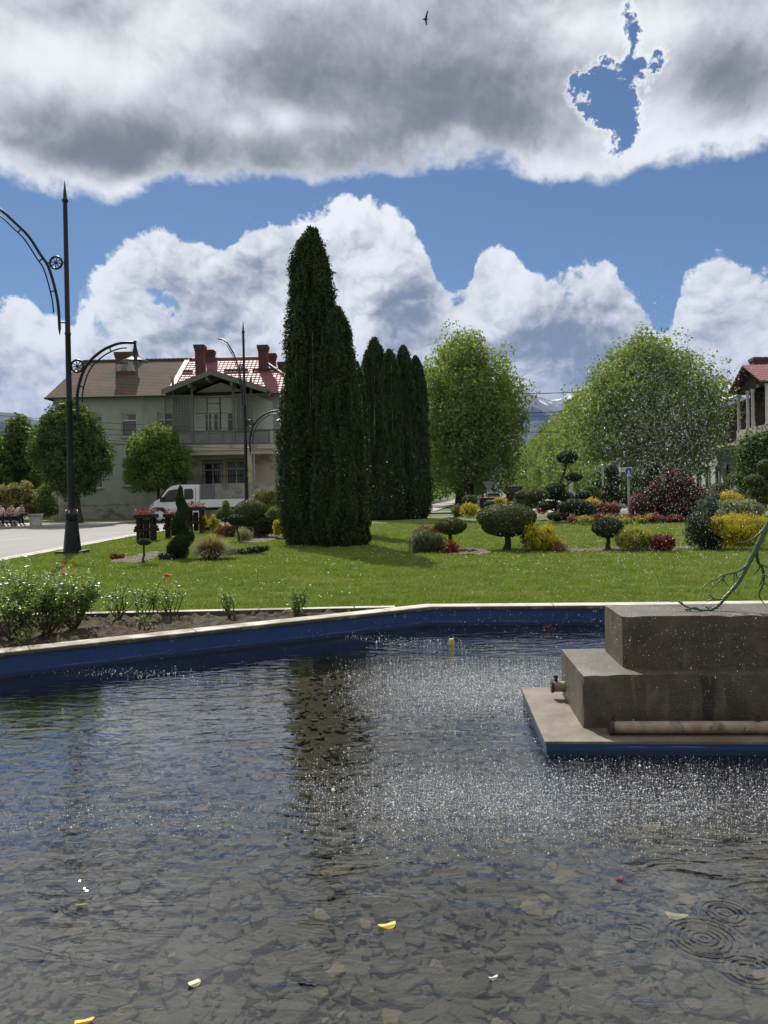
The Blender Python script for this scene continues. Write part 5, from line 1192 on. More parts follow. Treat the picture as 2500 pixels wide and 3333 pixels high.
# cloud-pruned pines
gC = 'cloud-pruned pines beyond the lawn'
topiary('cloud_pine', 1712, 1668, [(1742, 1612, 45, 22), (1697, 1612, 22, 15), (1700, 1636, 30, 16), (1728, 1640, 26, 16)], M['clip'], 6500, .075, 'low cloud-pruned pine with a broad light green top at the left of the group', tr=.07, group=gC, Yd=35)
topiary('cloud_pine', 1858, 1702, [(1893, 1652, 36, 24), (1862, 1645, 30, 22), (1838, 1650, 24, 18), (1815, 1680, 34, 15), (1912, 1660, 26, 18)], M['clipd'], 9000, .065, 'nearest cloud-pruned pine with a curved dark trunk in front of the group', tr=.09, group=gC, trunkpath=[(1848, 1685), (1855, 1665), (1865, 1650)])
topiary('cloud_pine', 1812, 1672, [(1806, 1594, 32, 22), (1838, 1616, 30, 15), (1782, 1645, 29, 15), (1795, 1612, 20, 14), (1900, 1610, 22, 14)], M['clipd'], 7500, .075, 'mid-height cloud-pruned pine with a pale trunk, left below the leaning one', tr=.07, group=gC, Yd=37)
topiary('cloud_pine', 1805, 1665, [(1846, 1488, 34, 20), (1868, 1553, 28, 13), (1822, 1585, 18, 10)], M['clipd'], 5000, .085, 'tall leaning cloud-pruned pine with two umbrella pads high above the others', tr=.09, group=gC, Yd=42, trunkpath=[(1815, 1600), (1832, 1545), (1846, 1492)])
topiary('cloud_pine', 1990, 1662, [(1990, 1535, 22, 22), (2000, 1565, 22, 18), (1975, 1590, 18, 10), (2008, 1612, 18, 18), (1985, 1620, 14, 14)], M['clipd'], 5500, .09, 'dark cloud-pruned pine half hidden left of the road signs', tr=.08, group=gC, Yd=46)
topiary('cloud_pine', 2110, 1662, [(2130, 1525, 26, 22), (2105, 1562, 26, 22), (2135, 1585, 26, 20), (2095, 1605, 26, 22), (2100, 1632, 22, 14)], M['clipd'], 7000, .09, 'dark cloud-pruned pine standing left of the purple maple', tr=.09, group=gC, Yd=45)
topiary('cloud_pine', 2470, 1672, [(2490, 1520, 24, 24), (2455, 1562, 28, 18), (2460, 1598, 25, 15), (2433, 1622, 20, 13), (2495, 1590, 22, 15), (2490, 1625, 20, 16), (2470, 1652, 25, 14)], M['clip'], 9000, .075, 'many-padded cloud-pruned pine at the right edge behind the golden shrubs', tr=.09, group=gC, Yd=38)
topiary('ball_topiary', 2342, 1668, [(2342, 1604, 33, 33)], M['clip'], 3200, .08, 'brown-green clipped ball right of the purple maple', tr=.07, Yd=40)
topiary('ball_topiary', 1920, 1668, [(1920, 1592, 24, 12), (1930, 1608, 30, 16)], M['bush'], 2600, .09, 'small green umbrella topiary behind the golden tuft in the pine group', tr=.05, Yd=43)
topiary('hedge_mound', 1530, 1655, [(1529, 1627, 26, 17)], M['clip'], 1800, .08, 'low clipped mound in front of the plane trunk', 'topiary', tr=.03, Yd=52)
topiary('hedge_mound', 1592, 1660, [(1594, 1642, 20, 11)], M['clipd'], 1400, .08, 'small low clipped mound before the flower trough', 'topiary', tr=.03, Yd=50)

# loose shrubs
def shrub(px_, yb, ells, mat, n, leaf, label, cat='shrub', name='shrub', crf=.12, Yd=None, core=.75, clumps=90, up=.35, aspect=.5, group=None, jit=.8, rough=.12, fill=.2):
    return tree_at(name, px_, yb, ells, M[mat], n, leaf, label, cat, 0, Yd, core, clumps, crf, rough, group, jit=jit, up=up, aspect=aspect, bottomz=.0, fill=fill)
shrub(1378, 1800, [(1362, 1775, 26, 36), (1392, 1775, 30, 38), (1425, 1775, 26, 36), (1378, 1755, 30, 22)], 'lav', 7000, .09, 'grey-green lavender bush in front of the small red barberry', 'lavender', 'lavender_bush', up=3.0, aspect=.12, crf=.13)
shrub(1388, 1785, [(1390, 1740, 42, 24)], 'red', 2600, .05, 'dark red barberry peeping over the lavender', 'barberry', 'barberry_shrub', Yd=20.8)
shrub(1467, 1803, [(1467, 1785, 17, 19)], 'red', 1400, .045, 'small dark red barberry right of the lavender', 'barberry', 'barberry_shrub')
shrub(1758, 1797, [(1745, 1752, 30, 28), (1782, 1745, 18, 36), (1765, 1758, 38, 32), (1735, 1735, 14, 22)], 'yellow', 9000, .036, 'upright golden euonymus with a dark green foot beside the widest mushroom topiary', 'euonymus', 'golden_shrub', up=1.2)
shrub(1768, 1800, [(1762, 1778, 36, 22)], 'bush', 2200, .05, 'dark green lower bush growing in front of the upright golden euonymus', name='green_shrub', Yd=19.2)
shrub(1815, 1797, [(1815, 1775, 14, 20)], 'ygreen', 900, .045, 'small yellow-green sprig shrub right of the upright golden euonymus', name='green_shrub')
shrub(1828, 1800, [(1826, 1788, 16, 11)], 'redbrown', 700, .04, 'tiny brown shrub on the soil strip', name='brown_shrub')
shrub(1712, 1790, [(1712, 1750, 14, 38)], 'olive', 1200, .045, 'thin brownish shrub squeezed behind the widest mushroom topiary', name='brown_shrub')
shrub(2065, 1795, [(2065, 1758, 57, 38), (2050, 1750, 38, 30), (2090, 1755, 35, 32)], 'ygreen', 14000, .034, 'rounded golden-green shrub between the dark topiary ball and the red barberry', 'golden shrub', 'golden_shrub', up=.8, crf=.09, clumps=220)
shrub(2157, 1796, [(2155, 1768, 36, 28)], 'red', 6500, .035, 'dark red barberry touching the rounded golden-green shrub', 'barberry', 'barberry_shrub', crf=.08)
shrub(2295, 1790, [(2292, 1740, 45, 46), (2270, 1725, 24, 40), (2320, 1745, 30, 40)], 'clipd', 8000, .075, 'loose dark green juniper left of the large golden shrub', 'juniper', 'juniper_shrub', up=1.4, aspect=.22, crf=.16)
shrub(2400, 1790, [(2400, 1730, 70, 42), (2345, 1710, 24, 30), (2380, 1712, 22, 36), (2425, 1710, 26, 34), (2462, 1712, 26, 28)], 'yellow', 20000, .038, 'large golden shrub with upright shoots at the right', 'golden shrub', 'golden_shrub', up=1.6, crf=.14, clumps=200)
shrub(2410, 1795, [(2420, 1762, 66, 26), (2380, 1770, 40, 20)], 'bush', 6000, .04, 'green skirt of foliage growing before the large golden shrub', name='green_shrub', Yd=19.6)
shrub(2310, 1705, [(2312, 1655, 40, 40), (2325, 1625, 26, 26), (2290, 1680, 34, 26)], 'blue', 6500, .09, 'blue-grey spruce mound right of the purple maple', 'spruce', 'blue_spruce', Yd=33, up=.5, crf=.16, aspect=.3)
shrub(2375, 1668, [(2375, 1625, 34, 22), (2362, 1635, 22, 14)], 'yellow', 2600, .09, 'small golden shrub above the variegated bush', 'golden shrub', 'golden_shrub', Yd=33, crf=.16)
shrub(2410, 1700, [(2385, 1660, 36, 30), (2440, 1662, 34, 26)], 'vari', 6500, .085, 'cream-variegated bush under the small golden shrub', 'variegated bush', 'variegated_shrub', Yd=32, crf=.18)
tree_at('purple_maple', 2190, 1695, [(2190, 1575, 50, 44), (2170, 1600, 62, 42), (2225, 1595, 46, 40), (2105, 1648, 52, 38), (2200, 1652, 78, 40), (2290, 1630, 50, 36), (2320, 1622, 40, 20), (2140, 1622, 50, 36), (2240, 1625, 60, 40), (2085, 1660, 32, 30)], M['purple'], 26000, .085, 'large weeping dark purple maple spreading beyond the lawn', 'maple', .12, Yd=35, core=.82, clumps=600, crf=.2, jit=.8, bottomz=.02, rough=.08)
shrub(680, 1735, [(662, 1703, 18, 22), (697, 1700, 19, 22), (680, 1712, 32, 20)], 'yellow', 7000, .042, 'golden shrub right of the spiral topiary', 'golden shrub', 'golden_shrub', up=1.2, crf=.1)
shrub(740, 1750, [(720, 1728, 26, 17), (762, 1722, 28, 20), (742, 1735, 34, 12)], 'redbrown', 4200, .055, 'rusty red barberry under the young pine', 'barberry', 'barberry_shrub', crf=.1)
shrub(796, 1762, [(796, 1742, 26, 20)], 'vari', 2400, .10, 'small tuft of striped grass right of the rusty red barberry', 'grass tuft', 'striped_grass', up=2, aspect=.08, crf=.1, core=.5)
shrub(850, 1752, [(850, 1715, 32, 28)], 'clipd', 3500, .06, 'very dark bush under the large rounded ball topiary', crf=.12)
shrub(878, 1750, [(878, 1715, 18, 24)], 'redbrown', 2200, .055, 'rusty bush next to the thuja foot at its left', crf=.1, name='brown_shrub')
shrub(905, 1755, [(905, 1718, 14, 24)], 'yellow', 1500, .055, 'narrow golden shrub half hidden by the nearest thuja', 'golden shrub', 'golden_shrub', crf=.08)
shrub(892, 1730, [(893, 1680, 20, 22)], 'bush', 2200, .07, 'bright green bush between the ball topiary and the thuja', crf=.12, Yd=28)
shrub(870, 1720, [(860, 1625, 34, 24), (895, 1620, 26, 28), (840, 1640, 24, 18)], 'olive', 5000, .09, 'olive bush in front of the porch of the gabled house', 'bush', crf=.2, Yd=37)
shrub(770, 1808, [(835, 1790, 22, 9), (800, 1797, 22, 9), (765, 1800, 20, 9), (862, 1785, 12, 8)], 'clipd', 3000, .045, 'creeping dark juniper on the grass right of the tan grass clump', 'juniper', 'creeping_juniper', crf=.07)
shrub(377, 1822, [(372, 1812, 14, 9), (395, 1812, 10, 7)], 'redbrown', 900, .04, 'low brown seedling patch on the soil left of the tiny topiary', 'plant', 'low_plant', crf=.05)
shrub(545, 1825, [(540, 1813, 22, 10)], 'clipd', 1300, .045, 'low dark juniper between the tiny topiary and the spiral', 'juniper', 'creeping_juniper', crf=.06)
shrub(1492, 1682, [(1492, 1664, 20, 17)], 'lav', 1800, .1, 'soft green lavender mound left of the small golden tuft', 'lavender', 'lavender_bush', Yd=48, crf=.2)
shrub(1527, 1690, [(1528, 1662, 26, 18), (1520, 1650, 12, 12), (1545, 1655, 10, 12)], 'yellow', 2000, .1, 'small golden tuft before the plane tree', 'golden shrub', 'golden_shrub', Yd=46, crf=.2, up=1.5)
shrub(1627, 1640, [(1628, 1630, 18, 9)], 'yellow', 700, .1, 'strip of yellow flowers behind the widest mushroom topiary', 'flowers', 'yellow_flowers', Yd=50, crf=.15)
shrub(1933, 1668, [(1932, 1640, 18, 16), (1925, 1650, 12, 14)], 'yellow', 1500, .085, 'golden tuft in the middle of the cloud-pruned pines', 'golden shrub', 'golden_shrub', Yd=38, crf=.16, up=1.4)
shrub(1972, 1672, [(1950, 1655, 22, 15), (1975, 1655, 26, 16), (1998, 1656, 20, 14)], 'redbrown', 4000, .075, 'clipped low rusty hedge right of the golden tuft', 'hedge', 'low_hedge', Yd=37, crf=.12)
shrub(1770, 1668, [(1765, 1660, 20, 8), (1840, 1660, 30, 7)], 'redbrown', 1500, .08, 'low reddish planting under the cloud-pruned pines', 'plant', 'low_plant', Yd=39, crf=.12)
ell = [(1880 + 24 * i, 1690 - (i % 3) * 3, 22, 8, random.uniform(-.6, .6)) for i in range(15)]
shrub(2050, 1700, ell, 'redbrown', 9000, .075, 'rust and yellow ground cover bed in front of the purple maple', 'ground cover', 'ground_cover', Yd=33.5, crf=.12, core=.6)['kind'] = 'stuff'
shrub(1900, 1662, [(1905, 1690, 30, 8), (2020, 1694, 40, 7), (1960, 1692, 40, 7), (2090, 1690, 30, 8)], 'ygreen', 2500, .075, 'yellow-green tips growing among the rust ground cover', 'ground cover', 'ground_cover', Yd=33, crf=.12, core=.6)['kind'] = 'stuff'
def tussock(px_, yb, wpx, hpx, mat, n, label, droop=1.0, bw=.006, name='grass_clump', Yd=None):
    bs = G(px_, yb) if Yd is None else Vector((W(px_, 1600, Yd).x, Yd, 0)); s_ = S(bs.y); Wd, H = wpx / s_, hpx / s_; V = []; F = []
    for i in range(n):
        a = random.uniform(0, 2 * math.pi); d = Vector((math.cos(a), math.sin(a), 0)); sd2 = Vector((-d.y, d.x, 0)) * bw; ph = R(84) * random.random() ** .75
        L_ = random.uniform(.72, 1.06) / math.sqrt((math.sin(ph) / (Wd / 2)) ** 2 + (math.cos(ph) / H) ** 2); b0_ = bs + d * random.uniform(0, .10) * Wd; prev = len(V)
        for k in range(4):
            q = k / 3; p2 = ph * (.72 + .28 * q ** 1.5); p = b0_ + d * L_ * q * math.sin(p2) + Vector((0, 0, max(.005, L_ * q * math.cos(p2) + .10 * L_ * math.sin(math.pi * q) * droop)))
            ww = sd2 * (1 - q * .85); V += [p - ww, p + ww]
        F += [(prev + 2 * k, prev + 2 * k + 1, prev + 2 * k + 3, prev + 2 * k + 2) for k in range(3)]
    return tag(mesh_np(name, [tuple(v) for v in V], F, M[mat], loc=bs), label, 'ornamental grass')
tussock(688, 1822, 165, 88, 'dry', 2600, 'wide tan fountain grass clump right of the spiral topiary', 1.0, .009)
tussock(2106, 1688, 50, 45, 'ygreen', 160, 'yellow-green spiky leaf tuft left of the purple maple foot', .6, .03, Yd=33)

# ------------------------------------------------------------ rose bushes
def rose_flower(c, size, mat, parent):
    u = unit(26); u[:, 2] = np.abs(u[:, 2]) * .9 - .15; V, F = leaves(np.array(tuple(c)) + u * np.array([1, 1, .8]) * size * .33 * rng.uniform(.6, 1, 26)[:, None], u, size * .42, 1.0, .25, szj=.15); return mesh_np('rose_flower', V, F, mat, parent)
def rose_bush(px_, yb, H, Wd, nst, nleaf, label, flowers=(), z=.05, lf=.032, bare=.25):
    bs = G(px_, yb, z); root = empty('rose_bush', bs, label, 'rose bush', 'rose bushes in the soil bed'); b = MB(); tips = []
    for i in range(nst):
        a = random.uniform(0, 2 * math.pi); rr = random.uniform(.2, 1) * Wd / 2; h_ = H * random.uniform(.55, 1); p0_ = bs + Vector((random.uniform(-.03, .03), random.uniform(-.03, .03), -.03)); p3 = bs + Vector((math.cos(a) * rr, math.sin(a) * rr, h_))
        p1 = p0_.lerp(p3, .35) + Vector((random.uniform(-1, 1), random.uniform(-1, 1), 0)) * .05; p2 = p0_.lerp(p3, .7) + Vector((random.uniform(-1, 1), random.uniform(-1, 1), .3)) * .04
        path = smoothpath([p0_, p1, p2, p3], 3); b.tube(path, [.010 - .008 * k / (len(path) - 1) for k in range(len(path))], 5); tips.append(path)
        for k in range(2):
            st = path[random.randint(3, len(path) - 2)]; en = st + Vector((random.uniform(-1, 1), random.uniform(-1, 1), random.uniform(.3, 1))) * Wd * .22; b.tube([st, en], [.004, .002], 4); tips.append([st, st.lerp(en, .5), en])
    for f in flowers:
        c = W(f[0], f[1], bs.y + f[2]); st = min(tips, key=lambda pth: (pth[-1] - c).length)[-1]; b.tube(smoothpath([st, st.lerp(c, .5) + Vector((.01, 0, .02)), c], 3), .003, 5)
    b.build('stems', M['stem'], root, smooth=True)
    P_ = []; 
    for i in range(nleaf):
        pth = random.choice(tips); q = random.uniform(bare, 1) ** .8; k = min(len(pth) - 1, int(q * (len(pth) - 1) + .5)); c = pth[k]; P_.append((c.x + random.gauss(0, .035), c.y + random.gauss(0, .035), max(.07, c.z + random.gauss(0, .03))))
    P_ = np.array(P_); V, F = leaves(P_, np.tile([0, 0, 1.], (len(P_), 1)), lf, .62, .7); mesh_np('leaves', V, F, M['rose_leaf'], root)
    for f in flowers: rose_flower(W(f[0], f[1], bs.y + f[2]), f[3], M[f[4]], root)
    return root
rose_bush(40, 2075, .72, 1.25, 18, 4000, 'tall leafy rose bush at the left edge of the photo', [(75, 1945, 0, .06, 'petalr'), (10, 1960, .1, .07, 'petal')])
rose_bush(150, 2066, .60, 1.0, 17, 3800, 'dense bushy rose with a pair of coral blooms above it', [(205, 1843, .1, .065, 'petal'), (209, 1867, .15, .08, 'petal'), (124, 1892, .2, .05, 'petalr'), (222, 1963, -.1, .04, 'petalr')])
rose_bush(240, 2050, .52, .9, 16, 3200, 'dense green rose bush with a cluster of small red blooms', [(270, 1893, .1, .055, 'petalr'), (297, 1890, .1, .06, 'petalr'), (278, 1914, .0, .055, 'petalr'), (285, 1895, .2, .035, 'petalr')])
rose_bush(70, 2030, .62, 1.0, 14, 2800, 'rose bush behind the tall leafy one at the left edge')
rose_bush(180, 2020, .50, .9, 12, 2400, 'low rose bush between the dense ones at the back of the bed')
rose_bush(385, 2016, .50, .50, 8, 520, 'sparse rose bush with dark arching stems left of the tall single bloom', lf=.03, bare=.4)
rose_bush(470, 2020, .46, .46, 8, 520, 'sparse rose bush in the middle between two open ones', lf=.03, bare=.4)
rose_bush(555, 2012, .46, .50, 8, 620, 'open rose bush carrying one tall coral bloom', [(544, 1873, .05, .085, 'petal')], lf=.03, bare=.4)
rose_bush(462, 2050, .20, .22, 4, 120, 'very small bare rose shoot close to the pool rim', lf=.026)
rose_bush(742, 2008, .30, .26, 6, 420, 'small upright rose bush with shiny leaves', lf=.028)
rose_bush(965, 2000, .34, .30, 8, 900, 'rightmost leafy rose bush at the tip of the soil bed', lf=.028, bare=.05)
rose_bush(100, 2100, .14, .25, 4, 160, 'tiny yellowish seedling at the pool rim on the left', lf=.026)
# ------------------------------------------------------------ timber planters
def planter(px_, yb, wpx, ytop, label, Yd=None, s=1.0, tall=True, mat='wood'):
    bs = G(px_, yb) if Yd is None else Vector((W(px_, 1600, Yd).x, Yd, 0)); H = W(px_, ytop, bs.y).z; Wd = wpx / S(bs.y); root = empty('timber_planter', bs, label, 'planter', 'dark timber planters'); x_, y_ = bs.x, bs.y; t_ = .07 * Wd
    for sx in (-1, 1):
        for sy2 in (-1, 1):
            b = MB(); b.box(x_ + sx * Wd * .33 - t_, x_ + sx * Wd * .33 + t_, y_ + sy2 * Wd * .28 - t_, y_ + sy2 * Wd * .28 + t_, 0, H * .88); b.build('leg', M[mat], root, bevel=.01)
    b = MB(); zt_ = H * .86; b.box(x_ - Wd * .5, x_ + Wd * .5, y_ - Wd * .42, y_ - Wd * .36, zt_, H); b.box(x_ - Wd * .5, x_ + Wd * .5, y_ + Wd * .36, y_ + Wd * .42, zt_, H); b.box(x_ - Wd * .5, x_ - Wd * .44, y_ - Wd * .36, y_ + Wd * .36, zt_, H); b.box(x_ + Wd * .44, x_ + Wd * .5, y_ - Wd * .36, y_ + Wd * .36, zt_, H); b.box(x_ - Wd * .44, x_ + Wd * .44, y_ - Wd * .36, y_ + Wd * .36, zt_, H - .04)
    b.build('trough', M[mat], root, bevel=.01)
    if tall:
        b = MB()
        for sy2 in (-1, 1): b.tube([(x_ - Wd * .52, y_ + sy2 * Wd * .3, H * .42), (x_ + Wd * .52, y_ + sy2 * Wd * .3, H * .42)], Wd * .085, 10)
        for sx in (-1, 1): b.tube([(x_ + sx * Wd * .4, y_ - Wd * .4, H * .53), (x_ + sx * Wd * .4, y_ + Wd * .4, H * .53)], Wd * .075, 10)
        b.build('log_rail', M[mat], root)
        b = MB(); b.box(x_ - Wd * .12, x_ + Wd * .12, y_ - Wd * .1, y_ + Wd * .1, H * .1, H * .8); b.build('centre_post', M[mat], root)
    n_ = 420; P_ = np.stack([rng.uniform(-.47, .47, n_) * Wd + x_, rng.uniform(-.38, .38, n_) * Wd + y_, H - .03 + rng.uniform(0, 1, n_) ** 2 * .22], 1); V, F = leaves(P_, np.tile([0, 0, 1.], (n_, 1)), .06, .6, .8); mesh_np('begonias', V, F, M['redbrown'], root)
    return root
planter(478, 1762, 66, 1674, 'tall log-built timber planter of red flowers left of the spiral topiary')
planter(566, 1752, 56, 1672, 'timber planter half hidden behind the spiral topiary')
planter(636, 1730, 58, 1650, 'timber planter before the flatbed of the white truck', Yd=33)
planter(1600, 1668, 88, 1620, 'wide low dark timber planter beside the concrete pole', tall=False, Yd=56)
planter(1948, 1664, 44, 1606, 'square dark timber planter among the cloud-pruned pines', tall=False, Yd=44)
planter(2072, 1690, 46, 1620, 'brown timber planter at the left of the purple maple', tall=False, Yd=36, mat='woodb')
# ------------------------------------------------------------ stone planter and bench by the people
bs = G(117, 1715); bs = Vector((W(117, 1700, 46).x, 46, 0)); sp_ = empty('stone_planter', bs, 'carved pale stone planter standing on the kerb beside the seated people', 'planter')
b = MB(); s_ = S(46); H = 34 / s_ + .0; b.lathe([(.36, .09), (.38, .12), (.36, .2), (.40, .62), (.46, .70), (.47, .78), (.42, .78), (.40, .72)], bs, 8); b.build('bowl', M['kerbst'], sp_, bevel=.01)
b = MB(); b.lathe([(.39, .66), (.36, .71), (.02, .74)], bs, 8); b.build('soil', M['soil'], sp_)

# ------------------------------------------------------------ people
def figure(root, joints, edges, radii, parts):
    """joints: dict name->Vector world; one continuous skinned body"""
    names = list(joints); base = worg(root); me = bpy.data.meshes.new('body'); me.from_pydata([joints[n_] - base for n_ in names], [(names.index(a), names.index(b_)) for a, b_ in edges], []); me.materials.append(M[parts])
    o = bpy.data.objects.new('body', me); col.objects.link(o); o.parent = root
    sk = o.modifiers.new('skin', 'SKIN'); sk.use_smooth_shade = True
    for i, n_ in enumerate(names):
        v_ = me.skin_vertices[0].data[i]; r_ = radii.get(n_, .05); v_.radius = r_ if isinstance(r_, tuple) else (r_, r_); v_.use_root = (n_ == 'pelvis')
    ss = o.modifiers.new('sub', 'SUBSURF'); ss.levels = 1; ss.render_levels = 1; return o
def skin_obj(name, pts, rad, mat, root, edges=None):
    base = worg(root); me = bpy.data.meshes.new(name); me.from_pydata([Vector(p) - base for p in pts], edges or [(i, i + 1) for i in range(len(pts) - 1)], []); me.materials.append(M[mat]); o = bpy.data.objects.new(name, me); col.objects.link(o); o.parent = root
    sk = o.modifiers.new('skin', 'SKIN'); sk.use_smooth_shade = True
    for i in range(len(pts)): me.skin_vertices[0].data[i].radius = (rad[i], rad[i])
    me.skin_vertices[0].data[0].use_root = True
    ss = o.modifiers.new('sub', 'SUBSURF'); ss.levels = 1; ss.render_levels = 1; return o
def person(loc, label, pose='sit', face=0.0, top='white_cloth', legs='navy', hair='navy', s=1.0, lean=.35):
    loc = Vector(loc); root = empty('person', loc, label, 'person'); cf, sf = math.cos(face), math.sin(face)
    def P_(x_, y_, z_): return loc + Vector((x_ * cf - y_ * sf, x_ * sf + y_ * cf, z_)) * s     # +x = facing direction
    if pose == 'sit':
        pel = (0, 0, .50); ch = (lean * .75, 0, .95); nk = (lean * .98, 0, 1.10); hd = (lean * 1.12 + .05, 0, 1.26)
        kn = lambda q: (.48, q * .12, .56); an = lambda q: (.58, q * .12, .10); to = lambda q: (.78, q * .13, .05)
        el = lambda q: (lean * .7 + .14, q * .24, .74); wr = lambda q: (lean * .7 + .36, q * .12, .78); hn = lambda q: (lean * .7 + .45, q * .08, .80)
    else:
        pel = (0, 0, .93); ch = (0.01, 0, 1.30); nk = (.02, 0, 1.48); hd = (.04, 0, 1.62)
        kn = lambda q: (.03 * q + .03, q * .10, .50); an = lambda q: (.06 * q, q * .10, .09); to = lambda q: (.06 * q + .18, q * .11, .04)
        el = lambda q: (-.02, q * .24, 1.10); wr = lambda q: (.10, q * .24, .86); hn = lambda q: (.14, q * .23, .78)
    J = {'pelvis': P_(*pel), 'chest': P_(*ch), 'neck': P_(*nk), 'head': P_(*hd), 'crown': P_(hd[0] + .01, 0, hd[2] + .10)}; E_ = [('pelvis', 'chest'), ('chest', 'neck'), ('neck', 'head'), ('head', 'crown')]
    Rr = {'pelvis': .14, 'chest': .15, 'neck': .055, 'head': .088, 'crown': .07}
    for q, nm in ((1, 'l'), (-1, 'r')):
        sh = (ch[0] + (nk[0] - ch[0]) * .7, q * .18, ch[2] + (nk[2] - ch[2]) * .65)
        for a, c, r_ in (('hip', (pel[0], q * .10, pel[2] - .04), .095), ('knee', kn(q), .06), ('ankle', an(q), .042), ('toe', to(q), .035), ('shoulder', sh, .062), ('elbow', el(q), .042), ('wrist', wr(q), .03), ('palm', hn(q), .036)):
            J[a + nm] = P_(*c); Rr[a + nm] = r_
        for k in range(4):   # fingers
            f_ = hn(q); J['f%d' % k + nm] = P_(f_[0] + .06, f_[1] + (k - 1.5) * .018, f_[2] - (.02 if pose == 'sit' else .07)); Rr['f%d' % k + nm] = .009; E_.append(('palm' + nm, 'f%d' % k + nm))
        E_ += [('pelvis', 'hip' + nm), ('hip' + nm, 'knee' + nm), ('knee' + nm, 'ankle' + nm), ('ankle' + nm, 'toe' + nm), ('chest', 'shoulder' + nm), ('shoulder' + nm, 'elbow' + nm), ('elbow' + nm, 'wrist' + nm), ('wrist' + nm, 'palm' + nm)]
    Rr = {k: v_ * s for k, v_ in Rr.items()}; figure(root, J, E_, Rr, 'skin')
    # clothes: slightly larger shells
    skin_obj('shirt', [J['pelvis'], J['chest'], J['neck'].lerp(J['chest'], .35), J['shoulderl'], J['shoulderl'].lerp(J['elbowl'], .7), J['shoulderr'], J['shoulderr'].lerp(J['elbowr'], .7)], [.155 * s, .168 * s, .10 * s, .078 * s, .06 * s, .078 * s, .06 * s], top, root, [(0, 1), (1, 2), (1, 3), (3, 4), (1, 5), (5, 6)])
    skin_obj('trousers', [J['pelvis'], J['hipl'], J['kneel'], J['anklel'], J['hipr'], J['kneer'], J['ankler']], [.158 * s, .11 * s, .078 * s, .058 * s, .11 * s, .078 * s, .058 * s], legs, root, [(0, 1), (1, 2), (2, 3), (0, 4), (4, 5), (5, 6)])
    for nm in 'lr': skin_obj('shoe', [J['ankle' + nm] - Vector((0, 0, .02)), J['toe' + nm]], [.05 * s, .042 * s], 'black', root)
    hc = P_(hd[0] - .02, 0, hd[2] + .05); v_, f_ = ICO2; k = v_[:, 2] > -.35; vv = v_ * np.array([.105, .098, .105]) * s * np.where(k, 1, .9)[:, None] + np.array(hc); mesh_np('hair', vv, f_, M[hair], root, smooth=True)
    return root
yb_ = 45.6
def pl(px_): return Vector((W(px_, 1700, yb_).x, yb_, .09))
person(pl(48), 'seated person in a white top bending over crossed forearms by the stone planter', face=R(-25), top='white_cloth', lean=.55, hair='navy')
person(pl(22), 'seated person in a dusty pink top, middle of the group on the kerb', face=R(-30), top='pinkcloth', lean=.45)
person(pl(-3), 'seated person cut off by the left edge of the photo', face=R(-30), top='white_cloth', lean=.15)
wb = empty('stone_bench', (W(20, 1700, 45.9).x, 45.9, 0), 'low pale stone bench under the seated people', 'bench'); x0_, x1_ = W(-40, 1700, 45.9).x, W(62, 1700, 45.9).x
b = MB(); b.box(x0_, x1_, 45.35, 45.85, .36, .44); b.build('seat', M['kerbst'], wb, bevel=.01)
for q in (.08, .5, .92): b = MB(); xx = x0_ + (x1_ - x0_) * q; b.box(xx - .12, xx + .12, 45.4, 45.8, 0, .358); b.build('leg', M['kerbst'], wb)
b = MB(); b.box(-60, W(330, 1700, 45.5).x, 44.8, 49.3, -.1, .09); b.box(-60, W(330, 1700, 45.5).x, 44.65, 44.797, -.1, .10); tag(b.build('pavement', M['sidewalk']), kind='structure')
person((W(1517, 1600, 84).x, 84, -.02), 'person dressed all in black standing beside the plane trunk', 'stand', R(200), 'black', 'black', 'black', s=1.0)
person((W(2393, 1600, 62).x, 62, 0), 'person in a striped shirt by the cream wall of the right building', 'stand', R(150), 'striped', 'navy', 'navy')
person((W(1457, 1600, 150).x, 150, .03), 'distant walker in white on the footpath', 'stand', R(90), 'white_cloth', 'white_cloth', 'navy')

# ------------------------------------------------------------ vehicles
def wheel(b, c, r_, wd, ax='x'):
    pass
def add_wheel(root, c, r_, wd, side):
    """axis along Y (side = -1 faces camera)"""
    c = Vector(c); w_ = empty('wheel', c); w_.parent = root; w_.location = c - worg(root); ORG[w_.name] = c
    b = MB(); n_ = 24; prof = [(r_ * .62, -wd / 2), (r_ * .95, -wd / 2), (r_, -wd * .3), (r_, wd * .3), (r_ * .95, wd / 2), (r_ * .62, wd / 2)]; vs = [(c.x + q * math.cos(2 * math.pi * k / n_), c.y + y_, c.z + q * math.sin(2 * math.pi * k / n_)) for q, y_ in prof for k in range(n_)]
    b.add(vs, [(i * n_ + k, i * n_ + (k + 1) % n_, (i + 1) * n_ + (k + 1) % n_, (i + 1) * n_ + k) for i in range(5) for k in range(n_)]); b.build('tyre', M['tyre'], w_, smooth=True)
    b = MB(); b.tube([(c.x, c.y + side * wd * .3, c.z), (c.x, c.y - side * wd * .3, c.z)], r_ * .61, 20)
    for k in range(5):
        a = 2 * math.pi * k / 5; b.obox((c.x + math.cos(a) * r_ * .36, c.y + side * wd * .36, c.z + math.sin(a) * r_ * .36), (math.cos(a) * r_ * .24, 0, math.sin(a) * r_ * .24), (0, wd * .05, 0), (-math.sin(a) * .05, 0, math.cos(a) * .05))
    b.build('rim', M['alloy'], w_)
TY = 51.0; tb = Vector((W(620, 1700, TY).x, TY, -.026)); truck = empty('flatbed_truck', tb, 'white double-cab flatbed truck parked in front of the gabled house', 'truck')
def tx(px_, py_): p = W(px_, py_, TY); return p.x, p.z
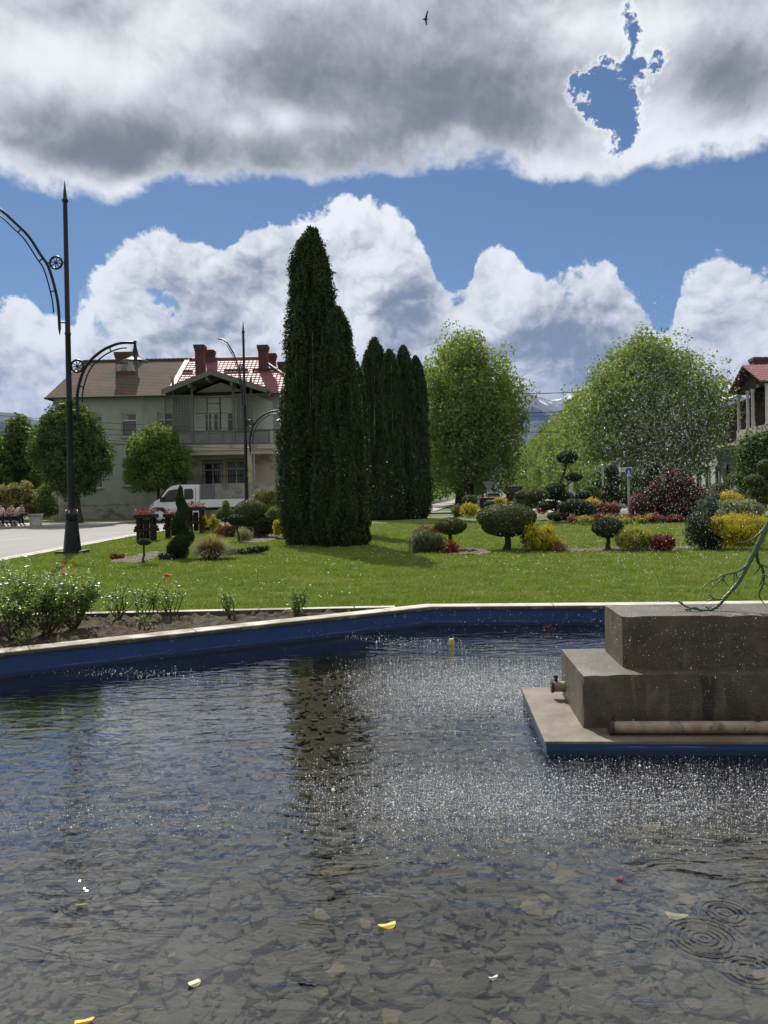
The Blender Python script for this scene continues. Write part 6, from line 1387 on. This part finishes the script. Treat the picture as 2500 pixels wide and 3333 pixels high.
side = [tx(*p) for p in [(497, 1680), (499, 1662), (506, 1642), (520, 1630), (535, 1622), (558, 1592), (572, 1583), (590, 1579), (655, 1578), (660, 1582), (661, 1685), (600, 1688), (560, 1688), (500, 1686)]]
b = MB(); b.prism([(x_, TY - .98, z_) for x_, z_ in side], (0, 1.96, 0)); b.build('cab', M['white'], truck, bevel=.05)
def quadp(pts, Y, th, mat, name, parent=None): b = MB(); b.prism([(*[tx(*p)[0]], Y, tx(*p)[1]) for p in pts], (0, th, 0)); return b.build(name, mat, parent or truck)
Yf = TY - .98
quadp([(534, 1634), (546, 1618), (562, 1597), (588, 1592), (592, 1592), (592, 1633)], Yf - .012, .01, M['glass'], 'front_window')
quadp([(612, 1592), (636, 1591), (641, 1596), (642, 1620), (638, 1625), (612, 1626)], Yf - .012, .01, M['glass'], 'rear_window')
b = MB(); ws = [tx(523, 1628), tx(556, 1591)]; b.prism([(ws[0][0] - .04, TY - .85, ws[0][1]), (ws[0][0] - .04, TY + .85, ws[0][1]), (ws[1][0] - .04, TY + .8, ws[1][1]), (ws[1][0] - .04, TY - .8, ws[1][1])], (-.012, 0, .012)); b.build('windscreen', M['glass'], truck)
quadp([(502, 1672), (508, 1655), (520, 1650), (545, 1651), (558, 1660), (562, 1688), (556, 1688), (548, 1668), (536, 1661), (520, 1662), (512, 1672), (508, 1686), (500, 1686)], Yf - .03, .028, M['plastic'], 'wheel_arch')
quadp([(562, 1676), (650, 1674), (650, 1684), (562, 1687)], Yf - .02, .018, M['plastic'], 'sill_trim')
for q in ((598, 1590, 600, 1680), (648, 1588, 649.5, 1682), (606, 1590, 607.5, 1680)):
    quadp([(q[0], q[1]), (q[2], q[1]), (q[2], q[3]), (q[0], q[3])], Yf - .004, .003, M['plastic'], 'door_gap')
quadp([(634, 1631), (641, 1631), (641, 1640), (634, 1640)], Yf - .035, .03, M['black'], 'door_handle')
quadp([(501, 1650), (508, 1640), (516, 1634), (514, 1646), (503, 1656)], Yf - .014, .012, M['zinc'], 'headlight')
p = tx(543, 1625); b = MB(); b.box(p[0] - .1, p[0] + .1, Yf - .28, Yf - .12, p[1] - .17, p[1] + .14); b.box(p[0] - .03, p[0] + .03, Yf - .13, Yf, p[1] - .1, p[1] - .04); b.build('mirror', M['plastic'], truck, bevel=.02)
bx = [tx(661, 1622)[0] + .03, tx(805, 1615)[0]]; zb0, zb1 = tx(661, 1651)[1], tx(661, 1626)[1]
b = MB(); b.box(bx[0], bx[1], TY - 1.05, TY - 1.0, zb0, zb1); b.box(bx[0], bx[1], TY + 1.0, TY + 1.05, zb0, zb1); b.box(bx[1] - .05, bx[1], TY - .998, TY + .998, zb0, zb1); b.box(bx[0], bx[1] - .052, TY - .998, TY + .998, zb0, zb0 + .06); b.build('flatbed', M['white'], truck, bevel=.008)
b = MB(); b.box(bx[0], bx[1] - .2, TY - .6, TY - .45, zb0 - .2, zb0 - .005); b.box(bx[0], bx[1] - .2, TY + .45, TY + .6, zb0 - .2, zb0 - .005); b.build('chassis', M['plastic'], truck)
# dark rack with tarp behind the cab
z0_, z1_ = tx(670, 1626)[1], tx(670, 1576)[1]; b = MB(); b.box(bx[0] + .02, tx(690, 1600)[0], TY - .95, TY - .92, z0_, z1_); b.box(tx(690, 1600)[0] - .03, tx(690, 1600)[0], TY - .918, TY + .95, z0_, z1_); b.build('tarpaulin_rack', M['greyshut'], truck)
rw = .36
for px_, sd2 in ((532, -1), (532, 1), (735, -1), (735, 1)):
    add_wheel(truck, (tx(px_, 1680)[0], TY + sd2 * .86, -.026 + rw), rw, .22, sd2)

def car(loc, yaw, label, body='white', kind='sedan', s=1.0):
    root = empty('parked_car', (0, 0, 0), label, 'car'); L_ = 4.4; H_ = {'sedan': 1.45, 'van': 2.3}[kind]; hw = .88 if kind == 'sedan' else .98
    prof = [(-2.2, .35), (-2.2, .85), (-1.9, .98), (-1.3, 1.02), (-.75, 1.42), (.7, 1.45), (1.45, 1.05), (2.1, .98), (2.2, .8), (2.2, .35), (1.7, .28), (-1.7, .28)] if kind == 'sedan' else [(-2.4, .35), (-2.42, 1.2), (-2.3, 2.25), (-2.1, 2.33), (1.6, 2.33), (1.75, 2.25), (2.3, 1.3), (2.75, 1.1), (2.8, .4), (2.2, .3), (-1.9, .3)]
    b = MB(); b.prism([(x_, -hw, z_) for x_, z_ in prof], (0, 2 * hw, 0)); b.build('body', M[body], root, bevel=.07)
    if kind == 'sedan':
        for nm, q in (('rear_window', [(-1.27, 1.06), (-.80, 1.39)]), ('windscreen', [(1.40, 1.09), (.76, 1.42)])):
            sx = -1 if nm[0] == 'r' else 1; b = MB(); b.prism([(q[0][0] + sx * .03, -hw * .86, q[0][1]), (q[0][0] + sx * .03, hw * .86, q[0][1]), (q[1][0] + sx * .03, hw * .78, q[1][1]), (q[1][0] + sx * .03, -hw * .78, q[1][1])], (sx * .012, 0, .012)); b.build(nm, M['glass'], root)
        for sy2 in (-1, 1): b = MB(); b.prism([(-1.1, sy2 * (hw + .004), 1.03), (1.25, sy2 * (hw + .004), 1.05), (.65, sy2 * (hw + .004), 1.38), (-.7, sy2 * (hw + .004), 1.36)], (0, sy2 * .006, 0)); b.build('side_window', M['glass'], root)
        zl_, zz = .78, .5
    else:
        b = MB(); b.box(-2.46, -2.43, -.8, .8, 1.3, 2.05); b.build('rear_window', M['glass'], root)
        b = MB(); b.prism([(2.30, -.85, 1.36), (2.30, .85, 1.36), (1.80, .8, 2.2), (1.80, -.8, 2.2)], (.02, 0, .012)); b.build('windscreen', M['glass'], root)
    xr_ = -2.22 if kind == 'sedan' else -2.44
    for sy2 in (-1, 1):
        b = MB(); b.box(xr_ - .02, xr_ + .03, sy2 * .68 - .13, sy2 * .68 + .13, .72, .90); b.build('tail_light', M['petalr'], root)
        b = MB(); xf = 2.2 if kind == 'sedan' else 2.8; b.box(xf - .02, xf + .02, sy2 * .66 - .15, sy2 * .66 + .15, .62, .78); b.build('headlight', M['zinc'], root)
    b = MB(); b.box(xr_ - .035, xr_ - .01, -.26, .26, .5, .62); b.build('number_plate', M['signwhite'], root)
    b = MB(); b.box(xr_ - .03, xr_ + .1, -hw, hw, .33, .47); b.build('bumper', M['plastic'], root)
    for x_ in (-1.35, 1.4):
        for sy2 in (-1, 1): add_wheel(root, (x_, sy2 * (hw - .1), .32), .32, .2, sy2)
    root.location = loc; root.rotation_euler.z = yaw; root.scale = (s,) * 3; return root
av = math.atan2(1, .131)
car((W(1700, 1600, 88).x, 88, -.026), av, 'white car seen from behind at the right, in front of the black van', 'white')
car((W(1603, 1600, 80).x, 80, -.026), av + math.pi, 'white car coming down the avenue behind the wide planter', 'white')
car((W(1672, 1600, 101).x, 101, -.026), av, 'tall black van on the avenue beyond the white cars', 'black', 'van')['category'] = 'van'

# ------------------------------------------------------------ poles, signs, wires
bs = Vector((W(1577, 1600, 89).x, 89, 0)); pole = empty('utility_pole', bs, 'grey concrete utility pole right of the plane tree', 'utility pole')
b = MB(); b.tube([bs, bs + Vector((0, 0, 8.6))], [.29, .2], 12); b.build('shaft', M['conc'], pole, smooth=True); b = MB(); b.box(bs.x - .8, bs.x + .8, 88.9, 89.1, 8.2, 8.35); b.build('crossarm', M['conc'], pole)
bs = Vector((W(1590, 1600, 62).x, 62, 0)); ys_ = empty('yield_sign', bs, 'dark back of an inverted triangular give-way sign beside the concrete pole', 'road sign')
zc_ = W(1590, 1582, 62).z; b = MB(); b.tube([bs + Vector((-.1, 0, 0)), (bs.x - .1, 62, zc_ + .4)], .03, 8); b.build('post', M['zinc'], ys_)
b = MB(); b.prism([(bs.x - .5, 61.93, zc_ + .38), (bs.x + .5, 61.93, zc_ + .38), (bs.x, 61.93, zc_ - .48)], (0, .02, 0)); b.build('sign_plate', M['greyshut'], ys_)
# pedestrian crossing sign
YS = 48.0; bs = Vector((W(2048, 1600, YS).x, YS, 0)); cs = empty('crossing_sign', bs, 'blue square pedestrian crossing sign with a white triangle on a thin post', 'road sign')
b = MB(); b.tube([bs, (bs.x, YS, W(2046, 1522, YS).z)], .03, 8); b.build('post', M['zinc'], cs)
p, q = W(2036, 1556, YS), W(2055, 1524, YS); b = MB(); b.box(p.x, q.x, YS - .06, YS - .04, p.z, q.z); pl_ = b.build('sign_plate', M['signblue'], cs)
cx_, w2, h2 = (p.x + q.x) / 2, (q.x - p.x), (q.z - p.z); b = MB(); b.prism([(cx_ - w2 * .36, YS - .066, p.z + h2 * .16), (cx_ + w2 * .36, YS - .066, p.z + h2 * .16), (cx_, YS - .066, p.z + h2 * .86)], (0, .004, 0)); tri = b.build('white_triangle', M['signwhite'], pl_)
b = MB(); yy = YS - .071; zz = p.z + h2 * .2
b.tube([(cx_ - .03, yy, zz), (cx_, yy, zz + h2 * .2), (cx_ + .04, yy, zz)], .008, 4); b.tube([(cx_, yy, zz + h2 * .2), (cx_ + .005, yy, zz + h2 * .36)], .014, 5); b.tube([(cx_ - .035, yy, zz + h2 * .22), (cx_, yy, zz + h2 * .33), (cx_ + .035, yy, zz + h2 * .24)], .007, 4); b.lathe([(.004, -.013), (.013, 0), (.004, .013)], (cx_, yy, zz + h2 * .41), 8)
b.build('walking_figure', M['black'], tri)
# direction sign "↑ Pol..."
YD = 54.0; bs = Vector((W(2018, 1600, YD).x, YD, 0)); ds = empty('direction_sign', bs, 'white direction board with an up arrow and black lettering behind the blue sign', 'road sign')
p, q = W(2002, 1536, YD), W(2056, 1521, YD); b = MB(); b.tube([(bs.x, YD, 0), (bs.x, YD, q.z + .35)], .04, 8); b.tube([(W(2044, 1600, YD).x, YD, 0), (W(2044, 1600, YD).x, YD, q.z)], .04, 8); b.build('post', M['zinc'], ds)
b = MB(); b.box(p.x, q.x, YD - .08, YD - .05, p.z, q.z); bd = b.build('sign_board', M['signwhite'], ds)
def text(body, x_, y_, z_, size, mat, parent, name='lettering'):
    cu = bpy.data.curves.new(name, 'FONT'); cu.body = body; cu.size = size; cu.extrude = .004; o = bpy.data.objects.new(name, cu); col.objects.link(o)
    dg = bpy.context.evaluated_depsgraph_get(); me = bpy.data.meshes.new_from_object(o.evaluated_get(dg)); bpy.data.objects.remove(o); me.materials.clear(); me.materials.append(mat)
    o2 = bpy.data.objects.new(name, me); col.objects.link(o2); o2.parent = parent; o2.location = Vector((x_, y_, z_)) - worg(parent); o2.rotation_euler = (R(90), 0, 0); return o2
text('Pol', p.x + .40, YD - .086, p.z + .06, .32, M['black'], bd)
b = MB(); ax_ = p.x + .17; b.tube([(ax_, YD - .085, p.z + .05), (ax_, YD - .085, q.z - .09)], .016, 5); b.prism([(ax_ - .07, YD - .09, q.z - .13), (ax_ + .07, YD - .09, q.z - .13), (ax_, YD - .09, q.z - .04)], (0, .006, 0)); b.build('arrow', M['black'], bd)
for i, (px_, y0, y1, Yd, lab) in enumerate([(1963, 1515, 1605, 52, 'thin pale grey post standing among the cloud-pruned pines'), (1860, 1565, 1610, 50, 'short white-banded post below the umbrella pads of the leaning pine')]):
    a, c = W(px_, y1, Yd), W(px_, y0, Yd); b = MB(); b.tube([(a.x, Yd, 0), (a.x, Yd, c.z)], .07 if i == 0 else .13, 10); b.lathe([(.09, 0), (.1, .03), (.02, .1)], (a.x, Yd, c.z), 10); tag(b.build('sign_post', M['zinc'] if i == 0 else M['kerbst'], loc=(a.x, Yd, 0), smooth=True), lab, 'post')
def wire(pa, pb, sag, label, r_=.014):
    pa, pb = Vector(pa), Vector(pb); pts = [pa.lerp(pb, i / 16) - Vector((0, 0, sag * 4 * (i / 16) * (1 - i / 16))) for i in range(17)]; b = MB(); b.tube(pts, r_, 5); tag(b.build('overhead_wire', M['wire'], loc=pa), label, 'overhead wire', 'overhead wires')
for o_, w_ in AVN: tag(o_, w_ + ' tree from the near end of the row right of the avenue')
tag(protoA, 'second tree of the row right of the avenue, directly left of the largest plane tree')
wire(W(-300, 1325, 44), W(1000, 1400, 44), .25, 'upper pair wire crossing in front of the house, upper strand'); wire(W(-300, 1345, 44.3), W(1000, 1395, 44.3), .5, 'sagging wire just below the topmost one before the house')
wire(W(-300, 1365, 44.6), W(1000, 1440, 44.6), .55, 'wire crossing the balcony railing of the house'); wire(W(-300, 1390, 45), W(1000, 1462, 45), .3, 'lowest wire passing the round tree and the balcony floor')
wire(W(-300, 1390, 40), W(1000, 1395, 47), .4, 'slanting wire rising towards the far lamp post')
wire(W(1400, 1277, 92), W(1990, 1270, 92), .3, 'highest wire across the mountain gap', .045); wire(W(1400, 1342, 120), W(1990, 1330, 120), .4, 'second wire across the mountain gap', .05); wire(W(1400, 1398, 120), W(1990, 1402, 120), .3, 'third wire across the mountain gap', .05); wire(W(1400, 1352, 150), W(1990, 1345, 150), .4, 'thin wire under the second one in the mountain gap', .045)
wire(W(2200, 1330, 70), W(2420, 1262, 70), .1, 'thick cable running to the corner building', .04)
# small greenhouse left
YG = 60.0; p, q = W(116, 1625, YG), W(162, 1590, YG); gh = empty('garden_greenhouse', ((p.x + q.x) / 2, YG, 0), 'small silvery curved greenhouse roof beside the house corner', 'greenhouse')
b = MB(); n_ = 10; R_ = (q.x - p.x) / 2 * 1.15; cx_ = (p.x + q.x) / 2 + .3
vs = [(cx_ + R_ * math.cos(math.pi * i / n_), y_, q.z - .9 + .9 * math.sin(math.pi * i / n_)) for y_ in (YG, YG + 4) for i in range(n_ + 1)]
b.add(vs, [(i, i + 1, n_ + 2 + i, n_ + 1 + i) for i in range(n_)] + [tuple(range(n_ + 1))]); b.box(cx_ - R_, cx_ + R_, YG + .01, YG + 4, 0, q.z - .9); b.build('shell', M['zinc'], gh)
b = MB()
for i in range(1, n_): 
    a = math.pi * i / n_; b.tube([(cx_ + (R_ + .02) * math.cos(a), YG - .02, q.z - .9 + .92 * math.sin(a)), (cx_ + (R_ + .02) * math.cos(a), YG + 4, q.z - .9 + .92 * math.sin(a))], .03, 5)
b.build('ribs', M['frame'], gh)
cb = empty('garden_wall', (W(172, 1640, 57.5).x, 57.5, 0), 'yellowish rendered wall end at the left corner of the house', 'wall'); p, q = W(158, 1690, 57.4), W(186, 1596, 57.4)
b = MB(); b.box(p.x, q.x, 57.3, 57.6, 0, q.z); b.build('wall_body', M['cream'], cb)
b = MB(); b.box(p.x - .05, q.x + .05, 57.25, 57.65, q.z, q.z + .08); b.build('wall_cap', M['conc'], cb)
# bird
c = W(1385, 63, 60); b = MB(); b.tube([c + Vector((-.25, 0, .02)), c + Vector((-.1, 0, 0)), c + Vector((.12, 0, .01)), c + Vector((.25, 0, .03))], [.01, .055, .05, .012], 8)
bd_ = tag(b.build('bird', M['black'], loc=c, smooth=True), 'tiny dark bird flying high in the grey cloud', 'bird')
b = MB(); b.prism([c + Vector((-.08, 0, .03)), c + Vector((.1, 0, .03)), c + Vector((.2, -.5, .32)), c + Vector((.12, -.55, .34))], (0, 0, .01)); b.build('wing', M['black'], bd_); b = MB(); b.prism([c + Vector((-.08, 0, .03)), c + Vector((.1, 0, .03)), c + Vector((.16, .5, -.12)), c + Vector((.08, .55, -.13))], (0, 0, .01)); b.build('wing', M['black'], bd_)

# ------------------------------------------------------------ mountains
def ridge(name, prof, Y0, depth, mat, seed, label):
    """prof: photo (px,py) of the crest"""
    nx, ny = 260, 70; xs_ = np.linspace(prof[0][0], prof[-1][0], nx); cy_ = np.interp(xs_, [p[0] for p in prof], [p[1] for p in prof]); V = []
    u = np.array([UV(a, b_) for a, b_ in zip(xs_, cy_)])
    for j in range(ny):
        q = j / (ny - 1); Yj = Y0 + depth * (q - .55); h = (CAMH + u[:, 1] * Y0) * (1 - np.abs((q - .55) / .55) ** 1.15 if q < .55 else 1 - ((q - .55) / .45) ** 1.3)
        X_ = u[:, 0] * Y0; nn_ = fbm(np.stack([X_ / 420, np.full(nx, Yj) / 420, np.zeros(nx)], 1), seed, 5); rg = 1 - np.abs(2 * nn_ - 1)
        h = h * (1 - .28 * (1 - rg) * min(1, abs(q - .55) * 6) ) + (nn_ - .5) * 260 * min(1, abs(q - .55) * 5) * (1 if q < .93 and q > .03 else 0)
        V.append(np.stack([X_, np.full(nx, Yj), np.maximum(h, -20)], 1))
    V = np.concatenate(V); idx = np.arange(nx * ny).reshape(ny, nx); F = np.stack([idx[:-1, :-1], idx[:-1, 1:], idx[1:, 1:], idx[1:, :-1]], -1).reshape(-1, 4)
    return tag(mesh_np(name, V, F, mat, smooth=True), kind='structure')
def mtf(t, v, c):
    x, y, z = sep(v); rk = noise(v, .004, 8, .65)
    c = mixc(t, (z + rk * 500.0).ss(900, 1200), c, (.16, .155, .15))
    return mixc(t, ((z + (rk - .5) * 260.0).ss(1030, 1080)) * noise(comb(t, x * .004, y * .004, z * .0015), 1.0, 5, .7).ss(.46, .52) * ((z + (rk - .5) * 260).ss(1290, 1240)), c, (.8, .8, .82))
M['mount'] = stone('mountain_slopes', (.025, .04, .03), (.04, .055, .04), .003, .95, .6, .02, f=mtf)
ridge('mountain', [(300, 1560), (900, 1480), (1250, 1400), (1500, 1330), (1620, 1290), (1690, 1262), (1712, 1268), (1735, 1290), (1770, 1315), (1810, 1400), (1870, 1480), (2000, 1560)], 7500, 3600, M['mount'], 3, '')
ridge('mountain', [(1000, 1500), (1600, 1340), (1690, 1275), (1735, 1282), (1760, 1290), (1792, 1302), (1822, 1298), (1850, 1283), (1900, 1275), (2000, 1285), (2150, 1320), (2330, 1235), (2370, 1245), (2420, 1285), (2600, 1350), (2900, 1450)], 9500, 4200, M['mount'], 8, '')
ridge('hills', [(-1200, 1420), (-600, 1340), (-150, 1330), (60, 1345), (110, 1365), (300, 1400), (600, 1430), (900, 1450), (1100, 1500)], 6000, 3000, M['mount'], 15, '')

# ------------------------------------------------------------ water drops (stuff)
def drops(name, P_, size, label, stretch=1.0):
    v_, f_ = np.array([(1, 0, 0), (-1, 0, 0), (0, 1, 0), (0, -1, 0), (0, 0, 1), (0, 0, -1)], float), np.array([(0, 2, 4), (2, 1, 4), (1, 3, 4), (3, 0, 4), (2, 0, 5), (1, 2, 5), (3, 1, 5), (0, 3, 5)])
    n_ = len(P_); V = P_[:, None, :] + v_[None] * (size[:, None, None] * np.array([1, 1, stretch])); F = f_[None] + (np.arange(n_) * 6)[:, None, None]
    return tag(mesh_np(name, V.reshape(-1, 3), F.reshape(-1, 3), M['drop'], smooth=True), label, 'water drops', kind='stuff')
def field(n_, x0, x1, y0, y1, wf=None, z=WATER_Z):
    """scatter over the water within photo-pixel bounds"""
    out_ = []
    px_ = rng.uniform(x0, x1, n_ * 3); py_ = rng.uniform(y0, y1, n_ * 3); k = rng.random(n_ * 3) < (wf(px_, py_) if wf else 1.0); px_, py_ = px_[k][:n_], py_[k][:n_]
    a, b_ = (px_ - PX) / F0, (PY - py_) / F0; u, v_ = a * cr + b_ * sr, -a * sr + b_ * cr; Yd = (z - CAMH) / v_; return np.stack([u * Yd, Yd, np.full(len(Yd), z)], 1)
g = lambda x_, c, s_: np.exp(-((x_ - c) / s_) ** 2)
A_ = field(22000, 800, 2560, 2400, 2830, lambda x_, y_: (g(y_, 2600, 105)) * np.clip((x_ - 880) / 500, 0, 1) * (1 - .4 * (x_ > 2300)))
B_ = field(15000, 1050, 1900, 2140, 2420, lambda x_, y_: g(y_, 2240, 80) * g(x_, 1600, 330))
C_ = field(1500, 100, 1100, 2155, 2260, lambda x_, y_: g(y_, 2187 + np.maximum(0, x_ - 350) * .055, 10 + np.maximum(0, x_ - 350) * .03) * g(x_, 380, 260))
D_ = field(1100, 1120, 1700, 2055, 2160, lambda x_, y_: g(y_, 2072 + (x_ - 1150) * .10, 8 + (x_ - 1120) * .03) * g(x_, 1230, 260))
E_ = field(700, 0, 900, 2560, 2740, lambda x_, y_: g(y_, 2660, 50))
S_ = np.concatenate([A_, B_, C_, D_, E_]); S_[:, 2] += rng.exponential(.0028, len(S_)) + .002
tag(drops('splash_drops', S_, np.exp(rng.normal(-6.30, .50, len(S_))) * (S_[:, 1] / 5) ** .6 * .85, 'glittering splash drops dancing on the pool surface', 1.0), kind='stuff')
# airborne spray from the jets, right-hand side
n_ = 5200; cx2, cz2 = 2.05, 2.0
def airc(n_, px_c, py_c, sx, sy, Y0_, Y1_):
    px_ = rng.normal(px_c, sx, n_); py_ = rng.normal(py_c, sy, n_); Yd = rng.uniform(Y0_, Y1_, n_); a, b_ = (px_ - PX) / F0, (PY - py_) / F0; u, v_ = a * cr + b_ * sr, -a * sr + b_ * cr
    P_ = np.stack([u * Yd, Yd, CAMH + v_ * Yd], 1); return P_[P_[:, 2] > WATER_Z]
Q = np.concatenate([airc(9500, 2180, 1400, 170, 180, 5.2, 7.5), airc(3000, 2050, 1720, 300, 230, 5.0, 8.0), airc(1100, 2250, 2120, 260, 110, 4.6, 5.4), airc(260, 1200, 1560, 260, 60, 7.5, 8.8), airc(420, 1500, 2010, 300, 40, 7.2, 8.6), airc(120, 500, 2080, 250, 50, 6.6, 7.2)])
drops('spray_drops', Q, np.exp(rng.normal(-6.85, .42, len(Q))) * 1.0, 'fine airborne fountain spray drifting at the right', 1.8)

# ------------------------------------------------------------ haze
m, t, out = newmat('mountain_air'); pv = t.nodes.new('ShaderNodeVolumePrincipled'); pv.inputs['Color'].default_value = (.28, .46, .88, 1); pv.inputs['Density'].default_value = 4.2e-5; pv.inputs['Anisotropy'].default_value = 0.0
t.links.new(pv.outputs[0], out.inputs['Volume'])
b = MB(); b.box(-14800, 14800, -500, 13500, -60, 1900); hzb = b.build('haze', m); tag(hzb, 'thin blue air between the park and the mountains', 'haze', kind='stuff')
